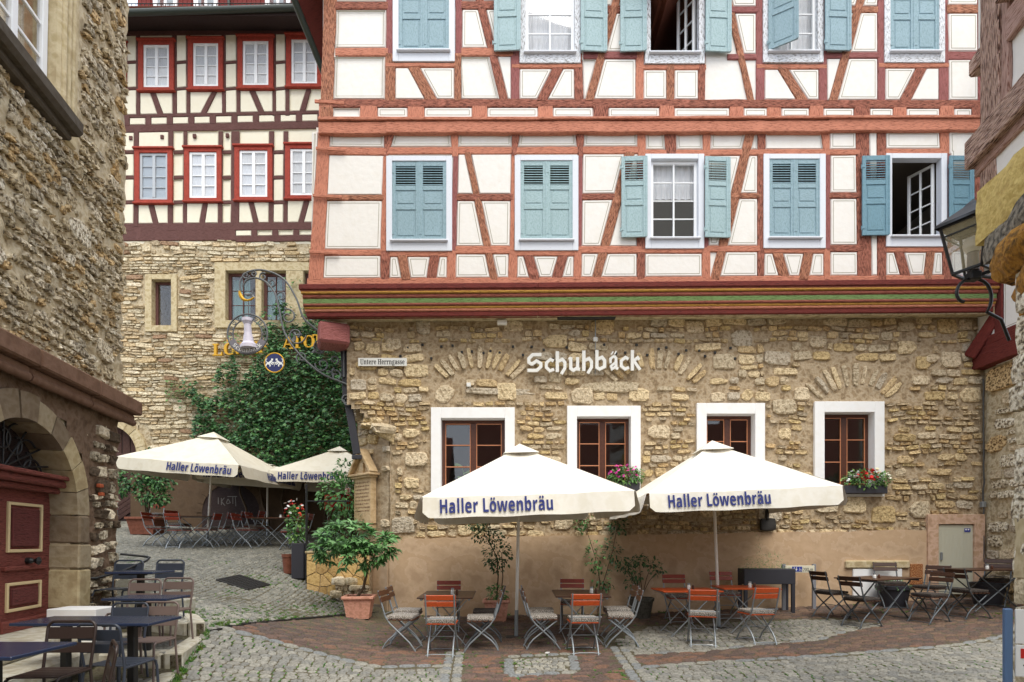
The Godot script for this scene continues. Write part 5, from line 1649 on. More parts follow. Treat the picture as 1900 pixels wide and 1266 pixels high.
# ---------------------------------------------------------------- the old stone house on the left, seen along its wall
func build_left_house() -> void:
	var fr := Transform3D(Basis(Vector3(-0.1867, 0, -0.9824), Vector3.UP, Vector3(0.9824, 0, -0.1867)), Vector3(-5.73, 0, -8.5)) * Transform3D(Basis(Vector3.RIGHT, 0.017), Vector3.ZERO)
	var h := thing("old_stone_house", "old rubble stone house with an arched red door seen along its wall", "house", fr.origin)
	h.transform = fr
	# wall frame: x runs away from the viewer to the corner at 0, z points into the street
	var win := [-2.95, 6.62, -1.78, 8.7]
	var ac := Vector2(-2.16, 1.93)
	obj("wall_core", wall_holes(-9.0, 0.02, 3.4, 11.5, -0.7, -0.06, [[win[0] - 0.25, win[1] - 0.05, win[2] + 0.3, win[3] + 0.3]]), M.mortar_grey, h)
	obj("wall_core", wall_holes(-9.0, 0.02, -0.5, 3.4, -0.7, -0.06, [[ac.x - 1.02, -0.5, ac.x + 1.02, ac.y + 1.03]]), M.mortar_grey, h)
	obj("side_wall", box_mesh(Vector3(0.5, 11.5, 7.0), 0, Vector3(-0.24, 5.7, -4.2)), M.mortar_grey, h)
	obj("inner_wall", box_mesh(Vector3(9.0, 11.5, 0.3), 0, Vector3(-4.5, 5.7, -3.5)), M.room, h)
	obj("floor_slab", box_mesh(Vector3(8.6, 0.25, 2.8), 0, Vector3(-4.5, 3.5, -2.0)), M.room, h)
	var upper := obj("stone_wall", rough_sheet(-9.0, 0.0, 3.5, 11.5, 0.06, 0.05, 2.6, [[win[0] - 0.25, win[1] - 0.05, win[2] + 0.3, win[3] + 0.3]]), M.mortar_grey, h, at(Vector3(0, 0, -0.005)))
	rubble(upper, at(Vector3(0, 0, 0.0)), rect(-4.0, 3.62, -0.02, 11.4), [rect(win[0] - 0.5, win[1] - 0.25, win[2] + 0.5, win[3] + 0.5)], {"h": [0.07, 0.17], "asp": [0.9, 2.0], "gap": 0.02, "deep": 0.055, "skip": 0.18, "big": 50, "wave": 0.12, "seed": 31,
		"mats": [M.grey_a, M.grey_a, M.grey_b, M.grey_b, M.grey_c, M.grey_d, M.grey_e], "tints": [Color(0.7, 0.62, 0.47), Color(0.8, 0.72, 0.56), Color(0.6, 0.52, 0.4), Color(0.72, 0.56, 0.34)], "rest": M.grey_m})
	# ---- upper window in its moulded stone surround
	var b := mb()
	for s in [[win[0] - 0.34, win[0] - 0.02], [win[2] + 0.02, win[2] + 0.44]]:
		var sx := mb()
		sx.box(Vector3((s[0] + s[1]) / 2, (win[1] + win[3]) / 2, -0.16), Vector3(s[1] - s[0], win[3] - win[1] + 0.5, 0.4), 0.03)
		for j in 3: sx.tube([Vector3(lerpf(s[0], s[1], 0.2 + 0.22 * j), win[1], 0.04), Vector3(lerpf(s[0], s[1], 0.2 + 0.22 * j), win[3] + 0.2, 0.04)], 0.035, 8)
		obj("window_jamb", sx.mesh(), M.sandstone, h)
	b.box(Vector3((win[0] + win[2]) / 2 - 0.3, win[1] - 0.12, 0.05), Vector3(2.2, 0.2, 0.36), 0.05)
	b.box(Vector3((win[0] + win[2]) / 2 - 0.3, win[1] - 0.24, 0.0), Vector3(2.1, 0.1, 0.24), 0.04)
	obj("window_sill", b.mesh(), M.dark_stone, h)
	casement(h, "window", at(Vector3((win[0] + win[2]) / 2, win[1], -0.1)), win[2] - win[0], win[3] - win[1], 2, 5, M.sash_white, 0.1, 0.1, 0.035)
	# ---- string course
	for i in 6:
		b = mb()
		var x1 := 0.16 - i * 1.25
		b.box(Vector3(x1 - 0.62, 3.56, 0.05), Vector3(1.235, 0.2, 0.36), 0.02)
		b.box(Vector3(x1 - 0.62, 3.41, 0.01), Vector3(1.235, 0.12, 0.24), 0.03)
		b.tube([Vector3(x1 - 1.23, 3.35, 0.1), Vector3(x1 - 0.01, 3.35, 0.1)], 0.05, 8)
		obj("course_stone", b.mesh(), M.course_stone, h)
	# ---- ground storey: arch, door, jambs, rubble pier
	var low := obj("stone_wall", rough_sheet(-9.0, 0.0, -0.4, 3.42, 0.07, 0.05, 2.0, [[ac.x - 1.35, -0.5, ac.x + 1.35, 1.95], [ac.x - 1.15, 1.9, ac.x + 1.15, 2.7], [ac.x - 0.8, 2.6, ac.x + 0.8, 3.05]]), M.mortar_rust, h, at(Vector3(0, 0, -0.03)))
	rubble(low, at(Vector3(0, 0, 0.0)), PackedVector2Array([Vector2(-0.9, 0.2), Vector2(0.0, 0.2), Vector2(0.0, 3.25), Vector2(-0.7, 3.25), Vector2(-0.86, 2.4)]), [], {"h": [0.1, 0.22], "asp": [0.9, 1.7], "gap": 0.025, "deep": 0.06, "skip": 0.12, "wave": 0.1, "seed": 32, "mats": [M.pale_a, M.grey_a, M.grey_d, M.dark_rubble, M.dark_rubble], "tints": [], "rest": M.stone_m, "limit": 200})
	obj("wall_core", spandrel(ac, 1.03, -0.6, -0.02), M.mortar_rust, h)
	arch_ring(h, ac, 1.0, 1.27, 0.0, PI, 11, -0.45, 0.03, [M.sandstone_b, M.sandstone_c, M.sandstone_d])
	var y := 1.93
	for i in 5:
		var hh: float = [0.36, 0.32, 0.5, 0.42, 0.36][i]
		for s in [-1, 1]:
			var wd := R(0.24, 0.31)
			obj("jamb_stone", box_mesh(Vector3(wd, hh - 0.012, 0.5), 0.02, Vector3(ac.x + s * (1.0 + wd / 2), y - hh / 2, -0.2 + R(-0.01, 0.01))), [M.sandstone_d, M.sandstone_c, M.sandstone_b, M.sandstone, M.sandstone_b][i], h)
		y -= hh
	# the red door with its fanlight
	b = mb()
	b.box(Vector3(ac.x, 1.42, -0.52), Vector3(2.06, 1.76, 0.08), 0.01)
	var out := at(Vector3(0, 0, 0.2))
	var door := obj("red_door", b.mesh(), M.door_red, h, out)
	b = mb()
	b.box(Vector3(ac.x, 2.3, -0.4), Vector3(2.1, 0.09, 0.26), 0.02)
	b.box(Vector3(ac.x, 2.37, -0.38), Vector3(2.16, 0.05, 0.32), 0.015)
	b.box(Vector3(ac.x, 2.22, -0.43), Vector3(2.04, 0.07, 0.16), 0.015)
	obj("door_cornice", b.mesh(), M.door_red, h, out)
	for s in [-1, 1]:
		for r in [[1.47, 2.04], [0.8, 1.13]]:
			var x0: float = ac.x + s * 0.5 - 0.32; var x1: float = ac.x + s * 0.5 + 0.32
			obj("panel_moulding", ring([x0, r[0], x1, r[1]], [x0 + 0.035, r[0] + 0.035, x1 - 0.035, r[1] - 0.035], -0.49, -0.455), M.cream_paint, door)
			obj("door_panel", box_mesh(Vector3(0.5, r[1] - r[0] - 0.13, 0.05), 0.015, Vector3(ac.x + s * 0.5, (r[0] + r[1]) / 2, -0.475)), M.door_red_dark, door)
		obj("rail", box_mesh(Vector3(0.8, 0.05, 0.06), 0.015, Vector3(ac.x + s * 0.5, 1.29, -0.46)), M.door_red, door)
		obj("rail", box_mesh(Vector3(0.9, 0.14, 0.07), 0.02, Vector3(ac.x + s * 0.5, 0.64, -0.46)), M.door_red, door)
	b = mb()
	b.lathe([Vector2(0.035, -0.03), Vector2(0.035, 0.02), Vector2(0.018, 0.05), Vector2(0.05, 0.1), Vector2(0.0, 0.13)], Vector3(ac.x + 0.55, 1.37, -0.45), 12, Basis(Vector3.RIGHT, PI / 2))
	obj("door_knob", b.mesh(), M.black_metal, door)
	b = mb()
	for i in 7:
		var an := PI * (i + 0.5) / 7.0
		var c := ac + Vector2.from_angle(an) * 0.5
		var path := []
		for j in 22:
			var t := j / 21.0
			var q := c + Vector2.from_angle(an + t * 7.0) * (0.22 - 0.17 * t)
			path.append(Vector3(q.x, q.y + 0.32, -0.42))
		b.tube(path, 0.013, 6)
		b.tube([Vector3(ac.x, 2.4, -0.42), Vector3(ac.x + cos(an) * 0.9, 2.4 + sin(an) * 0.5, -0.42)], 0.012, 6)
	obj("fanlight_grille", b.mesh(), M.black_metal, h, out)
	obj("fanlight_board", box_mesh(Vector3(2.0, 1.1, 0.04), 0, Vector3(ac.x, 2.75, -0.56)), M.timber_black, h, out)
	# threshold slabs
	obj("threshold", box_mesh(Vector3(2.6, 0.16, 0.62), 0.03, Vector3(-2.3, 0.5, 0.02)), M.step_stone, h)
	obj("threshold", box_mesh(Vector3(3.4, 0.2, 0.5), 0.03, Vector3(-2.6, 0.32, 0.42)), M.step_stone, h)
	# bent iron handrail beside the door
	b = mb()
	b.tube([Vector3(-0.85, 1.12, 0.0), Vector3(-0.84, 1.12, 0.1), Vector3(-0.55, 1.2, 0.3), Vector3(-0.1, 1.33, 0.42), Vector3(0.05, 1.37, 0.4), Vector3(0.06, 1.39, 0.3), Vector3(-0.05, 1.42, 0.05)], 0.017, 8)
	obj("handrail", b.mesh(), M.black_metal, h)
	obj("clay_brick", box_mesh(Vector3(0.09, 0.05, 0.06), 0.01, Vector3(-0.62, 2.35, 0.03)), M.brick_red, h)
	obj("clay_brick", box_mesh(Vector3(0.07, 0.05, 0.06), 0.01, Vector3(-0.58, 2.24, 0.03)), M.brick_red, h)
	build_terrace()

func build_terrace() -> void:
	var t := thing("stepped_terrace", "", "", Vector3.ZERO)
	tag(t, "cobbled terrace in low steps along the old stone house", "", "", "structure")
	var wallx := func(d: float) -> float: return -5.81 + 0.19 * (8.5 - d)
	var tiers := [[[[-3.2, 3.6], [-3.62, 6.0], [-3.78, 6.7]], 3.6, 6.7, 0.09], [[[-3.78, 6.7], [-4.12, 7.85]], 6.7, 7.85, 0.3], [[[-4.12, 7.85], [-4.55, 8.5], [-5.1, 8.95]], 7.85, 8.95, 0.5]]
	var sp := []
	for q in tiers:
		var poly := PackedVector2Array()
		var flat := PackedVector2Array()
		for p in q[0]: poly.append(Vector2(p[0], p[1]))
		poly.append(Vector2(wallx.call(q[2]), q[2])); poly.append(Vector2(wallx.call(q[1]), q[1]))
		for p in poly: flat.append(Vector2(p.x, p.y))
		var b := mb()
		b.prism(flat, q[3] - 0.5, q[3], Transform3D(Basis(Vector3.RIGHT, Vector3(0, 0, -1), Vector3.UP), Vector3.ZERO))
		obj("terrace_bed", b.mesh(), M.joint, t)
		# cobbles
		var y: float = q[1] + 0.08
		while y < q[2] - 0.22:
			var x := -6.0
			while x < -3.2:
				var p := Vector2(x + R(-0.01, 0.01), y + R(-0.01, 0.01))
				if Geometry2D.is_point_in_polygon(p + Vector2(0.16, 0), poly) and Geometry2D.is_point_in_polygon(p, poly): sp.append([p.x, p.y, q[3]])
				x += 0.115
			y += 0.1
		# kerb along the street and step along the front
		for i in q[0].size() - 1:
			var a := Vector3(q[0][i][0], q[3] + 0.015, -q[0][i][1]); var c := Vector3(q[0][i + 1][0], q[3] + 0.015, -q[0][i + 1][1])
			var n := maxi(1, roundi(a.distance_to(c) / 0.85))
			for j in n:
				var kb := mb()
				kb.bar(a.lerp(c, j / float(n) + 0.008) + Vector3(-0.09, -0.14, 0), a.lerp(c, (j + 1) / float(n) - 0.008) + Vector3(-0.09, -0.14, 0), 0.2, 0.32, 0.02)
				obj("kerb_stone", kb.mesh(), [M.step_stone, M.step_stone_b][j % 2], t)
		if q[1] > 4:
			var x0: float = wallx.call(q[1]); var x1: float = q[0][0][0] - 0.22
			var n := 2
			for j in n:
				obj("step_stone", box_mesh(Vector3((x1 - x0) / n - 0.012, 0.24, 0.3), 0.02, Vector3(lerpf(x0, x1, (j + 0.5) / n), q[3] - 0.1, -q[1] - 0.12)), [M.step_stone_b, M.step_stone][j % 2], t)
	# top step towards the alley
	for j in 2: obj("step_stone", box_mesh(Vector3(0.5, 0.24, 0.3), 0.02, Vector3(-5.68 + j * 0.51, 0.61, -9.0)), [M.step_stone, M.step_stone_b][j], t)
	sp.sort_custom(func(p, q): return p[1] < q[1])
	var mm := MultiMesh.new()
	mm.transform_format = MultiMesh.TRANSFORM_3D
	mm.use_colors = true
	mm.mesh = pavers[1]
	var rest := []
	var shown := 0
	for s in sp:
		var xf := Transform3D(Basis(Vector3.UP, R(-0.1, 0.1)) * Basis.from_scale(Vector3(0.105 * R(0.9, 1), 0.02, 0.09 * R(0.9, 1))), Vector3(s[0], s[2] + R(-0.004, 0.004), -s[1]))
		if shown < 150 and s[1] > 5.7:
			shown += 1
			obj("cobble", pavers[rng.randi() % 6], [M.sett_a, M.sett_b, M.sett_c][rng.randi() % 3], t, xf)
		else: rest.append(xf)
	mm.instance_count = rest.size()
	for i in rest.size():
		mm.set_instance_transform(i, rest[i])
		mm.set_instance_color(i, Color(0.2, 0.2, 0.185) * R(0.8, 1.2))
	var mi := MultiMeshInstance3D.new()
	mi.multimesh = mm
	mi.material_override = M.sett_m
	mi.name = "small_cobbles"
	mi.set_meta("kind", "stuff")
	t.add_child(mi)
# ---------------------------------------------------------------- houses on the right
func rough_block(s: Vector3, amp: float, round_: float, n := 7) -> ArrayMesh:
	# a weathered block: a box rounded towards an ellipsoid, its faces uneven
	var ns := FastNoiseLite.new()
	ns.seed = rng.randi() % 9999
	ns.frequency = 2.2
	ns.fractal_octaves = 4
	var b := mb()
	for ax in 3:
		for sg in [-1.0, 1.0]:
			var i0 := b.v.size()
			for j in n + 1:
				for i in n + 1:
					var p := Vector3.ZERO
					p[ax] = sg
					p[(ax + 1) % 3] = (2.0 * i / n - 1.0) * sg
					p[(ax + 2) % 3] = 2.0 * j / n - 1.0
					var q := p.lerp(p.normalized() * 1.15, round_) * s * 0.5
					q += p.normalized() * amp * ns.get_noise_3dv(q)
					b.vert(q, p.normalized(), Vector2(p[(ax + 1) % 3], p[(ax + 2) % 3]))
			for j in n:
				for i in n:
					var a := i0 + j * (n + 1) + i
					b.t3(a, a + 1, a + n + 2); b.t3(a, a + n + 2, a + n + 1)
	smooth(b)
	return b.mesh()

func build_right_houses() -> void:
	# the near corner: stone pier, moss-grown corbel, timbered storey on top
	var fr := Transform3D(Basis(Vector3(-0.193, 0, 0.981), Vector3.UP, Vector3(-0.981, 0, -0.193)), Vector3(4.16, 0, -5.2))
	var h := thing("corner_house", "weathered timbered house corner on a mossy yellow corbel at the right", "house", fr.origin)
	h.transform = fr
	obj("wall_core", box_mesh(Vector3(2.4, 3.9, 1.5), 0, Vector3(1.76, 1.7, -0.95)), M.mortar_grey, h)
	obj("wall_core", box_mesh(Vector3(2.8, 4.0, 1.6), 0, Vector3(1.42, 6.4, -0.85)), M.plaster, h)
	var y := -0.1
	while y < 3.5:
		var hh := R(0.2, 0.36)
		for c in 3:
			obj("pier_stone", rough_block(Vector3(R(0.3, 0.46), hh - 0.015, 0.4), 0.05, 0.22, 5), [M.grey_e, M.grey_a, M.grey_e, M.pale_b][rng.randi() % 4], h, at(Vector3(0.72 + c * 0.4 + R(-0.03, 0.03), y + hh / 2, -0.14 + R(-0.02, 0.02))))
		y += hh
	obj("pier_stone", rough_block(Vector3(0.4, 0.5, 0.42), 0.05, 0.2), M.sandstone, h, at(Vector3(0.76, 1.55, -0.12)))
	obj("corbel_stone", rough_block(Vector3(1.3, 0.46, 0.9), 0.05, 0.1, 10), M.corbel_yellow, h, at(Vector3(0.72, 4.42, -0.36)))
	obj("corbel_stone", rough_block(Vector3(1.2, 0.3, 0.86), 0.05, 0.2, 10), M.corbel_grey, h, at(Vector3(0.74, 4.12, -0.33)))
	obj("corbel_stone", rough_block(Vector3(1.2, 0.38, 0.84), 0.09, 0.55, 10), M.corbel_moss, h, at(Vector3(0.78, 3.9, -0.3)))
	obj("corbel_stone", rough_block(Vector3(1.05, 0.46, 0.7), 0.1, 0.7, 10), M.corbel_moss, h, at(Vector3(0.86, 3.6, -0.3)))
	beam(h, [Vector2(0.02, 4.6), Vector2(0.25, 4.6), Vector2(0.25, 4.86), Vector2(0.02, 4.86)], 0.03, 0.2, M.timber_grey, "post")
	var b := mb()
	beam(h, [Vector2(0.0, 5.14), Vector2(0.27, 5.14), Vector2(0.27, 8.0), Vector2(0.0, 8.0)], 0.02, 0.3, M.timber_grey, "corner_post")
	beam(h, [Vector2(0.275, 5.14), Vector2(0.37, 5.14), Vector2(0.37, 8.0), Vector2(0.275, 8.0)], 0.005, 0.1, M.timber_pale, "post")
	beam(h, [Vector2(-0.05, 4.93), Vector2(-0.05, 5.18), Vector2(2.4, 5.18), Vector2(2.4, 4.93)], 0.11, 0.3, M.timber_grey)
	beam(h, [Vector2(-0.02, 4.84), Vector2(-0.02, 4.94), Vector2(2.4, 4.94), Vector2(2.4, 4.84)], 0.05, 0.2, M.timber_pale)
	beam(h, [Vector2(0.37, 5.72), Vector2(0.37, 5.98), Vector2(2.4, 5.98), Vector2(2.4, 5.72)], 0.02, 0.15, M.timber_pale)
	beam(h, [Vector2(0.62, 5.7), Vector2(0.75, 5.7), Vector2(0.6, 5.0), Vector2(0.45, 5.0)].map(func(p): return p + Vector2(0.5, 0)), 0.01, 0.15, M.timber_pale, "strut")
	beam(h, [Vector2(0.36, 6.05), Vector2(0.36, 6.12), Vector2(2.4, 6.12), Vector2(2.4, 6.05)], 0.09, 0.2, M.timber_grey, "window_ledge")
	b.box(Vector3(1.3, 6.85, -0.02), Vector3(1.75, 1.4, 0.1), 0.01)
	obj("window_frame", b.mesh(), M.sash_white, h)
	obj("wall_end", box_mesh(Vector3(0.06, 0.75, 0.12), 0.01, Vector3(-0.11, 6.35, -0.1)), M.plaster, h)
	obj("beam_end", box_mesh(Vector3(0.24, 0.16, 0.16), 0.02, Vector3(-0.1, 5.94, -0.08)), M.timber_grey, h)
	obj("plaster_panel", rough_sheet(0.37, 2.4, 5.15, 5.72, 0.1, 0.01, 2.0), M.plaster, h, at(Vector3(0, 0, -0.03)))
	obj("plaster_panel", rough_sheet(0.24, 2.4, 4.5, 4.86, 0.1, 0.01, 2.0), M.plaster, h, at(Vector3(0, 0, 0.02)))
	# lantern on a curled bracket
	var l := thing("wall_lantern", "old black wall lantern with glass panes and a white bulb", "lantern", Vector3(4.28, 4.1, -5.45))
	b = mb()
	var w0 := 0.115; var w1 := 0.185; var ht := 0.44
	var cs := [Vector2(-1, -1), Vector2(1, -1), Vector2(1, 1), Vector2(-1, 1)]
	for i in 4:
		var c: Vector2 = cs[i]; var d: Vector2 = cs[(i + 1) % 4]
		b.bar(Vector3(c.x * w0, 0, c.y * w0), Vector3(c.x * w1, ht, c.y * w1), 0.022, 0.022, 0.003)
		b.bar(Vector3(c.x * w0, 0, c.y * w0), Vector3(d.x * w0, 0, d.y * w0), 0.025, 0.025, 0.003)
		b.bar(Vector3(c.x * w1, ht, c.y * w1), Vector3(d.x * w1, ht, d.y * w1), 0.025, 0.03, 0.003)
		b.bar(Vector3(c.x * w1 * 0.93, ht * 0.8, c.y * w1 * 0.93), Vector3(d.x * w1 * 0.93, ht * 0.8, d.y * w1 * 0.93), 0.012, 0.012)
	obj("frame", b.mesh(), M.black_metal, l, at(Vector3.ZERO, 0.5))
	for i in 4:
		var c: Vector2 = cs[i]; var d: Vector2 = cs[(i + 1) % 4]
		b = mb()
		b.quad(Vector3(c.x * w0, 0.01, c.y * w0), Vector3(d.x * w0, 0.01, d.y * w0), Vector3(d.x * w1, ht, d.y * w1), Vector3(c.x * w1, ht, c.y * w1))
		obj("glass_pane", b.mesh(), M.lantern_glass, l, at(Vector3.ZERO, 0.5))
	b = mb()
	b.lathe([Vector2(0.31, ht + 0.0), Vector2(0.3, ht + 0.03), Vector2(0.08, ht + 0.17), Vector2(0.05, ht + 0.2), Vector2(0.0, ht + 0.24)], Vector3.ZERO, 4, Basis(Vector3.UP, 0.5 + PI / 4))
	obj("cap", b.mesh(), M.black_metal, l)
	b = mb()
	b.lathe([Vector2(0.0, 0.0), Vector2(0.05, 0.01), Vector2(0.045, 0.17), Vector2(0.05, 0.18)], Vector3.ZERO, 12)
	obj("lamp_holder", b.mesh(), M.bulb_base, l)
	b = mb()
	b.lathe([Vector2(0.045, 0.18), Vector2(0.075, 0.22), Vector2(0.082, 0.26), Vector2(0.06, 0.31), Vector2(0.0, 0.335)], Vector3.ZERO, 16)
	obj("bulb", b.mesh(), M.bulb, l)
	b = mb()
	b.box(Vector3(0, -0.04, 0), Vector3(0.1, 0.08, 0.1), 0.01)
	var path := []
	for i in 20:
		var t := i / 19.0
		path.append(Vector3(-0.05, -0.24, 0) + Vector3(cos(PI * 1.25 - t * PI * 1.45), sin(PI * 1.25 - t * PI * 1.45), 0) * (0.05 + 0.17 * minf(1.0, t * 1.4)))
	path.append(Vector3(0.3, -0.42, -0.05)); path.append(Vector3(0.42, -0.6, -0.1))
	b.tube(path, 0.015, 8)
	b.tube([Vector3(0, -0.05, 0), Vector3(0.1, -0.03, -0.02), Vector3(0.5, -0.03, -0.1)], 0.016, 8)
	obj("bracket", b.mesh(), M.black_metal, l)
	# the house across, closing the little square at the right
	var f2 := Transform3D(Basis(Vector3(0, 0, 1), Vector3.UP, Vector3(-1, 0, 0)), Vector3(9.63, 0, -12))
	var g := thing("side_house", "rubble stone side wall under a dark red beam beside the inn", "house", f2.origin)
	g.transform = f2
	obj("wall_core", box_mesh(Vector3(4.0, 5.2, 0.8), 0, Vector3(2.0, 2.6, -0.45)), M.mortar_grey, g)
	obj("wall_core", box_mesh(Vector3(4.0, 7.0, 0.9), 0, Vector3(2.0, 8.6, -0.42)), M.plaster, g)
	var wall := obj("stone_wall", rough_sheet(0.0, 3.4, 0.0, 5.2, 0.09, 0.03, 2.0), M.mortar_grey, g, at(Vector3(0, 0, -0.02)))
	rubble(wall, at(Vector3(0, 0, 0.0)), rect(0.02, 0.2, 3.2, 5.15), [], {"h": [0.13, 0.3], "asp": [1.2, 2.6], "gap": 0.03, "deep": 0.06, "skip": 0.05, "big": 10, "wave": 0.05, "seed": 41, "mats": [M.grey_a, M.grey_e, M.stone_d, M.stone_f, M.stone_b, M.grey_c], "tints": [Color(0.4, 0.35, 0.26)], "rest": M.stone_m, "limit": 220})
	for s in [[5.1, 5.36, 0.22], [5.36, 5.5, 0.2], [5.5, 5.68, 0.17]]:
		beam(g, [Vector2(-0.02, s[0]), Vector2(-0.02, s[1]), Vector2(3.2, s[1]), Vector2(3.2, s[0])], s[2], 0.3, M.timber_dark)
	beam(g, [Vector2(0.42, 5.68), Vector2(0.62, 5.68), Vector2(0.62, 7.0), Vector2(0.42, 7.0)], 0.13, 0.2, M.timber_dark, "post")
	beam(g, [Vector2(1.12, 5.68), Vector2(1.3, 5.68), Vector2(1.3, 7.0), Vector2(1.12, 7.0)], 0.13, 0.2, M.timber_dark, "post")
	panels(g, rect(-0.02, 5.68, 2.0, 7.0), [rect(0.42, 5.6, 0.62, 7.1), rect(1.12, 5.6, 1.3, 7.1)], 0.115, M.plaster, M.line)
	b = mb()
	var cable := []
	for i in 24: cable.append(Vector3(0.07 + R(-0.015, 0.015), 4.9 - i * 0.19, 0.05 + R(-0.01, 0.01)))
	b.tube(cable, 0.018, 6)
	obj("conduit", b.mesh(), M.metal_dark, g)
	obj("junction_box", box_mesh(Vector3(0.09, 0.12, 0.08), 0.01, Vector3(0.07, 2.35, 0.06)), M.metal_grey, g)
	# houses across the street behind the viewer, mirrored in the panes
	for o in [[-11.5, 15.0, 4.2, 9.0, 13.6, "low house across the street, left of the gap"], [6.2, 15.0, 3.6, 10.0, 17.0, "long house across the street with a red tiled roof"], [23.6, 15.5, 4.0, 10.5, 16.0, "rightmost house across the street"]]:
		var q := thing("opposite_house", o[5], "house", Vector3(o[0], 0, o[1]))
		b = mb()
		b.box(Vector3(0, o[2] / 2, 3.0), Vector3(o[4], o[2], 6.0))
		obj("wall", b.mesh(), M.facing_wall, q)
		b = mb()
		b.bar(Vector3(0, o[2] - 0.2, -0.5), Vector3(0, o[3], 3.0), o[4] + 0.8, 0.25)
		b.bar(Vector3(0, o[3], 3.0), Vector3(0, o[2] - 0.2, 6.5), o[4] + 0.8, 0.25)
		obj("roof", b.mesh(), M.roof_tile, q)
		for i in 4:
			for j in 2:
				var x: float = (i - 1.5) * 2.6
				var win := obj("window", box_mesh(Vector3(1.1, 1.3, 0.1), 0.01, Vector3(x, 1.3 + j * 1.7, -0.02)), M.sash_white, q)
				obj("pane", box_mesh(Vector3(0.9, 1.2, 0.02), 0, Vector3(x, 1.3 + j * 1.7, -0.08)), M.dark_pane, win)

# ---------------------------------------------------------------- parasols
func parasol(label: String, base: Vector3, top_shift: Vector3, half: float, edge: float, apex: float, turn: float, tilt: Vector2, m: Material, text_at: float) -> void:
	# base: foot of the pole; edge and apex: heights above it; tilt: how the canopy dips along its own x and z
	var u := thing("parasol", label, "parasol", base, 0.0, "cream parasols over the cafe tables")
	var bs := Basis(Vector3.UP, turn)
	var c := top_shift
	var pt := func(x: float, z: float, y: float) -> Vector3: return c + bs * Vector3(x, y + tilt.x * x + tilt.y * z, z)
	var b := mb()
	b.tube([Vector3.ZERO, c * 0.12 + Vector3(0, 0.45, 0)], 0.032, 14)
	obj("pole_sleeve", b.mesh(), M.galvanised, u)
	b = mb()
	b.tube([c * 0.1 + Vector3(0, 0.4, 0), c + Vector3(0, apex - 0.1, 0)], 0.027, 14)
	obj("pole", b.mesh(), M.pole_white, u)
	obj("ground_socket", box_mesh(Vector3(0.34, 0.03, 0.34), 0.008), M.iron, u)
	var cut := 0.14
	for f in 4:
		var fb := Basis(Vector3.UP, f * PI / 2)
		var pf := func(s: float, t: float) -> Vector3:
			var q: Vector3 = fb * Vector3(s * half * t, 0, half * t)
			var y := lerpf(apex, edge, t) - 0.085 * sin(PI * t) * (1.0 - s * s) + 0.006 * sin(s * 11.0 + t * 7.0 + f) * t - 0.015 * (1.0 - s * s) * t
			return pt.call(q.x, q.z, y)
		b = mb()
		var ns := 10; var nt := 8
		for j in nt + 1:
			for i in ns + 1:
				b.vert(pf.call(i * 2.0 / ns - 1.0, lerpf(cut, 1.0, float(j) / nt)), Vector3.UP, Vector2(i, j) * 0.2)
		for j in nt:
			for i in ns:
				var a := j * (ns + 1) + i
				b.t3(a, a + ns + 1, a + ns + 2); b.t3(a, a + ns + 2, a + 1)
		smooth(b)
		obj("canopy", b.mesh(), m, u)
		# vent cap
		b = mb()
		var v0: Vector3 = pf.call(0, 0) + Vector3(0, 0.06, 0)
		b.tri(v0, pf.call(-1.0, cut + 0.05) + Vector3(0, 0.045, 0), pf.call(1.0, cut + 0.05) + Vector3(0, 0.045, 0))
		obj("vent_cap", b.mesh(), m, u)
		# valance with rounded ends
		b = mb()
		ns = 36; nt = 5
		var drop := 0.29
		var out: Vector3 = bs * fb * Vector3(0, 0, 1)
		var flare := 0.16 if f % 2 == 0 else 0.3
		for j in nt + 1:
			for i in ns + 1:
				var s := (i * 2.0 / ns - 1.0) * 0.985
				var e := clampf((1.0 - absf(s)) * half / 0.13, 0.0, 1.0)
				var dd := drop * (0.45 + 0.55 * sqrt(1.0 - (1.0 - e) * (1.0 - e)))
				var q: Vector3 = pf.call(s, 1.0)
				var w := 0.011 * sin(s * 9.0 + f * 2.0 + base.x) * float(j) / nt
				b.vert(q + Vector3(0, -dd * j / nt, 0) + out * (w + 0.012 + flare * dd * j / nt), out, Vector2(s, j * 0.1))
		for j in nt:
			for i in ns:
				var a := j * (ns + 1) + i
				b.t3(a, a + ns + 1, a + ns + 2); b.t3(a, a + ns + 2, a + 1)
		smooth(b)
		var val := obj("valance", b.mesh(), m, u)
		# printed name: letters a hair proud of the cloth
		var wx := half * 2.0
		var l: Vector3 = pf.call(-1.0, 1.0); var r: Vector3 = pf.call(1.0, 1.0)
		var xd := (r - l).normalized()
		var yd := (Vector3.UP - xd * xd.y - out * flare).normalized()
		var zd := xd.cross(yd).normalized()
		yd = zd.cross(xd)
		var tw := wx * 0.52
		var o := l.lerp(r, text_at) + out * (0.027 + flare * drop * 0.5) - Vector3(0, drop * 0.5, 0)
		text(val, "Haller Löwenbräu", "Droid Sans", 0.2, M.print_blue, Vector3.ZERO, tw, 0.006, true, Transform3D(Basis(xd, yd, zd), o))
	for i in 8:
		var d := [Vector2(1, 0), Vector2(1, 1), Vector2(0, 1), Vector2(-1, 1), Vector2(-1, 0), Vector2(-1, -1), Vector2(0, -1), Vector2(1, -1)][i] as Vector2
		b = mb()
		var drop_in := 0.1 if i % 2 == 0 else 0.03
		b.bar(pt.call(0, 0, apex - 0.2), pt.call(d.x * half * 0.97, d.y * half * 0.97, edge - drop_in * 0.4 - 0.04), 0.02, 0.03)
		b.bar(pt.call(0, 0, edge - 0.05), pt.call(d.x * half * 0.5, d.y * half * 0.5, (apex + edge) / 2 - 0.1), 0.015, 0.02)
		obj("rib", b.mesh(), M.rib_wood, u)

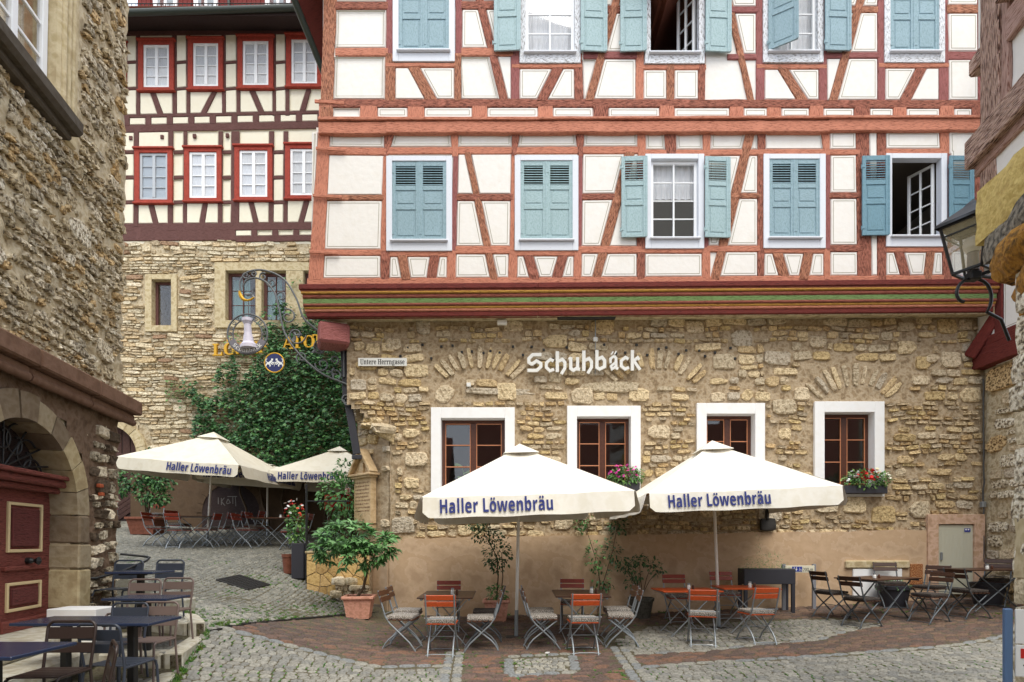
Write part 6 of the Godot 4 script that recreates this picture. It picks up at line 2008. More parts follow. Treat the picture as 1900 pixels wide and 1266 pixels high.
# ---------------------------------------------------------------- chairs and tables
func garden_chair(label: String, wood: Material, steel: Material, cush: Material) -> Node3D:
	# folding beer-garden chair, its sitter would look towards +z
	var c := thing("folding_chair", label, "chair")
	for s in [-1, 1]:
		var b := mb()
		b.tube([Vector3(s * 0.2, 0.88, -0.31), Vector3(s * 0.2, 0.5, -0.2), Vector3(s * 0.2, 0.4, -0.13), Vector3(s * 0.2, 0.13, 0.16), Vector3(s * 0.2, 0.06, 0.21), Vector3(s * 0.2, 0.0, 0.25)], 0.0125, 7)
		obj("leg", b.mesh(), steel, c)
		b = mb()
		b.tube([Vector3(s * 0.175, 0.44, 0.2), Vector3(s * 0.175, 0.17, -0.15), Vector3(s * 0.175, 0.1, -0.21), Vector3(s * 0.175, 0.0, -0.26)], 0.0125, 7)
		obj("leg", b.mesh(), steel, c)
	for q in [[0.2, 0.02, 0.24], [0.175, 0.03, -0.25], [0.2, 0.54, -0.21], [0.2, 0.25, 0.03], [0.175, 0.43, 0.19]]:
		var b := mb()
		b.tube([Vector3(-q[0] - 0.03, q[1], q[2]), Vector3(-q[0] * 0.6, q[1] + (0.012 if q[1] < 0.1 else 0.0), q[2]), Vector3(q[0] * 0.6, q[1] + (0.012 if q[1] < 0.1 else 0.0), q[2]), Vector3(q[0] + 0.03, q[1], q[2])], 0.007, 6)
		obj("crossbar", b.mesh(), steel, c)
	for q in [[0.835, -0.288], [0.745, -0.262]]:
		obj("back_slat", box_mesh(Vector3(0.44, 0.075, 0.018), 0.005), wood, c, Transform3D(Basis(Vector3.RIGHT, -0.28), Vector3(0, q[0], q[1])))
	for i in 5: obj("seat_slat", box_mesh(Vector3(0.42, 0.018, 0.062), 0.005), wood, c, at(Vector3(0, 0.455, -0.15 + i * 0.082)))
	if cush:
		var m := rough_block(Vector3(0.4, 0.05, 0.39), 0.012, 0.12, 6)
		obj("cushion", m, cush, c, at(Vector3(0, 0.492, 0.01)))
	return c

func folding_table(called: String, label: String, w: float, d: float, wood: Material, steel: Material) -> Node3D:
	var t := thing(called, label, "table")
	var n := int(d / 0.1)
	for i in n: obj("top_slat", box_mesh(Vector3(w, 0.022, d / n - 0.008), 0.005), wood, t, at(Vector3(0, 0.75, -d / 2 + (i + 0.5) * d / n)))
	for s in [-1, 1]:
		var b := mb()
		b.bar(Vector3(s * (w / 2 - 0.06), 0.725, -d / 2 + 0.03), Vector3(s * (w / 2 - 0.06), 0.725, d / 2 - 0.03), 0.03, 0.03, 0.004)
		obj("top_batten", b.mesh(), steel, t)
		for e in [-1, 1]:
			b = mb()
			b.bar(Vector3(s * 0.02 + e * w * 0.36, 0.71, s * (d / 2 - 0.12)), Vector3(s * 0.02 - e * w * 0.36, 0.0, s * (d / 2 - 0.12)), 0.03, 0.014, 0.003)
			obj("leg", b.mesh(), steel, t)
	for e in [-1, 1]:
		var b := mb()
		b.tube([Vector3(e * w * 0.3, 0.05, -d / 2 + 0.12), Vector3(e * w * 0.3, 0.05, d / 2 - 0.12)], 0.008, 6)
		obj("crossbar", b.mesh(), steel, t)
	return t

func bistro_chair(label: String, m: Material) -> Node3D:
	# steel cafe chair: tube frame, slatted seat and back
	var c := thing("steel_chair", label, "chair")
	var b := mb()
	var path := [Vector3(-0.2, 0, -0.25), Vector3(-0.19, 0.45, -0.2)]
	for i in 7:
		var a := PI - i * PI / 12.0
		path.append(Vector3(-0.14 + 0.055 * cos(a), 0.775 + 0.055 * sin(a), -0.262 - 0.008 * sin(a)))
	for i in 7:
		var a := PI / 2 - i * PI / 12.0
		path.append(Vector3(0.14 + 0.055 * cos(a), 0.775 + 0.055 * sin(a), -0.262 - 0.008 * sin(a)))
	path.append(Vector3(0.19, 0.45, -0.2)); path.append(Vector3(0.2, 0, -0.25))
	b.tube(path, 0.0125, 8)
	obj("back_frame", b.mesh(), m, c)
	for s in [-1, 1]:
		b = mb()
		b.tube([Vector3(s * 0.19, 0.44, -0.2), Vector3(s * 0.19, 0.445, 0.16), Vector3(s * 0.19, 0.43, 0.19), Vector3(s * 0.195, 0.38, 0.205), Vector3(s * 0.205, 0.0, 0.23)], 0.0125, 8)
		obj("front_leg", b.mesh(), m, c)
		obj("foot", box_mesh(Vector3(0.03, 0.012, 0.03), 0.003), M.black_metal, c, at(Vector3(s * 0.205, 0.005, 0.23)))
	for q in [[0.735, -0.257, 0.1], [0.615, -0.232, 0.085]]:
		obj("back_slat", box_mesh(Vector3(0.37, q[2], 0.008), 0.003), m, c, Transform3D(Basis(Vector3.RIGHT, -0.2), Vector3(0, q[0], q[1])))
	for i in 6: obj("seat_slat", box_mesh(Vector3(0.37, 0.008, 0.06), 0.003), m, c, at(Vector3(0, 0.455, -0.165 + i * 0.066)))
	return c

func bistro_table(label: String, w: float, d: float) -> Node3D:
	var t := thing("steel_table", label, "table")
	obj("table_top", box_mesh(Vector3(w, 0.028, d), 0.006), M.steel_blue, t, at(Vector3(0, 0.735, 0)))
	var n := 1 if w < 1.0 else 2
	for i in n:
		var x := 0.0 if n == 1 else (i - 0.5) * w * 0.5
		obj("column", box_mesh(Vector3(0.07, 0.72, 0.07), 0.006), M.black_metal, t, at(Vector3(x, 0.36, 0)))
		var b := mb()
		for a in [PI / 4, 3 * PI / 4]:
			b.bar(Vector3(x - cos(a) * 0.32, 0.02, -sin(a) * 0.32), Vector3(x + cos(a) * 0.32, 0.02, sin(a) * 0.32), 0.05, 0.03, 0.005)
			b.bar(Vector3(x - cos(a) * 0.25, 0.71, -sin(a) * 0.25), Vector3(x + cos(a) * 0.25, 0.71, sin(a) * 0.25), 0.04, 0.02, 0.004)
		obj("foot_cross", b.mesh(), M.black_metal, t)
	return t

func shaker(x: float, d: float, y: float, label: String) -> void:
	# condiment set on a table: a small glass and a paper holder
	var c := thing("table_jar", label, "jar", Vector3(x, y, -d))
	var b := mb()
	b.lathe([Vector2(0.0, 0), Vector2(0.028, 0), Vector2(0.03, 0.05), Vector2(0.022, 0.07), Vector2(0.022, 0.08)], Vector3.ZERO, 12)
	obj("jar", b.mesh(), M.plastic_white, c)
	b = mb()
	b.lathe([Vector2(0.025, 0.08), Vector2(0.025, 0.1), Vector2(0.0, 0.105)], Vector3.ZERO, 12)
	obj("lid", b.mesh(), M.metal_grey, c)
	b = mb()
	b.lathe([Vector2(0.0, 0), Vector2(0.02, 0), Vector2(0.02, 0.06), Vector2(0.012, 0.08), Vector2(0.0, 0.08)], Vector3(0.07, 0, 0.02), 12)
	obj("pepper_pot", b.mesh(), M.wood_brown, c)

func build_seating() -> void:
	parasol("cream parasol with blue lettering before the two left stone storey windows", Vector3(0.07, hgt(0.07, 9.85), -9.85), Vector3(0.06, 0, 0.05), 1.52, 2.27, 3.17, 0.08, Vector2(0.04, 0.0), M.canvas, 0.345)
	parasol("cream parasol with blue lettering nearest the red and white flower box", Vector3(3.7, hgt(3.7, 10.5), -10.5), Vector3(-0.12, 0, 0), 1.5, 2.33, 3.28, 0.0, Vector2(0.042, 0.0), M.canvas, 0.36)
	parasol("cream parasol up the alley close to the old stone house", Vector3(-8.05, hgt(-8.05, 15.5), -15.5), Vector3(0.18, 0, 0), 1.52, 2.02, 2.93, -0.06, Vector2(-0.075, 0.0), M.canvas_grey, 0.68)
	parasol("cream parasol up the alley half hidden by the inn's corner", Vector3(-5.1, hgt(-5.1, 17.2), -17.2), Vector3(0.05, 0, 0), 1.5, 1.96, 2.8, 0.05, Vector2(0.0, 0.0), M.canvas_grey, 0.345)
	parasol("low cream parasol behind the other two up the alley, nearly hidden", Vector3(-7.5, hgt(-7.5, 18.0), -18.0), Vector3.ZERO, 1.5, 1.86, 2.16, 0.1, Vector2.ZERO, M.canvas_grey, 0.345)
	# four kinds of folding chair; each spot: x, distance, turn
	var grp := "folding garden chairs at the cafe tables"
	var light := garden_chair("", M.wood_orange, M.galvanised, M.cushion_pale)
	var dark := garden_chair("", M.wood_dark, M.steel_dull, M.cushion_dark)
	var brown := garden_chair("", M.wood_walnut, M.galvanised, M.cushion_pale)
	var bare := garden_chair("", M.wood_red, M.galvanised, M.cushion_bare)
	var spots := [
		[light, -1.0, 8.42, PI, "orange backed folding chair at the street end of the leftmost table before the inn"],
		[brown, -1.62, 8.7, PI / 2 - 0.1, "folding chair on the alley side of the leftmost table, nearer the street"],
		[brown, -1.66, 9.35, PI / 2, "folding chair on the alley side of the leftmost table, nearer the wall"],
		[brown, -0.46, 8.75, -PI / 2 + 0.05, "folding chair left of the first white pole, nearer the street"],
		[dark, -0.42, 9.5, -PI / 2, "dark cushioned folding chair left of the first white pole, nearer the wall"],
		[bare, -1.15, 10.55, 0.05, "red slatted folding chair against the plastered wall behind the leftmost table"],
		[light, 1.03, 8.5, PI + 0.05, "orange backed folding chair with its back to the street right of the first white pole"],
		[brown, 0.45, 8.85, PI / 2 + 0.1, "folding chair right beside the first white pole, nearer the street"],
		[brown, 0.46, 9.5, PI / 2, "folding chair right beside the first white pole, nearer the wall"],
		[brown, 1.66, 8.95, -PI / 2 - 0.1, "folding chair on the right of the second table, nearer the street"],
		[brown, 1.72, 9.6, -PI / 2, "folding chair on the right of the second table, nearer the wall"],
		[bare, 1.08, 10.55, -0.1, "red slatted folding chair against the wall behind the second table"],
		[light, 2.93, 9.05, PI - 0.25, "orange backed folding chair just left of the second white pole"],
		[light, 3.83, 9.2, PI + 0.15, "orange backed folding chair just right of the second white pole"],
		[bare, 3.12, 11.05, 0.0, "red folding chair against the wall left of the second white pole"],
		[bare, 4.08, 11.2, 0.0, "red folding chair before the black planter trough"],
		[dark, 6.02, 10.12, 1.95, "dark folding chair on the street side of the table near the metal cabinet"],
		[dark, 5.9, 10.85, 1.8, "dark folding chair beside the grey sign post"],
		[dark, 7.25, 10.2, -1.3, "dark folding chair right of the long dark table, nearer the street"],
		[dark, 7.75, 10.9, -1.1, "dark folding chair between the two dark tables, nearer the wall"],
		[dark, 7.42, 11.5, -0.2, "dark folding chair in front of the metal cabinet's frame"],
		[dark, 8.05, 10.35, 1.75, "dark folding chair on the left of the table by the side wall"],
		[dark, 9.2, 11.2, -0.9, "dark folding chair in the corner by the side wall"],
		[bare, -9.05, 15.0, PI / 2, "folding chair at the left end of the first alley table"],
		[bare, -8.36, 14.75, PI - 0.1, "folding chair with its red back to the street at the first alley table"],
		[bare, -7.75, 14.9, -PI / 2, "folding chair right of the alley parasol pole, nearest the street"],
		[bare, -7.6, 15.3, -PI / 2, "second folding chair in the row right of the alley parasol pole"],
		[bare, -7.45, 15.75, -PI / 2, "third folding chair in the row right of the alley parasol pole"],
		[bare, -7.1, 16.0, -PI / 2, "farthest folding chair in the row right of the alley parasol pole"],
		[bare, -9.0, 15.9, 1.3, "folding chair in shade behind the first alley table"],
		[bare, -6.78, 15.0, PI / 2 - 0.1, "folding chair left of the second alley table, nearer the street"],
		[bare, -6.7, 15.6, PI / 2, "folding chair left of the second alley table, farther up"],
		[bare, -5.55, 14.85, -PI / 2 - 0.2, "folding chair right of the second alley table, nearer the street"],
		[bare, -5.6, 15.5, -PI / 2, "folding chair right of the second alley table by the flowers"],
		[bare, -13.0, 19.0, 0.6, "lone folding chair before the arched dark door"],
		[bare, -11.1, 18.2, 0.2, "folding chair behind the potted tree up the alley"]]
	var first := {}
	for s in spots:
		var src: Node3D = s[0]
		var p := G(s[1], s[2])
		if not first.has(src):
			first[src] = true
			src.position = p
			src.rotation.y = s[3]
			tag(src, s[4], "chair", grp)
		else:
			dup(src, "folding_chair", s[4], p, s[3], grp)
	# tables
	var tg := "folding garden tables"
	for s in [[-1.03, 9.5, 0.02, 0.85, 1.25, "dark wood", M.wood_dark, "dark folding table left of the first white pole"], [1.1, 9.55, -0.02, 0.85, 1.25, "", M.wood_dark, "dark folding table right of the first white pole"], [2.95, 9.95, 0.05, 1.0, 0.75, "", M.wood_orange, "orange folding table left of the second white pole"], [4.02, 10.12, -0.05, 0.95, 0.75, "", M.wood_orange, "orange folding table right of the second white pole"], [6.6, 10.6, 0.46, 1.3, 0.8, "", M.wood_dark, "long dark folding table in front of the whitewashed slab"], [8.75, 10.9, 0.1, 1.3, 0.8, "", M.wood_dark, "dark folding table in front of the metal cabinet"], [-8.35, 15.45, 0.1, 1.1, 0.75, "", M.wood_walnut, "folding table under the left alley parasol"], [-6.15, 15.2, 0.05, 1.0, 0.75, "", M.wood_walnut, "folding table near the alley flowers"]]:
		var t := folding_table("folding_table", s[7], s[3], s[4], s[6], M.galvanised if s[0] < 5 else M.steel_dull)
		t.position = G(s[0], s[1])
		t.rotation.y = s[2]
		t.set_meta("group", tg)
	for s in [[-0.95, 9.4, "jar and pepper pot on the dark table left of the first white pole"], [1.28, 9.45, "jar and pepper pot on the dark table right of the first white pole"], [2.98, 9.9, "jar and pepper pot on the left orange table"], [4.05, 10.0, "jar and pepper pot on the right orange table"], [6.45, 10.45, "jar and pepper pot on the long dark table by the wall"], [8.7, 10.75, "jar and pepper pot on the table by the metal cabinet"], [-5.95, 15.1, "jar and pepper pot on the second alley table"]]:
		shaker(s[0], s[1], hgt(s[0], s[1]) + 0.765, s[2])
	# steel cafe furniture on the stepped terrace
	var sb := bistro_chair("", M.steel_brown)
	var sk := bistro_chair("", M.steel_ink)
	var st := bistro_chair("", M.steel_taupe)
	var cg := "steel chairs on the stepped terrace"
	first = {}
	for s in [[sb, -3.72, 4.72, 0.09, 0.05, "dark brown steel chair nearest the red door"], [sk, -3.56, 5.35, 0.05, PI - 0.08, "dark steel chair with its back to the street before the long blue table"], [sk, -4.2, 6.2, 0.09, 0.0, "blue grey steel chair behind the long blue table, next to the white box"], [st, -3.92, 6.3, 0.09, 0.02, "taupe steel chair behind the right half of the long blue table"], [st, -4.62, 7.15, 0.29, 0.03, "taupe steel chair on the second step beside the stone wall"], [st, -4.36, 7.4, 0.29, -0.05, "taupe steel chair on the second step beside the kerb"], [sk, -5.38, 8.0, 0.5, 0.03, "blue grey steel chair on the top step beside the stone wall"], [sk, -4.92, 8.2, 0.5, 0.0, "blue grey steel chair on the top step beside the kerb"], [sb, -3.22, 4.28, 0.0, -0.9, "brown steel chair seen from its side at the front table"]]:
		var src: Node3D = s[0]
		var p := Vector3(s[1], s[3], -s[2])
		if not first.has(src):
			first[src] = true
			src.position = p
			src.rotation.y = s[4]
			tag(src, s[5], "chair", cg)
		else: dup(src, "steel_chair", s[5], p, s[4], cg)
	for s in [[-3.72, 4.22, 0.08, 0.75, 0.6, "dark blue steel table at the very front of the terrace"], [-4.02, 5.72, 0.09, 1.3, 0.55, "long dark blue steel table before the white box"], [-4.3, 6.92, 0.2, 0.75, 0.5, "blue steel table on the second step"], [-4.9, 7.75, 0.46, 0.62, 0.5, "small blue steel table on the top step"]]:
		var t := bistro_table(s[5], s[3], s[4])
		t.position = Vector3(s[0], s[2], -s[1])
		t.set_meta("group", "steel tables on the stepped terrace")
	var wb := thing("white_box", "plain white box standing against the old stone house's jamb", "box", Vector3(-5.2, 0.12, -7.1))
	obj("box", box_mesh(Vector3(0.58, 0.68, 0.36), 0.008, Vector3(0, 0.34, 0)), M.white_paint, wb)
	obj("plinth", box_mesh(Vector3(0.56, 0.03, 0.34), 0.004, Vector3(0, 0.0, 0)), M.plastic_white, wb)
# ---------------------------------------------------------------- plants
func leaf_mesh(w: float, fold: float) -> ArrayMesh:
	# one pointed leaf along +z, a unit long, folded along its rib and bent down at the tip
	var b := MB.new()
	var st := [[0.0, 0.02, 0.0], [0.25, 0.8, 0.03], [0.55, 1.0, 0.02], [0.82, 0.55, -0.06], [1.0, 0.0, -0.16]]
	for i in st.size() - 1:
		var a: Array = st[i]; var c: Array = st[i + 1]
		for s in [-1.0, 1.0]:
			var p := Vector3(0, a[2], a[0]); var q := Vector3(0, c[2], c[0])
			var r := Vector3(s * w * 0.5 * a[1], a[2] + fold * w * a[1], a[0]); var t := Vector3(s * w * 0.5 * c[1], c[2] + fold * w * c[1], c[0])
			if s < 0:
				b.tri(p, q, r); b.tri(r, q, t)
			else:
				b.tri(p, r, q); b.tri(r, t, q)
	return b.mesh()

var leaf_set := {}
func leaf_of(kind: String) -> ArrayMesh:
	if leaf_set.is_empty():
		leaf_set.long = leaf_mesh(0.3, 0.25)
		leaf_set.oval = leaf_mesh(0.55, 0.2)
		leaf_set.fine = leaf_mesh(0.16, 0.1)
		var b := MB.new()
		var o := [Vector2(0, 0), Vector2(0.42, 0.1), Vector2(0.5, 0.45), Vector2(0.2, 0.55), Vector2(0, 1.0), Vector2(-0.2, 0.55), Vector2(-0.5, 0.45), Vector2(-0.42, 0.1)]
		for i in range(1, 7): b.tri(Vector3(0, 0.06, 0.4), Vector3(o[i + 1].x, 0, o[i + 1].y), Vector3(o[i].x, 0, o[i].y))
		b.tri(Vector3(0, 0.06, 0.4), Vector3(o[1].x, 0, o[1].y), Vector3(0, 0, 0)); b.tri(Vector3(0, 0.06, 0.4), Vector3(0, 0, 0), Vector3(o[7].x, 0, o[7].y))
		leaf_set.ivy = b.mesh()
		b = MB.new()
		for k in 6:
			var a := TAU * k / 6.0
			b.tri(Vector3(0, 0.1, 0), Vector3(cos(a + 0.55), 0.25, sin(a + 0.55)) * 0.5, Vector3(cos(a - 0.55), 0.25, sin(a - 0.55)) * 0.5)
			b.tri(Vector3(0, 0.25, 0), Vector3(cos(a + 0.9), 0.5, sin(a + 0.9)) * 0.28, Vector3(cos(a), 0.5, sin(a)) * 0.28)
		leaf_set.bloom = b.mesh()
	return leaf_set[kind]

func swarm(parent: Node3D, called: String, kind: String, where: Array, cols: Array, m: Material = null) -> void:
	# a mass of leaves or blossoms nobody could count
	var mm := MultiMesh.new()
	mm.transform_format = MultiMesh.TRANSFORM_3D
	mm.use_colors = true
	mm.mesh = leaf_of(kind)
	mm.instance_count = where.size()
	for i in where.size():
		mm.set_instance_transform(i, where[i])
		mm.set_instance_color(i, cols[rng.randi() % cols.size()] * R(0.75, 1.25))
	var mi := MultiMeshInstance3D.new()
	mi.multimesh = mm
	mi.material_override = m if m else M.leaf
	mi.name = called
	mi.set_meta("kind", "stuff")
	parent.add_child(mi, true)

func dart(p: Vector3, dir: Vector3, s: float) -> Transform3D:
	# a leaf at p pointing along dir, its face turned roughly up
	dir = dir.normalized()
	var up := (Vector3.UP + Vector3(R(-0.6, 0.6), R(-0.2, 0.2), R(-0.3, 0.9))).normalized()
	if absf(up.dot(dir)) > 0.95: up = Vector3.RIGHT
	var x := up.cross(dir).normalized()
	return Transform3D(Basis(x, dir.cross(x), dir) * Basis.from_scale(Vector3.ONE * s), p)

func ball(c: Vector3, r: Vector3, n: int, s0: float, s1: float, out: Array, hollow := 0.55) -> void:
	for i in n:
		var d := Vector3(R(-1, 1), R(-1, 1), R(-1, 1))
		while d.length() > 1.0 or d.length() < 0.05: d = Vector3(R(-1, 1), R(-1, 1), R(-1, 1))
		var q := d.normalized() * lerpf(hollow, 1.0, sqrt(rng.randf()))
		out.append(dart(c + q * r, d.normalized() + Vector3(R(-0.8, 0.8), R(-0.9, 0.4), R(-0.8, 0.8)), R(s0, s1)))

func branch(path: Array, r0: float, r1: float) -> ArrayMesh:
	var b := mb()
	var rr := []
	for i in path.size(): rr.append(lerpf(r0, r1, i / float(path.size() - 1)))
	b.tube(path, rr, 8)
	return b.mesh()

func square_pot(label: String, at_: Vector3, w: float, h: float, m: Material, turn := 0.0) -> Node3D:
	var p := thing("plant_pot", label, "plant pot", at_, turn)
	var b := mb()
	var f := func(y: float) -> float: return w * lerpf(0.36, 0.47, y / h)
	var n := 12
	for i in n:
		var y0 := h * 0.86 * i / n; var y1 := h * 0.86 * (i + 1) / n
		var a: float = f.call(y0) + 0.004; var c: float = f.call(y1) - 0.004
		for k in 4:
			var r := Basis(Vector3.UP, k * PI / 2)
			b.quad(r * Vector3(-a, y0, a), r * Vector3(a, y0, a), r * Vector3(c, y1, c), r * Vector3(-c, y1, c))
	obj("body", b.mesh(), m, p)
	b = mb()
	for k in 4: b.box(Basis(Vector3.UP, k * PI / 2) * Vector3(0, h * 0.93, w * 0.47), Vector3(w, h * 0.14, 0.06), 0.012, Basis(Vector3.UP, k * PI / 2))
	obj("rim", b.mesh(), m, p)
	obj("soil", box_mesh(Vector3(w * 0.9, 0.02, w * 0.9), 0, Vector3(0, h * 0.88, 0)), M.soil, p)
	return p

func round_pot(called: String, label: String, at_: Vector3, r: float, h: float, m: Material) -> Node3D:
	var p := thing(called, label, "plant pot", at_)
	var b := mb()
	b.lathe([Vector2(0, 0), Vector2(r * 0.72, 0), Vector2(r * 0.95, h * 0.82), Vector2(r * 1.04, h * 0.84), Vector2(r * 1.06, h), Vector2(r * 0.94, h), Vector2(r * 0.9, h * 0.9), Vector2(0, h * 0.9)], Vector3.ZERO, 24)
	obj("body", b.mesh(), m, p)
	return p

func build_plants() -> void:
	var dark := [Color(0.04, 0.12, 0.04), Color(0.06, 0.17, 0.055), Color(0.03, 0.09, 0.035)]
	var mid := [Color(0.085, 0.22, 0.06), Color(0.13, 0.3, 0.085), Color(0.06, 0.16, 0.045)]
	var lime := [Color(0.16, 0.3, 0.06), Color(0.1, 0.22, 0.05), Color(0.2, 0.34, 0.1)]
	# the big laurel in its terracotta pot at the corner
	var g := G(-2.9, 11.15)
	square_pot("ribbed pink terracotta pot at the inn's cut corner", g, 0.56, 0.42, M.terracotta, 0.1)
	var p := thing("laurel_bush", "large green laurel bush growing from the pink terracotta pot at the corner", "bush", g + Vector3(0, 0.36, 0))
	obj("trunk", branch([Vector3(-0.06, 0, 0), Vector3(0.08, 0.2, 0), Vector3(0.15, 0.5, 0.02), Vector3(0.1, 0.85, 0), Vector3(0.02, 1.15, 0)], 0.03, 0.02), M.bark, p)
	obj("branch", branch([Vector3(0.15, 0.5, 0.02), Vector3(0.3, 0.8, 0.05), Vector3(0.4, 1.1, 0.05)], 0.018, 0.012), M.bark, p)
	obj("branch", branch([Vector3(0.08, 0.9, 0), Vector3(-0.2, 1.15, 0.1), Vector3(-0.5, 1.35, 0.1)], 0.018, 0.01), M.bark, p)
	var clumps := []
	for q in [[-0.55, 1.45, 0.1, 0.4], [-0.25, 1.58, 0.15, 0.4], [0.1, 1.45, 0.1, 0.42], [0.42, 1.35, 0.15, 0.36], [-0.35, 1.2, 0.25, 0.34], [0.1, 1.15, 0.2, 0.35], [0.62, 1.38, 0.0, 0.22], [-0.75, 1.25, 0.05, 0.25], [0.3, 1.1, 0.1, 0.25]]:
		for i in 15:
			var d := Vector3(R(-1, 1), R(-0.8, 1), R(-0.6, 1)).normalized()
			clumps.append([Vector3(q[0], q[1], q[2]) + d * q[3] * R(0.5, 1.0), d])
	var n := 0
	var more := []
	for c in clumps:
		for i in 7:
			var a := TAU * i / 7.0 + R(-0.3, 0.3)
			var dir: Vector3 = (c[1] * 0.6 + Vector3(cos(a), R(-0.7, 0.5), sin(a)))
			var t := dart(c[0] * Vector3(0.88, 0.92, 0.9) + Vector3(0, -0.24, 0), dir, R(0.15, 0.22))
			n += 1
			if n % 3 == 0: obj("leaf", leaf_of("long"), [M.leaf_a, M.leaf_b, M.leaf_c][rng.randi() % 3], p, t)
			else: more.append(t)
	swarm(p, "foliage", "long", more, [Color(0.08, 0.2, 0.055), Color(0.12, 0.28, 0.08), Color(0.16, 0.33, 0.12)])
	# terracotta trough with a straggling rose against the wall
	g = G(-0.3, 11.45)
	square_pot("terracotta pot behind the chairs at the wall", g, 0.5, 0.42, M.terracotta)
	p = thing("climbing_rose", "dark straggling rose bush climbing the wall left of the first white pole", "plant", g + Vector3(0, 0.36, 0))
	obj("stem", branch([Vector3.ZERO, Vector3(0.03, 0.5, 0), Vector3(0.0, 0.9, 0.05), Vector3(-0.25, 1.35, 0.05)], 0.014, 0.007), M.bark, p)
	obj("stem", branch([Vector3(0.08, 0, 0), Vector3(0.12, 0.5, 0.02), Vector3(0.1, 0.95, 0.05)], 0.012, 0.006), M.bark, p)
	var w := []
	ball(Vector3(0.02, 0.95, 0.05), Vector3(0.28, 0.38, 0.2), 330, 0.05, 0.085, w, 0.2)
	ball(Vector3(-0.25, 1.35, 0.05), Vector3(0.26, 0.2, 0.15), 160, 0.05, 0.08, w, 0.2)
	ball(Vector3(-0.42, 1.5, 0.02), Vector3(0.16, 0.14, 0.1), 60, 0.05, 0.08, w, 0.2)
	swarm(p, "foliage", "oval", w, dark)
	w = []
	ball(Vector3(0.0, 0.15, 0.0), Vector3(0.2, 0.2, 0.18), 170, 0.05, 0.09, w, 0.1)
	swarm(p, "foliage", "oval", w, mid)
	# creeper on two stems behind the second table
	g = G(1.72, 11.8)
	p = thing("creeper", "green creeper on thin stems against the plastered wall between the white poles", "plant", g)
	for s in [[[Vector3(0, 0, 0), Vector3(0.05, 0.7, 0), Vector3(-0.05, 1.2, 0), Vector3(-0.3, 2.0, -0.05)], 0], [[Vector3(0.05, 0, 0), Vector3(0.12, 0.7, 0.03), Vector3(0.3, 1.3, 0), Vector3(0.42, 1.9, -0.03)], 1]]:
		obj("stem", branch(s[0], 0.012, 0.005), M.bark, p)
		w = []
		for i in 3: ball(s[0][i + 1], Vector3(0.2, 0.34, 0.12), 85 if i else 40, 0.05, 0.09, w, 0.1)
		swarm(p, "foliage", "oval", w, dark if s[1] else mid)
	# sparse shrub in a grey pot
	g = G(2.53, 11.5)
	round_pot("round_pot", "round grey pot left of the orange tables", g, 0.24, 0.4, M.pot_grey)
	p = thing("sparse_shrub", "sparse dark shrub in the round grey pot", "plant", g + Vector3(0, 0.36, 0))
	w = []
	for i in 9:
		var tip := Vector3(R(-0.45, 0.42), R(0.3, 0.75), R(-0.15, 0.25))
		obj("stem", branch([Vector3(R(-0.08, 0.08), 0, 0), tip * 0.5 + Vector3(0, 0.08, 0), tip], 0.009, 0.004), M.bark, p)
		ball(tip, Vector3(0.14, 0.12, 0.12), 34, 0.05, 0.09, w, 0.1)
	swarm(p, "foliage", "oval", w, dark)
	# raised black trough
	g = G(5.0, 11.55)
	p = thing("raised_planter", "raised black planter trough on legs behind the orange tables", "planter", g)
	obj("trough", box_mesh(Vector3(1.0, 0.3, 0.34), 0.01, Vector3(0, 0.72, 0)), M.anthracite, p)
	for s in [[-0.46, 0.14], [0.46, 0.14], [-0.46, -0.14], [0.46, -0.14]]: obj("leg", box_mesh(Vector3(0.07, 0.86, 0.05), 0.006, Vector3(s[0], 0.43, s[1])), M.anthracite, p)
	p = thing("trough_herbs", "leafy green herbs filling the raised black planter", "plant", g + Vector3(0, 0.86, 0))
	w = []
	ball(Vector3(0.1, 0.08, 0), Vector3(0.34, 0.26, 0.16), 420, 0.03, 0.06, w, 0.1)
	ball(Vector3(-0.3, 0.05, 0), Vector3(0.25, 0.2, 0.15), 260, 0.03, 0.06, w, 0.1)
	ball(Vector3(-0.02, 0.5, -0.28), Vector3(0.07, 0.25, 0.05), 40, 0.03, 0.05, w, 0.1)
	swarm(p, "foliage", "fine", w, mid)
	# two black buckets
	for s in [[7.5, 11.55, "black plant bucket below the long dark table"], [9.15, 11.3, "big black bucket in the corner by the side wall"]]:
		round_pot("black_bucket", s[2], G(s[0], s[1]), 0.3, 0.42, M.anthracite)
		if s[0] < 8:
			p = thing("bucket_greens", "low bright green plant in the black bucket", "plant", G(s[0], s[1], 0.4))
			w = []
			ball(Vector3.ZERO, Vector3(0.32, 0.12, 0.3), 260, 0.05, 0.1, w, 0.1)
			swarm(p, "foliage", "fine", w, mid)
	# potted tree up the alley
	g = G(-10.75, 17.3)
	square_pot("brown terracotta trough up the alley", g, 0.85, 0.5, M.terracotta_brown, 0.1)
	p = thing("potted_tree", "dark leafy potted tree beside the arched door up the alley", "tree", g + Vector3(0, 0.44, 0))
	for q in [[0.0, 1.5, 0.05], [0.35, 1.3, 0.0], [-0.3, 1.2, 0.1]]: obj("trunk", branch([Vector3.ZERO, Vector3(q[0] * 0.3, 0.6, 0), Vector3(q[0], q[1], q[2])], 0.03, 0.012), M.bark, p)
	w = []
	for q in [[0.1, 1.5, 0.0, 0.5], [0.45, 1.2, 0.1, 0.4], [-0.35, 1.2, 0.1, 0.42], [0.1, 0.8, 0.1, 0.38], [0.4, 0.65, 0.1, 0.3], [-0.7, 0.95, 0.15, 0.28], [0.0, 1.75, 0.0, 0.3]]: ball(Vector3(q[0], q[1], q[2]), Vector3(q[3], q[3], q[3] * 0.8), int(q[3] * 600), 0.08, 0.14, w, 0.3)
	swarm(p, "foliage", "oval", w, dark + mid)
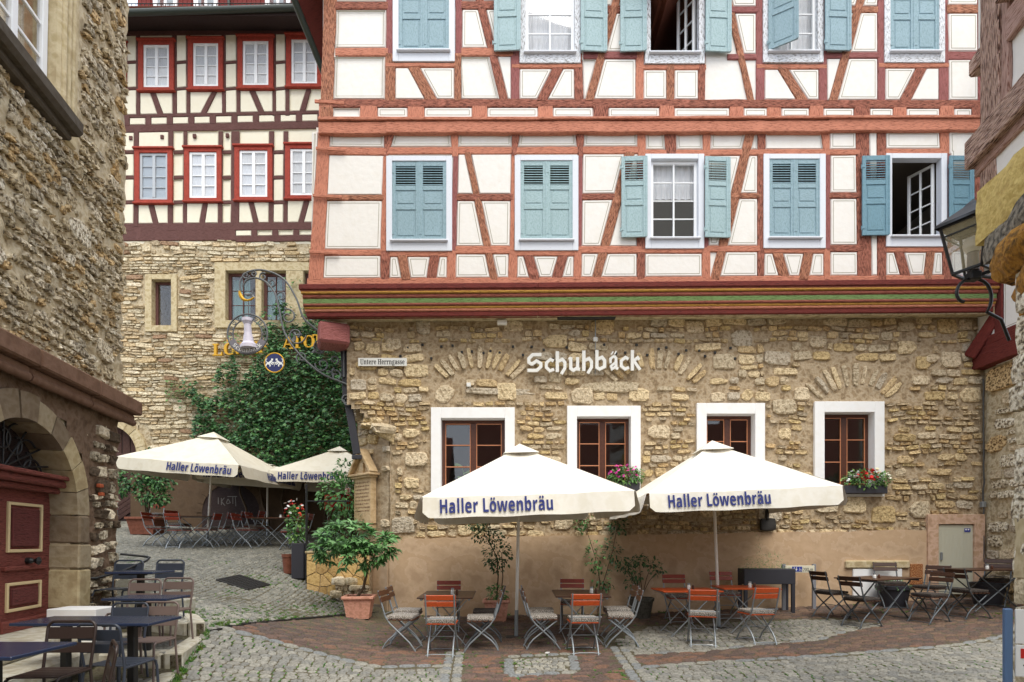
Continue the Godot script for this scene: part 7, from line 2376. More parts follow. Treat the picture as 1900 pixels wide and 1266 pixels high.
	# ---- raised bed behind the crazy-paved wall
	var rw := thing("retaining_wall", "low retaining wall faced with yellow crazy paving slabs", "wall", G(-3.7, 12.35))
	var o := rw.position
	obj("wall_core", box_mesh(Vector3(1.3, 1.1, 0.5), 0.01, Vector3(0.12, 0.28, 0.0)), M.mortar, rw)
	obj("coping", box_mesh(Vector3(1.36, 0.05, 0.56), 0.012, Vector3(0.12, 0.845, 0)), M.sandstone_b, rw)
	# irregular slabs: random seeds, each slab the ground nearest to its seed
	var seeds2 := []
	for i in 30: seeds2.append(Vector2(-0.53 + 1.3 * (i % 6 + R(0.1, 0.9)) / 6.0, -0.28 + 1.12 * (i / 6 + R(0.15, 0.85)) / 5.0))
	for a in seeds2:
		var poly := rect(-0.53, -0.28, 0.77, 0.82)
		for b2 in seeds2:
			if a == b2: continue
			var mid2: Vector2 = (a + b2) / 2
			var d: Vector2 = (b2 - a).normalized()
			var s := Vector2(-d.y, d.x) * 4
			var half := PackedVector2Array([mid2 + s, mid2 - s, mid2 - s - d * 4, mid2 + s - d * 4])
			var got := Geometry2D.intersect_polygons(poly, half)
			if got.is_empty(): break
			poly = got[0]
		var sm := inset(poly, 0.009)
		if sm.is_empty(): continue
		var b := mb()
		b.prism(sm, 0.24, 0.27 + R(-0.004, 0.006))
		obj("slab", b.mesh(), [M.slab_a, M.slab_b, M.slab_c][rng.randi() % 3], rw)
	var pile := thing("stone_pile", "small heap of loose pale stones beside the retaining wall", "stones", G(-3.3, 12.0))
	for i in 14: obj("loose_stone", rough_block(Vector3(R(0.16, 0.3), R(0.11, 0.17), R(0.15, 0.25)), 0.04, 0.5, 4), [M.pale_a, M.pale_b, M.grey_a][i % 3], pile, at(Vector3(-0.22 + 0.17 * (i % 4) + R(-0.04, 0.04), 0.05 + 0.13 * (i / 4), R(-0.1, 0.15)), R(0, 3)))
	# bed plants
	p = thing("garden_shrub", "broad dark green shrub above the retaining wall", "bush", o + Vector3(0.1, 0.85, -0.5))
	obj("trunk", branch([Vector3.ZERO, Vector3(0.0, 0.4, 0), Vector3(-0.1, 0.9, 0)], 0.03, 0.012), M.bark, p)
	w = []
	ball(Vector3(-0.15, 1.25, 0), Vector3(0.5, 0.5, 0.4), 520, 0.08, 0.13, w, 0.3)
	ball(Vector3(-0.05, 1.75, 0), Vector3(0.2, 0.3, 0.2), 90, 0.07, 0.11, w, 0.3)
	swarm(p, "foliage", "oval", w, mid)
	p = thing("feathery_bush", "feathery green bush below the dark shrub", "bush", o + Vector3(0.25, 0.85, -0.25))
	w = []
	ball(Vector3(0.1, 0.45, 0), Vector3(0.65, 0.45, 0.35), 1100, 0.06, 0.12, w, 0.2)
	ball(Vector3(-0.3, 0.25, 0.1), Vector3(0.3, 0.25, 0.2), 300, 0.06, 0.12, w, 0.2)
	swarm(p, "foliage", "fine", w, dark + mid)
	for s in [[-4.55, 12.6, 0.75, "tall anthracite planter box at the end of the retaining wall"], [-4.15, 13.2, 1.05, "anthracite planter box behind the retaining wall"]]:
		p = thing("planter_box", s[3], "planter", G(s[0], s[1]))
		obj("box", box_mesh(Vector3(0.26, s[2], 0.3), 0.01, Vector3(0, s[2] / 2, 0)), M.anthracite, p)
		obj("inner_lining", box_mesh(Vector3(0.22, 0.02, 0.26), 0, Vector3(0, s[2], 0)), M.soil, p)
	p = thing("geraniums", "red and white geraniums with lime leaves beside the second alley table", "flowers", G(-4.65, 12.65, 0.75))
	w = []
	ball(Vector3(0, 0.35, 0), Vector3(0.2, 0.45, 0.2), 330, 0.06, 0.1, w, 0.2)
	swarm(p, "foliage", "oval", w, lime + mid)
	w = []
	ball(Vector3(0.0, 0.7, 0.1), Vector3(0.22, 0.2, 0.2), 26, 0.05, 0.075, w, 0.6)
	swarm(p, "red_blossoms", "bloom", w, [Color(0.7, 0.03, 0.03), Color(0.8, 0.1, 0.05)], M.petal)
	w = []
	ball(Vector3(-0.02, 0.75, 0.12), Vector3(0.2, 0.18, 0.18), 10, 0.05, 0.075, w, 0.7)
	swarm(p, "white_blossoms", "bloom", w, [Color(0.85, 0.85, 0.85)], M.petal)
	var fp := round_pot("flower_pot", "small red clay pot beside the tall planter box", G(-4.85, 12.75), 0.14, 0.42, M.terracotta_brown)
	var post := thing("fence_post", "thin dark post at the raised bed", "post", G(-4.32, 12.35))
	obj("post", box_mesh(Vector3(0.04, 2.1, 0.04), 0.004, Vector3(0, 1.05, 0)), M.black_metal, post)
	obj("rail", box_mesh(Vector3(0.9, 0.03, 0.03), 0.004, Vector3(0.45, 1.75, 0)), M.black_metal, post)
	var tc := thing("cloth_table", "table under a red cloth glimpsed behind the shrub", "table", G(-3.9, 13.6) + Vector3(0.1, 1.0, 0))
	obj("table_top", box_mesh(Vector3(0.8, 0.04, 0.7), 0.005, Vector3(0, 0.72, 0)), M.wood_dark, tc)
	for s in [[-0.35, 0.3], [0.35, 0.3], [-0.35, -0.3], [0.35, -0.3]]: obj("leg", box_mesh(Vector3(0.05, 0.72, 0.05), 0.005, Vector3(s[0], 0.36, s[1])), M.wood_dark, tc)
	obj("tablecloth", rough_block(Vector3(0.86, 0.34, 0.76), 0.02, 0.05, 8), M.cloth_red, tc, at(Vector3(0, 0.6, 0)))
	var cd := thing("candle_glass", "pink candle in a glass on the red cloth", "candle", tc.position + Vector3(0.05, 0.77, 0.2))
	var cb := mb()
	cb.lathe([Vector2(0, 0), Vector2(0.04, 0), Vector2(0.045, 0.16), Vector2(0.0, 0.16)], Vector3.ZERO, 12)
	obj("candle", cb.mesh(), M.candle, cd)
	cb = mb()
	cb.lathe([Vector2(0.055, 0.0), Vector2(0.06, 0.13), Vector2(0.1, 0.2), Vector2(0.1, 0.24)], Vector3.ZERO, 16)
	obj("glass", cb.mesh(), M.clear_glass, cd)
	# ---- flower boxes in the inn's windows
	for s in [[1155, 898, 0.62, 0, "window box of pink geraniums behind the first parasol"], [1597, 903, 0.85, 1, "window box of red, white and yellow flowers in the rightmost window"]]:
		var c := el(12.0 / 1090.0, s[0], s[1])
		p = thing("flower_box", s[4], "flowers", Vector3(c.x, c.y - 0.14, -11.88))
		obj("trough", box_mesh(Vector3(s[2], 0.16, 0.18), 0.01, Vector3(0, 0.06, 0)), M.anthracite, p)
		w = []
		ball(Vector3(0.02, 0.26, 0.04), Vector3(s[2] * 0.56, 0.2, 0.17), 480, 0.04, 0.075, w, 0.3)
		ball(Vector3(s[2] * 0.4, 0.28, 0.05), Vector3(0.15, 0.16, 0.12), 120, 0.04, 0.07, w, 0.3)
		swarm(p, "foliage", "oval", w, lime + mid)
		var sets := [[[Color(0.75, 0.03, 0.35), Color(0.82, 0.08, 0.5)], 34, 0.0, 0.45, 0.36]] if s[3] == 0 else [[[Color(0.6, 0.01, 0.02), Color(0.7, 0.03, 0.03)], 34, 0.0, 0.24, 0.36], [[Color(0.85, 0.85, 0.85)], 16, -0.28, 0.14, 0.3], [[Color(0.85, 0.8, 0.5), Color(0.9, 0.88, 0.75)], 18, 0.25, 0.24, 0.34]]
		for q in sets:
			w = []
			ball(Vector3(q[2], q[4], 0.1), Vector3(q[3] * s[2] / 0.85, 0.14, 0.12), q[1], 0.06, 0.09, w, 0.5)
			swarm(p, "blossoms", "bloom", w, q[0], M.petal)
	# leafy house plant seen through the first window
	var c2 := el(12.0 / 1090.0, 862, 870)
	p = thing("house_plant", "big leaved house plant behind the leftmost ground floor window", "plant", Vector3(c2.x, c2.y - 0.35, -12.55))
	for i in 9:
		var a := R(-1.2, 1.2)
		var tip := Vector3(sin(a) * R(0.1, 0.3), R(0.2, 0.52), R(0.0, 0.14))
		obj("leaf", leaf_of("ivy"), M.leaf_lime, p, dart(tip, Vector3(sin(a), -0.2, 0.8), R(0.17, 0.24)))
		obj("leaf_stalk", branch([Vector3.ZERO, tip * 0.6 + Vector3(0, 0.06, 0), tip], 0.006, 0.004), M.leaf_lime, p)
	build_ivy(dark, mid)

func build_ivy(dark: Array, mid: Array) -> void:
	# the great ivy on the far house's stone storey
	var k := 19.3 / 1090.0
	var iv := thing("ivy", "great mass of dark ivy climbing the stone wall up the alley", "ivy", Vector3(-6.6, 2.0, -19.3))
	var shape := PackedVector2Array()
	for q in [[332, 722], [352, 700], [372, 712], [398, 745], [410, 735], [402, 700], [428, 672], [436, 640], [446, 676], [452, 715], [470, 690], [500, 640], [480, 600], [492, 572], [520, 560], [560, 575], [575, 560], [600, 560], [625, 540], [700, 520], [720, 900], [640, 960], [470, 945], [420, 900], [358, 812], [368, 770], [360, 742]]: shape.append(el(k, q[0], q[1]))
	var ns := FastNoiseLite.new()
	ns.seed = 5
	ns.frequency = 0.9
	ns.fractal_octaves = 3
	var w := []; var w2 := []
	var lo := el(k, 330, 960); var hi := el(k, 720, 520)
	var core := el(k, 560, 800)
	while w.size() + w2.size() < 21000:
		var p := Vector2(R(lo.x, hi.x), R(lo.y, hi.y))
		if not Geometry2D.is_point_in_polygon(p, shape): continue
		var n := ns.get_noise_2d(p.x, p.y)
		var edge := clampf((p - core).length() / 4.6, 0.0, 1.0)
		if n < -0.15 - 0.5 * (1.0 - edge) + 0.25 * edge and rng.randf() < 0.85: continue
		var thick := 0.12 + 0.85 * (1.0 - edge) * (0.6 + 0.8 * absf(ns.get_noise_2d(p.x * 2.0 + 40.0, p.y * 2.0)))
		if p.y > 7.0: thick = minf(thick, lerpf(0.9, 0.2, clampf(p.y - 7.0, 0.0, 1.0)))
		if p.y < 4.3: thick = maxf(thick, 0.5)
		if p.y < 3.6: continue
		var z := thick * pow(rng.randf(), 0.6)
		var t := dart(Vector3(p.x + 6.6, p.y - 2.0, z), Vector3(R(-0.8, 0.8), R(-1.0, -0.1), R(0.2, 1.0)), R(0.07, 0.13))
		if rng.randf() < 0.72: w.append(t)
		else: w2.append(t)
	swarm(iv, "foliage", "ivy", w, dark)
	swarm(iv, "foliage", "ivy", w2, mid)
	for i in 7:
		var x := -2.2 + i * 0.7
		var path := []
		for j in 9: path.append(Vector3(x + sin(j * 1.3 + i) * 0.16, -0.2 + j * 0.75 * (0.6 + 0.07 * i), 0.05))
		obj("stem", branch(path, 0.05, 0.01), M.bark, iv)
	# sprigs that have strayed over the bare wall
	for q in [[322, 725, 30], [345, 745, 26], [318, 715, 12], [432, 625, 14], [440, 655, 24], [470, 660, 20], [320, 735, 12], [540, 525, 18], [372, 828, 22], [355, 838, 10]]:
		var c := el(k, q[0], q[1])
		var s := thing("ivy_sprig", "stray ivy sprig on the bare stone wall up the alley", "ivy", Vector3(c.x, c.y, -19.42), 0.0, "stray ivy sprigs on the alley wall")
		var ww := []
		for i in q[2]: ww.append(dart(Vector3(R(-0.3, 0.3), R(-0.2, 0.2), R(0.0, 0.06)), Vector3(R(-0.8, 0.8), R(-1, 0), R(0.2, 1)), R(0.07, 0.11)))
		swarm(s, "leaves", "ivy", ww, mid)

# ---------------------------------------------------------------- signs
func nib(parent: Node3D, called: String, strokes: Array, k: float, o: Vector2, z0: float, z1: float, m: Material) -> void:
	# a letter made of broad pen strokes: [width, x, y, x, y ...]
	var b := mb()
	var e := 0.0
	for s in strokes:
		var line := PackedVector2Array()
		for i in range(1, s.size(), 2): line.append(Vector2(s[i] * k + o.x, o.y - s[i + 1] * k))
		for q in Geometry2D.offset_polyline(line, s[0] * k * 0.5, Geometry2D.JOIN_MITER, Geometry2D.END_BUTT):
			if not Geometry2D.is_polygon_clockwise(q): b.prism(q, z0, z1 + e)
		e += 0.0012
	obj(called, b.mesh(), m, parent)

func spiral(c: Vector2, r0: float, r1: float, a0: float, a1: float, z := 0.0, n := 22) -> Array:
	var p := []
	for i in n + 1:
		var t := i / float(n)
		var q := c + Vector2.from_angle(lerpf(a0, a1, t)) * lerpf(r0, r1, t)
		p.append(Vector3(q.x, q.y, z))
	return p

func build_signs() -> void:
	var k := 12.0 / 1090.0
	# white blackletter name on the stone wall
	var s := thing("blackletter_name", "white blackletter name in raised letters on the stone wall", "sign", Vector3(0, 0, -11.9))
	var z := k / 7.917
	var o := el(k, 965, 640)
	var L := [
		[[46, 308, 176, 185, 176, 126, 232, 126, 288, 182, 320], [46, 165, 318, 238, 268, 300, 305, 300, 352, 242, 405, 105, 405]],
		[[42, 486, 268, 440, 245, 380, 295, 380, 362, 432, 412, 492, 388]],
		[[48, 540, 128, 540, 428], [44, 556, 272, 612, 245, 650, 290, 650, 372, 598, 458]],
		[[44, 706, 248, 742, 222], [46, 735, 214, 735, 376, 772, 404, 842, 362], [44, 834, 214, 834, 386, 868, 392]],
		[[48, 925, 118, 925, 412], [44, 942, 258, 1000, 233, 1036, 278, 1036, 358, 982, 448]],
		[[46, 1115, 110, 1115, 362, 1168, 394], [46, 1150, 388, 1226, 350, 1226, 262, 1190, 216, 1132, 238]],
		[[36, 1306, 240, 1366, 196], [40, 1362, 196, 1392, 230, 1392, 366, 1424, 384], [34, 1312, 225, 1312, 300], [34, 1392, 285, 1312, 348], [34, 1314, 336, 1334, 386, 1384, 352], [20, 1322, 178, 1350, 132], [20, 1368, 174, 1396, 126]],
		[[42, 1574, 242, 1530, 216, 1468, 266, 1468, 340, 1522, 386, 1580, 362]],
		[[46, 1630, 110, 1630, 406], [40, 1648, 268, 1706, 218, 1728, 252], [42, 1658, 276, 1742, 396]]]
	for l in L: nib(s, "letter", l, z, o, 0.0, 0.045, M.plastic_white)
	# round-arched gold letters on the far house
	s = thing("gold_lettering", "large gold letters on the alley wall half hidden by ivy and the hanging sign", "sign", Vector3(0, 0, -19.38))
	var kg := 19.4 / 1090.0
	var xs := [407, 429, 450, 473, 494, 512, 542, 562, 580, 596]
	for i in 10:
		var ch := "LÖWEN APOT"[i]
		if ch == " ": continue
		var c := el(kg, xs[i], 645 - (i - 5) * 1.4)
		text(s, ch, "Droid Serif", 0.4, M.gold, Vector3(c.x, c.y, 0.3 if i > 4 else 0.08), 0.0, 0.1, true, Transform3D.IDENTITY, "letter")
	# enamel emblem with two lions
	var c := el(kg, 534, 692)
	s = thing("round_emblem", "round dark blue enamel emblem with two white lions among the ivy", "sign", Vector3(c.x, c.y, -18.35))
	var b := mb()
	b.lathe([Vector2(0, 0), Vector2(0.29, 0), Vector2(0.29, 0.05), Vector2(0, 0.05)], Vector3.ZERO, 32, Basis(Vector3.RIGHT, PI / 2))
	obj("disc", b.mesh(), M.enamel, s)
	b = mb()
	b.tube(spiral(Vector2.ZERO, 0.3, 0.3, 0, TAU, 0.04, 40), 0.022, 8)
	obj("rim", b.mesh(), M.gold, s)
	for e in [-1.0, 1.0]:
		b = mb()
		for q in [[0.05, 0.24, 0.0, 0.18, -0.02, 0.16, 0.02, 0.08, 0.08], [0.035, 0.2, 0.04, 0.26, -0.06, 0.27, -0.1], [0.035, 0.16, 0.0, 0.13, -0.06, 0.14, -0.1], [0.03, 0.1, 0.06, 0.05, 0.02, 0.02, 0.03], [0.03, 0.12, 0.02, 0.07, -0.03, 0.04, -0.02], [0.06, 0.1, 0.12, 0.04, 0.11], [0.02, 0.25, 0.03, 0.27, 0.12, 0.22, 0.14]]:
			var line := PackedVector2Array()
			for i in range(1, q.size(), 2): line.append(Vector2(q[i] * e, q[i + 1] - 0.02))
			for g in Geometry2D.offset_polyline(line, q[0] * 0.5, Geometry2D.JOIN_ROUND, Geometry2D.END_ROUND): b.prism(g, 0.05, 0.056 + R(0, 0.003))
		obj("lion", b.mesh(), M.plastic_white, s)
	b = mb()
	b.tube(spiral(Vector2(0, -0.02), 0.03, 0.03, 0, TAU, 0.055, 16), 0.008, 6)
	b.bar(Vector3(0, -0.05, 0.055), Vector3(0, -0.12, 0.055), 0.02, 0.008)
	obj("ring", b.mesh(), M.plastic_white, s)
	build_hanging_sign()
	# memorial tablet on the cut corner
	var ch := Transform3D(Basis(Vector3(0.7158, 0, 0.6983), Vector3.UP, Vector3(-0.6983, 0, 0.7158)), Vector3(-3.35, 0, -12.8))
	s = thing("memorial_tablet", "weathered stone tablet with a gabled top on the inn's corner", "tablet", Vector3.ZERO)
	s.transform = ch * at(Vector3(0.42, 2.0, 0.07))
	obj("slab", box_mesh(Vector3(0.66, 0.98, 0.14), 0.01, Vector3(0, 0.46, 0.02)), M.tablet, s)
	b = mb()
	b.box(Vector3(0, 1.0, 0.06), Vector3(0.86, 0.05, 0.26), 0.012)
	b.box(Vector3(0, 0.955, 0.05), Vector3(0.76, 0.05, 0.2), 0.012)
	obj("cornice", b.mesh(), M.tablet, s)
	b = mb()
	b.prism(PackedVector2Array([Vector2(-0.36, 1.02), Vector2(0.36, 1.02), Vector2(0, 1.46)]), -0.05, 0.08)
	for e in [-1, 1]: b.bar(Vector3(e * 0.42, 1.03, 0.08), Vector3(0, 1.54, 0.08), 0.07, 0.2, 0.01, Vector3.BACK)
	obj("gable", b.mesh(), M.tablet, s)
	obj("relief", rough_block(Vector3(0.16, 0.24, 0.06), 0.03, 0.6, 5), M.tablet, s, at(Vector3(0, 1.14, 0.09)))
	b = mb()
	for r in 9:
		var x := -0.27
		while x < 0.25:
			var wd := R(0.012, 0.05)
			b.box(Vector3(x + wd / 2, 0.84 - r * 0.075 + R(-0.004, 0.004), 0.0905), Vector3(wd, R(0.016, 0.034), 0.003))
			x += wd + R(0.008, 0.02)
	obj("inscription", b.mesh(), M.inscription, s)
	for e in [-0.22, 0.22]: obj("foot_block", box_mesh(Vector3(0.16, 0.12, 0.14), 0.012, Vector3(e, -0.1, 0)), M.tablet, s)
	# way to the lavatories
	s = thing("lavatory_sign", "low white sign with blue lavatory symbols and 200 m on grey posts", "sign", G(5.7, 11.65))
	for x in [-0.3, 0.3]: obj("post", box_mesh(Vector3(0.07, 0.92, 0.05), 0.006, Vector3(x, 0.46, -0.02)), M.post_grey, s)
	obj("plate", box_mesh(Vector3(0.58, 0.14, 0.02), 0.004, Vector3(0, 0.82, 0.015)), M.sign_cream, s)
	obj("symbol_field", box_mesh(Vector3(0.2, 0.1, 0.004), 0, Vector3(-0.055, 0.82, 0.027)), M.sign_blue, s)
	b = mb()
	for x in [-0.115, -0.07]:
		b.lathe([Vector2(0, -0.011), Vector2(0.011, 0.0), Vector2(0, 0.011)], Vector3(x, 0.85, 0.03), 8)
		b.prism(PackedVector2Array([Vector2(x - 0.008, 0.838), Vector2(x + 0.008, 0.838), Vector2(x + 0.018, 0.806), Vector2(x + 0.006, 0.806), Vector2(x + 0.005, 0.78), Vector2(x - 0.005, 0.78), Vector2(x - 0.006, 0.806), Vector2(x - 0.018, 0.806)]), 0.028, 0.031)
	b.tube(spiral(Vector2(0.0, 0.8), 0.018, 0.018, 0.6, 5.6, 0.03, 14), 0.004, 5)
	b.tube([Vector3(-0.01, 0.85, 0.03), Vector3(-0.004, 0.815, 0.03), Vector3(0.022, 0.812, 0.03), Vector3(0.032, 0.79, 0.03)], 0.005, 5)
	obj("symbols", b.mesh(), M.plastic_white, s)
	b = mb()
	b.bar(Vector3(-0.26, 0.82, 0.027), Vector3(-0.21, 0.82, 0.027), 0.008, 0.003, 0, Vector3.BACK)
	b.prism(PackedVector2Array([Vector2(-0.222, 0.842), Vector2(-0.192, 0.82), Vector2(-0.222, 0.798)]), 0.025, 0.028)
	obj("arrow", b.mesh(), M.ink, s)
	text(s, "200 m", "Droid Sans", 0.07, M.ink, Vector3(0.16, 0.81, 0.027), 0.2, 0.003)
	# direction sign at the right edge
	s = thing("direction_sign", "blue post with two white direction boards at the right edge", "sign", Vector3(3.63, 0.0, -4.3), -0.28)
	obj("post", box_mesh(Vector3(0.05, 1.12, 0.05), 0.008, Vector3(0, 0.55, 0)), M.post_blue, s)
	for q in [[0.9, 0.27], [0.65, 0.25]]: obj("board", box_mesh(Vector3(0.75, q[1] - 0.02, 0.015), 0.003, Vector3(0.42, q[0] + 0.08, 0.0)), M.sign_white, s)
	obj("logo_field", box_mesh(Vector3(0.06, 0.07, 0.004), 0, Vector3(0.105, 0.785, 0.009)), M.logo_red, s)
	b = mb()
	b.prism(PackedVector2Array([Vector2(0.135, 0.82), Vector2(0.135, 0.75), Vector2(0.1, 0.785)]), 0.011, 0.0135)
	obj("logo_mark", b.mesh(), M.black_metal, s)
	text(s, "KUN", "Droid Sans", 0.04, M.faint, Vector3(0.2, 0.76, 0.0085), 0.085, 0.002)
	b = mb()
	for q in [[0.09, 0.7, 0.13, 0.7], [0.115, 0.715, 0.13, 0.7], [0.115, 0.685, 0.13, 0.7]]: b.bar(Vector3(q[0], q[1], 0.0095), Vector3(q[2], q[3], 0.0095), 0.007, 0.003, 0, Vector3.BACK)
	obj("arrow", b.mesh(), M.ink, s)
	b = mb()
	for i in 5: b.box(Vector3(0.16 + 0.06 * i, 1.03 - 0.02 * (i % 2), 0.008), Vector3(0.04, 0.05 + 0.03 * (i % 3), 0.002))
	obj("faded_print", b.mesh(), M.faint, s)
	# whitewashed slab, small dark ledge and litter at the base
	s = thing("whitewashed_slab", "whitewashed slab set in the plastered wall behind the long dark table", "slab", Vector3(7.42, hgt(7.4, 11.9), -11.94))
	obj("slab", box_mesh(Vector3(1.0, 0.62, 0.06), 0.012, Vector3(0, 0.4, 0)), M.white_paint, s)
	obj("stone_lintel", box_mesh(Vector3(1.3, 0.16, 0.1), 0.02, Vector3(0.0, 0.8, 0)), M.sandstone, s)
	s = thing("rusty_plate", "rust stained plate on the plastered wall beside the cabinet", "plate", Vector3(8.22, hgt(8.2, 11.9) + 0.55, -11.94))
	obj("plate", box_mesh(Vector3(0.26, 0.42, 0.03), 0.006), M.rust, s)
	for q in [[3.0, 8.9, 0.3, "small white scrap of paper on the grey setts"], [0.5, 8.35, 1.2, "small white scrap of paper near the second table's front chair"], [4.5, 10.3, 0.1, "white litter by the right orange table"]]:
		obj("paper_scrap", rough_block(Vector3(0.09, 0.012, 0.05), 0.01, 0.2, 3), M.plastic_white, null, Transform3D(Basis(Vector3.UP, q[2]), G(q[0], q[1], 0.03)))
		tag(get_child(-1), q[3], "litter")
	s = thing("wall_fitting", "small dark iron fitting on the wall under the second parasol", "fitting", Vector3(5.18, 1.95, -11.9))
	obj("plate", rough_block(Vector3(0.3, 0.24, 0.08), 0.05, 0.4, 5), M.iron, s)
	obj("spike", box_mesh(Vector3(0.06, 0.22, 0.08), 0.02, Vector3(-0.02, 0.2, 0.02)), M.iron, s)

func build_hanging_sign() -> void:
	var k := 12.1 / 1090.0
	var s := thing("hanging_sign", "ornate wrought iron bracket with a round guild sign over the alley mouth", "sign", Vector3(-3.45, 4.2, -12.1))
	var P := func(x: float, y: float) -> Vector3:
		var q := el(k, x, y)
		return Vector3(q.x + 3.45, q.y - 4.2, 0)
	var line := func(a: Array) -> Array:
		# a smooth curve through the given points
		var cv := Curve3D.new()
		for i in range(0, a.size(), 2):
			var p: Vector3 = P.call(a[i], a[i + 1])
			var pr: Vector3 = P.call(a[maxi(i - 2, 0)], a[maxi(i - 1, 1)]); var nx: Vector3 = P.call(a[mini(i + 2, a.size() - 2)], a[mini(i + 3, a.size() - 1)])
			cv.add_point(p, -(nx - pr) / 6.0, (nx - pr) / 6.0)
		cv.bake_interval = 0.05
		return Array(cv.get_baked_points())
	var bars := [[636, 634, 605, 624, 580, 606, 562, 588, 550, 555, 530, 522, 505, 506, 478, 501, 455, 508, 445, 525, 446, 540], [655, 720, 640, 712, 600, 695, 570, 672, 545, 645, 527, 615, 518, 575, 510, 545, 494, 524, 474, 516, 458, 520, 450, 532]]
	for i in 2:
		var b := mb()
		b.tube(line.call(bars[i]), 0.02, 8)
		obj("bracket_rail", b.mesh(), M.wrought, s)
	for q in [[456, 511, 7, 0], [470, 508, 6, 2], [488, 514, 8, 1], [504, 525, 9, 3], [522, 551, 11, 4], [534, 588, 15, 2], [550, 622, 18, 0], [595, 646, 16, 1], [618, 645, 9, 2], [598, 676, 14, 3], [620, 668, 9, 5], [560, 664, 11, 4], [623, 698, 11, 2], [642, 742, 9, 1], [632, 640, 6, 0]]:
		var b := mb()
		var c: Vector3 = P.call(q[0], q[1])
		b.tube(spiral(Vector2(c.x, c.y), q[2] * k, q[2] * k * 0.25, q[3], q[3] + 7.5 * (1 if int(q[3]) % 2 else -1), 0.0, 26), 0.016, 6)
		obj("scroll", b.mesh(), M.wrought, s)
	for q in [[548, 622, 0.22, 0.6], [588, 648, 0.2, 2.2], [466, 546, 0.2, -0.5], [615, 690, 0.16, 1.5]]:
		for j in 3: obj("leaf_ornament", leaf_of("oval"), M.wrought, s, Transform3D(Basis(Vector3.BACK, q[3] + j * 2.1) * Basis(Vector3.RIGHT, -PI / 2) * Basis.from_scale(Vector3.ONE * q[2] * 0.7), P.call(q[0], q[1])))
	var b := mb()
	b.tube(line.call([444, 540, 446, 548, 452, 556, 462, 557, 472, 552]), [0.02, 0.03, 0.036, 0.04, 0.04, 0.04, 0.036, 0.03, 0.03, 0.025, 0.022, 0.02, 0.02, 0.018, 0.018, 0.015, 0.015, 0.015, 0.015, 0.015, 0.015, 0.015].slice(0, line.call([444, 540, 446, 548, 452, 556, 462, 557, 472, 552]).size()), 8)
	obj("gilded_leaf", b.mesh(), M.gold, s)
	b = mb()
	b.tube([P.call(638, 630), P.call(638, 700)], 0.022, 8)
	b.tube(line.call([655, 720, 652, 740, 648, 752, 640, 750, 638, 742]), 0.018, 8)
	obj("wall_bar", b.mesh(), M.wrought, s)
	# the ring with its column
	var c3: Vector3 = P.call(459, 620)
	var c := Vector2(c3.x, c3.y)
	var ro := 37.0 * k; var ri := 27.0 * k
	b = mb()
	b.tube([c3 + Vector3(0.02, ro, 0), P.call(461, 557)], 0.012, 6)
	b.tube(spiral(c, ro, ro, 0, TAU, 0.0, 48), 0.018, 8)
	b.tube(spiral(c, ri, ri, 0, TAU, 0.0, 40), 0.014, 8)
	obj("ring_frame", b.mesh(), M.wrought, s)
	for i in 12:
		var a := lerpf(-0.5, PI + 0.5, (i + 0.5) / 12.0)
		b = mb()
		b.tube(spiral(c + Vector2.from_angle(a) * (ro + ri) / 2, (ro - ri) * 0.45, 0.01, a, a + 8.0, 0.0, 16), 0.009, 6)
		obj("ring_scroll", b.mesh(), M.wrought, s)
	var band := PackedVector2Array()
	for i in 20: band.append(c + Vector2.from_angle(lerpf(PI * 1.12, PI * 1.88, i / 19.0)) * (ro + 0.01))
	for i in 20: band.append(c + Vector2.from_angle(lerpf(PI * 1.88, PI * 1.12, i / 19.0)) * (ri - 0.02))
	b = mb()
	b.prism(band, -0.015, 0.015)
	obj("name_band", b.mesh(), M.band_grey, s)
	var word := "Schuhbäck"
	for i in 9:
		var a := lerpf(PI * 1.24, PI * 1.76, i / 8.0)
		var q := c + Vector2.from_angle(a) * (ro + ri - 0.02) / 2
		text(s, word[i], "Droid Serif", 0.085, M.plastic_white, Vector3.ZERO, 0.0, 0.006, true, Transform3D(Basis(Vector3.BACK, a - PI * 1.5), Vector3(q.x, q.y, 0.017)), "letter")
	b = mb()
	var prof := [Vector2(0.0, 0), Vector2(0.17, 0), Vector2(0.165, 0.07), Vector2(0.11, 0.13), Vector2(0.075, 0.32), Vector2(0.07, 0.5), Vector2(0.105, 0.56), Vector2(0.105, 0.62), Vector2(0.0, 0.62)]
	b.lathe(prof, c3 + Vector3(0.03, -0.3, 0), 20, Basis(Vector3.BACK, 0.06))
	obj("column", b.mesh(), M.column_lilac, s)
	# dark board and stay that carry the bracket
	var st := thing("bracket_stay", "dark flat iron stay running down the inn's corner", "stay", Vector3(-3.4, 4.0, -12.1))
	b = mb()
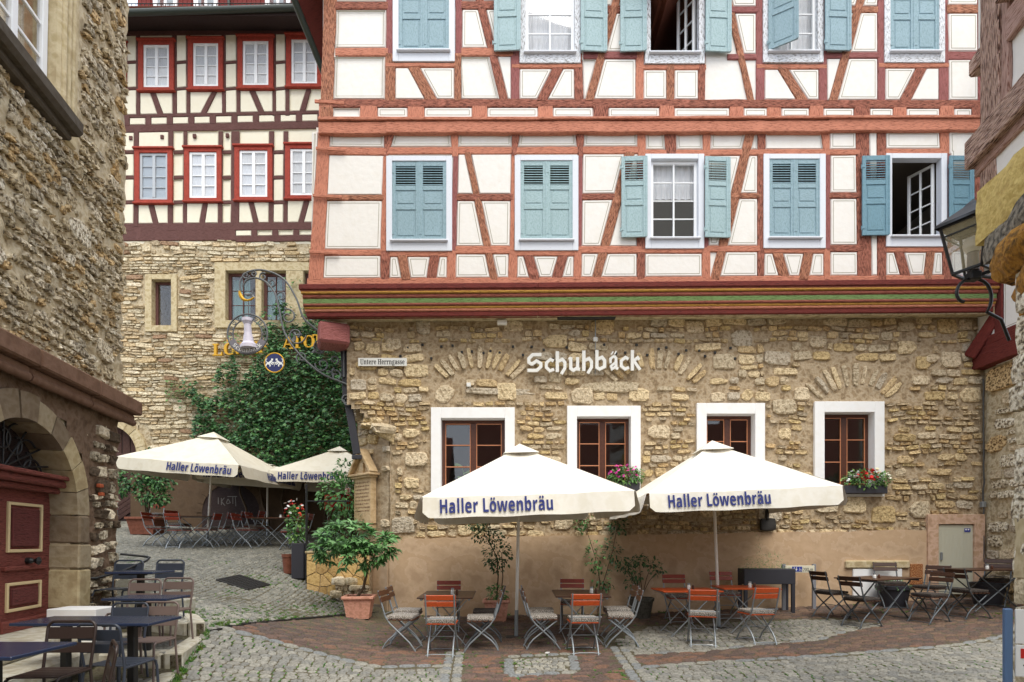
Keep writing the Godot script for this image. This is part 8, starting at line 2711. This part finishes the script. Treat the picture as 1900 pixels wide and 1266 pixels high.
	var f := func(x: float, y: float) -> Vector3:
		var q := el(k, x, y)
		return Vector3(q.x + 3.4, q.y - 4.0, -0.05)
	b.bar(f.call(638, 640), f.call(643, 745), 0.17, 0.05, 0.004, Vector3.BACK)
	b.bar(f.call(643, 735), f.call(661, 842), 0.15, 0.05, 0.004, Vector3.BACK)
	b.box(f.call(661, 848), Vector3(0.2, 0.09, 0.08), 0.01)
	obj("stay", b.mesh(), M.anthracite, st)
# ---------------------------------------------------------------- scene
func _ready() -> void:
	rng.seed = 20240611
	var cam := Camera3D.new()
	cam.name = "camera"
	add_child(cam)
	cam.projection = Camera3D.PROJECTION_FRUSTUM
	cam.near = 0.1
	cam.far = 400.0
	cam.size = 0.1 * 1266.0 / 1090.0
	cam.frustum_offset = Vector2(0, 0.1 * 372.0 / 1090.0)
	cam.position = Vector3(0, EYE, 0)
	var env := Environment.new()
	env.background_mode = Environment.BG_SKY
	var sk := ProceduralSkyMaterial.new()
	sk.sky_top_color = Color(0.83, 0.885, 0.965)
	sk.sky_horizon_color = Color(0.93, 0.945, 0.97)
	sk.sky_curve = 0.25
	sk.ground_horizon_color = Color(0.5, 0.48, 0.45)
	sk.ground_bottom_color = Color(0.35, 0.33, 0.3)
	sk.sun_angle_max = 0.0
	var sky := Sky.new()
	sky.sky_material = sk
	env.sky = sky
	env.tonemap_mode = Environment.TONE_MAPPER_LINEAR
	env.tonemap_exposure = 2.4
	env.sdfgi_enabled = true
	env.ssao_enabled = true
	env.ssil_enabled = true
	var we := WorldEnvironment.new()
	we.name = "world"
	we.environment = env
	add_child(we)
	var sun := DirectionalLight3D.new()
	sun.name = "overcast_sun"
	add_child(sun)
	sun.rotation_degrees = Vector3(-60, 16, 0)
	sun.light_energy = 0.45
	sun.light_color = Color(1.0, 0.985, 0.955)
	sun.light_angular_distance = 40.0
	sun.shadow_enabled = true
	build_materials()
	build_ground()
	build_inn()
	build_far_house()
	build_left_house()
	build_right_houses()
	build_seating()
	build_plants()
	build_signs()
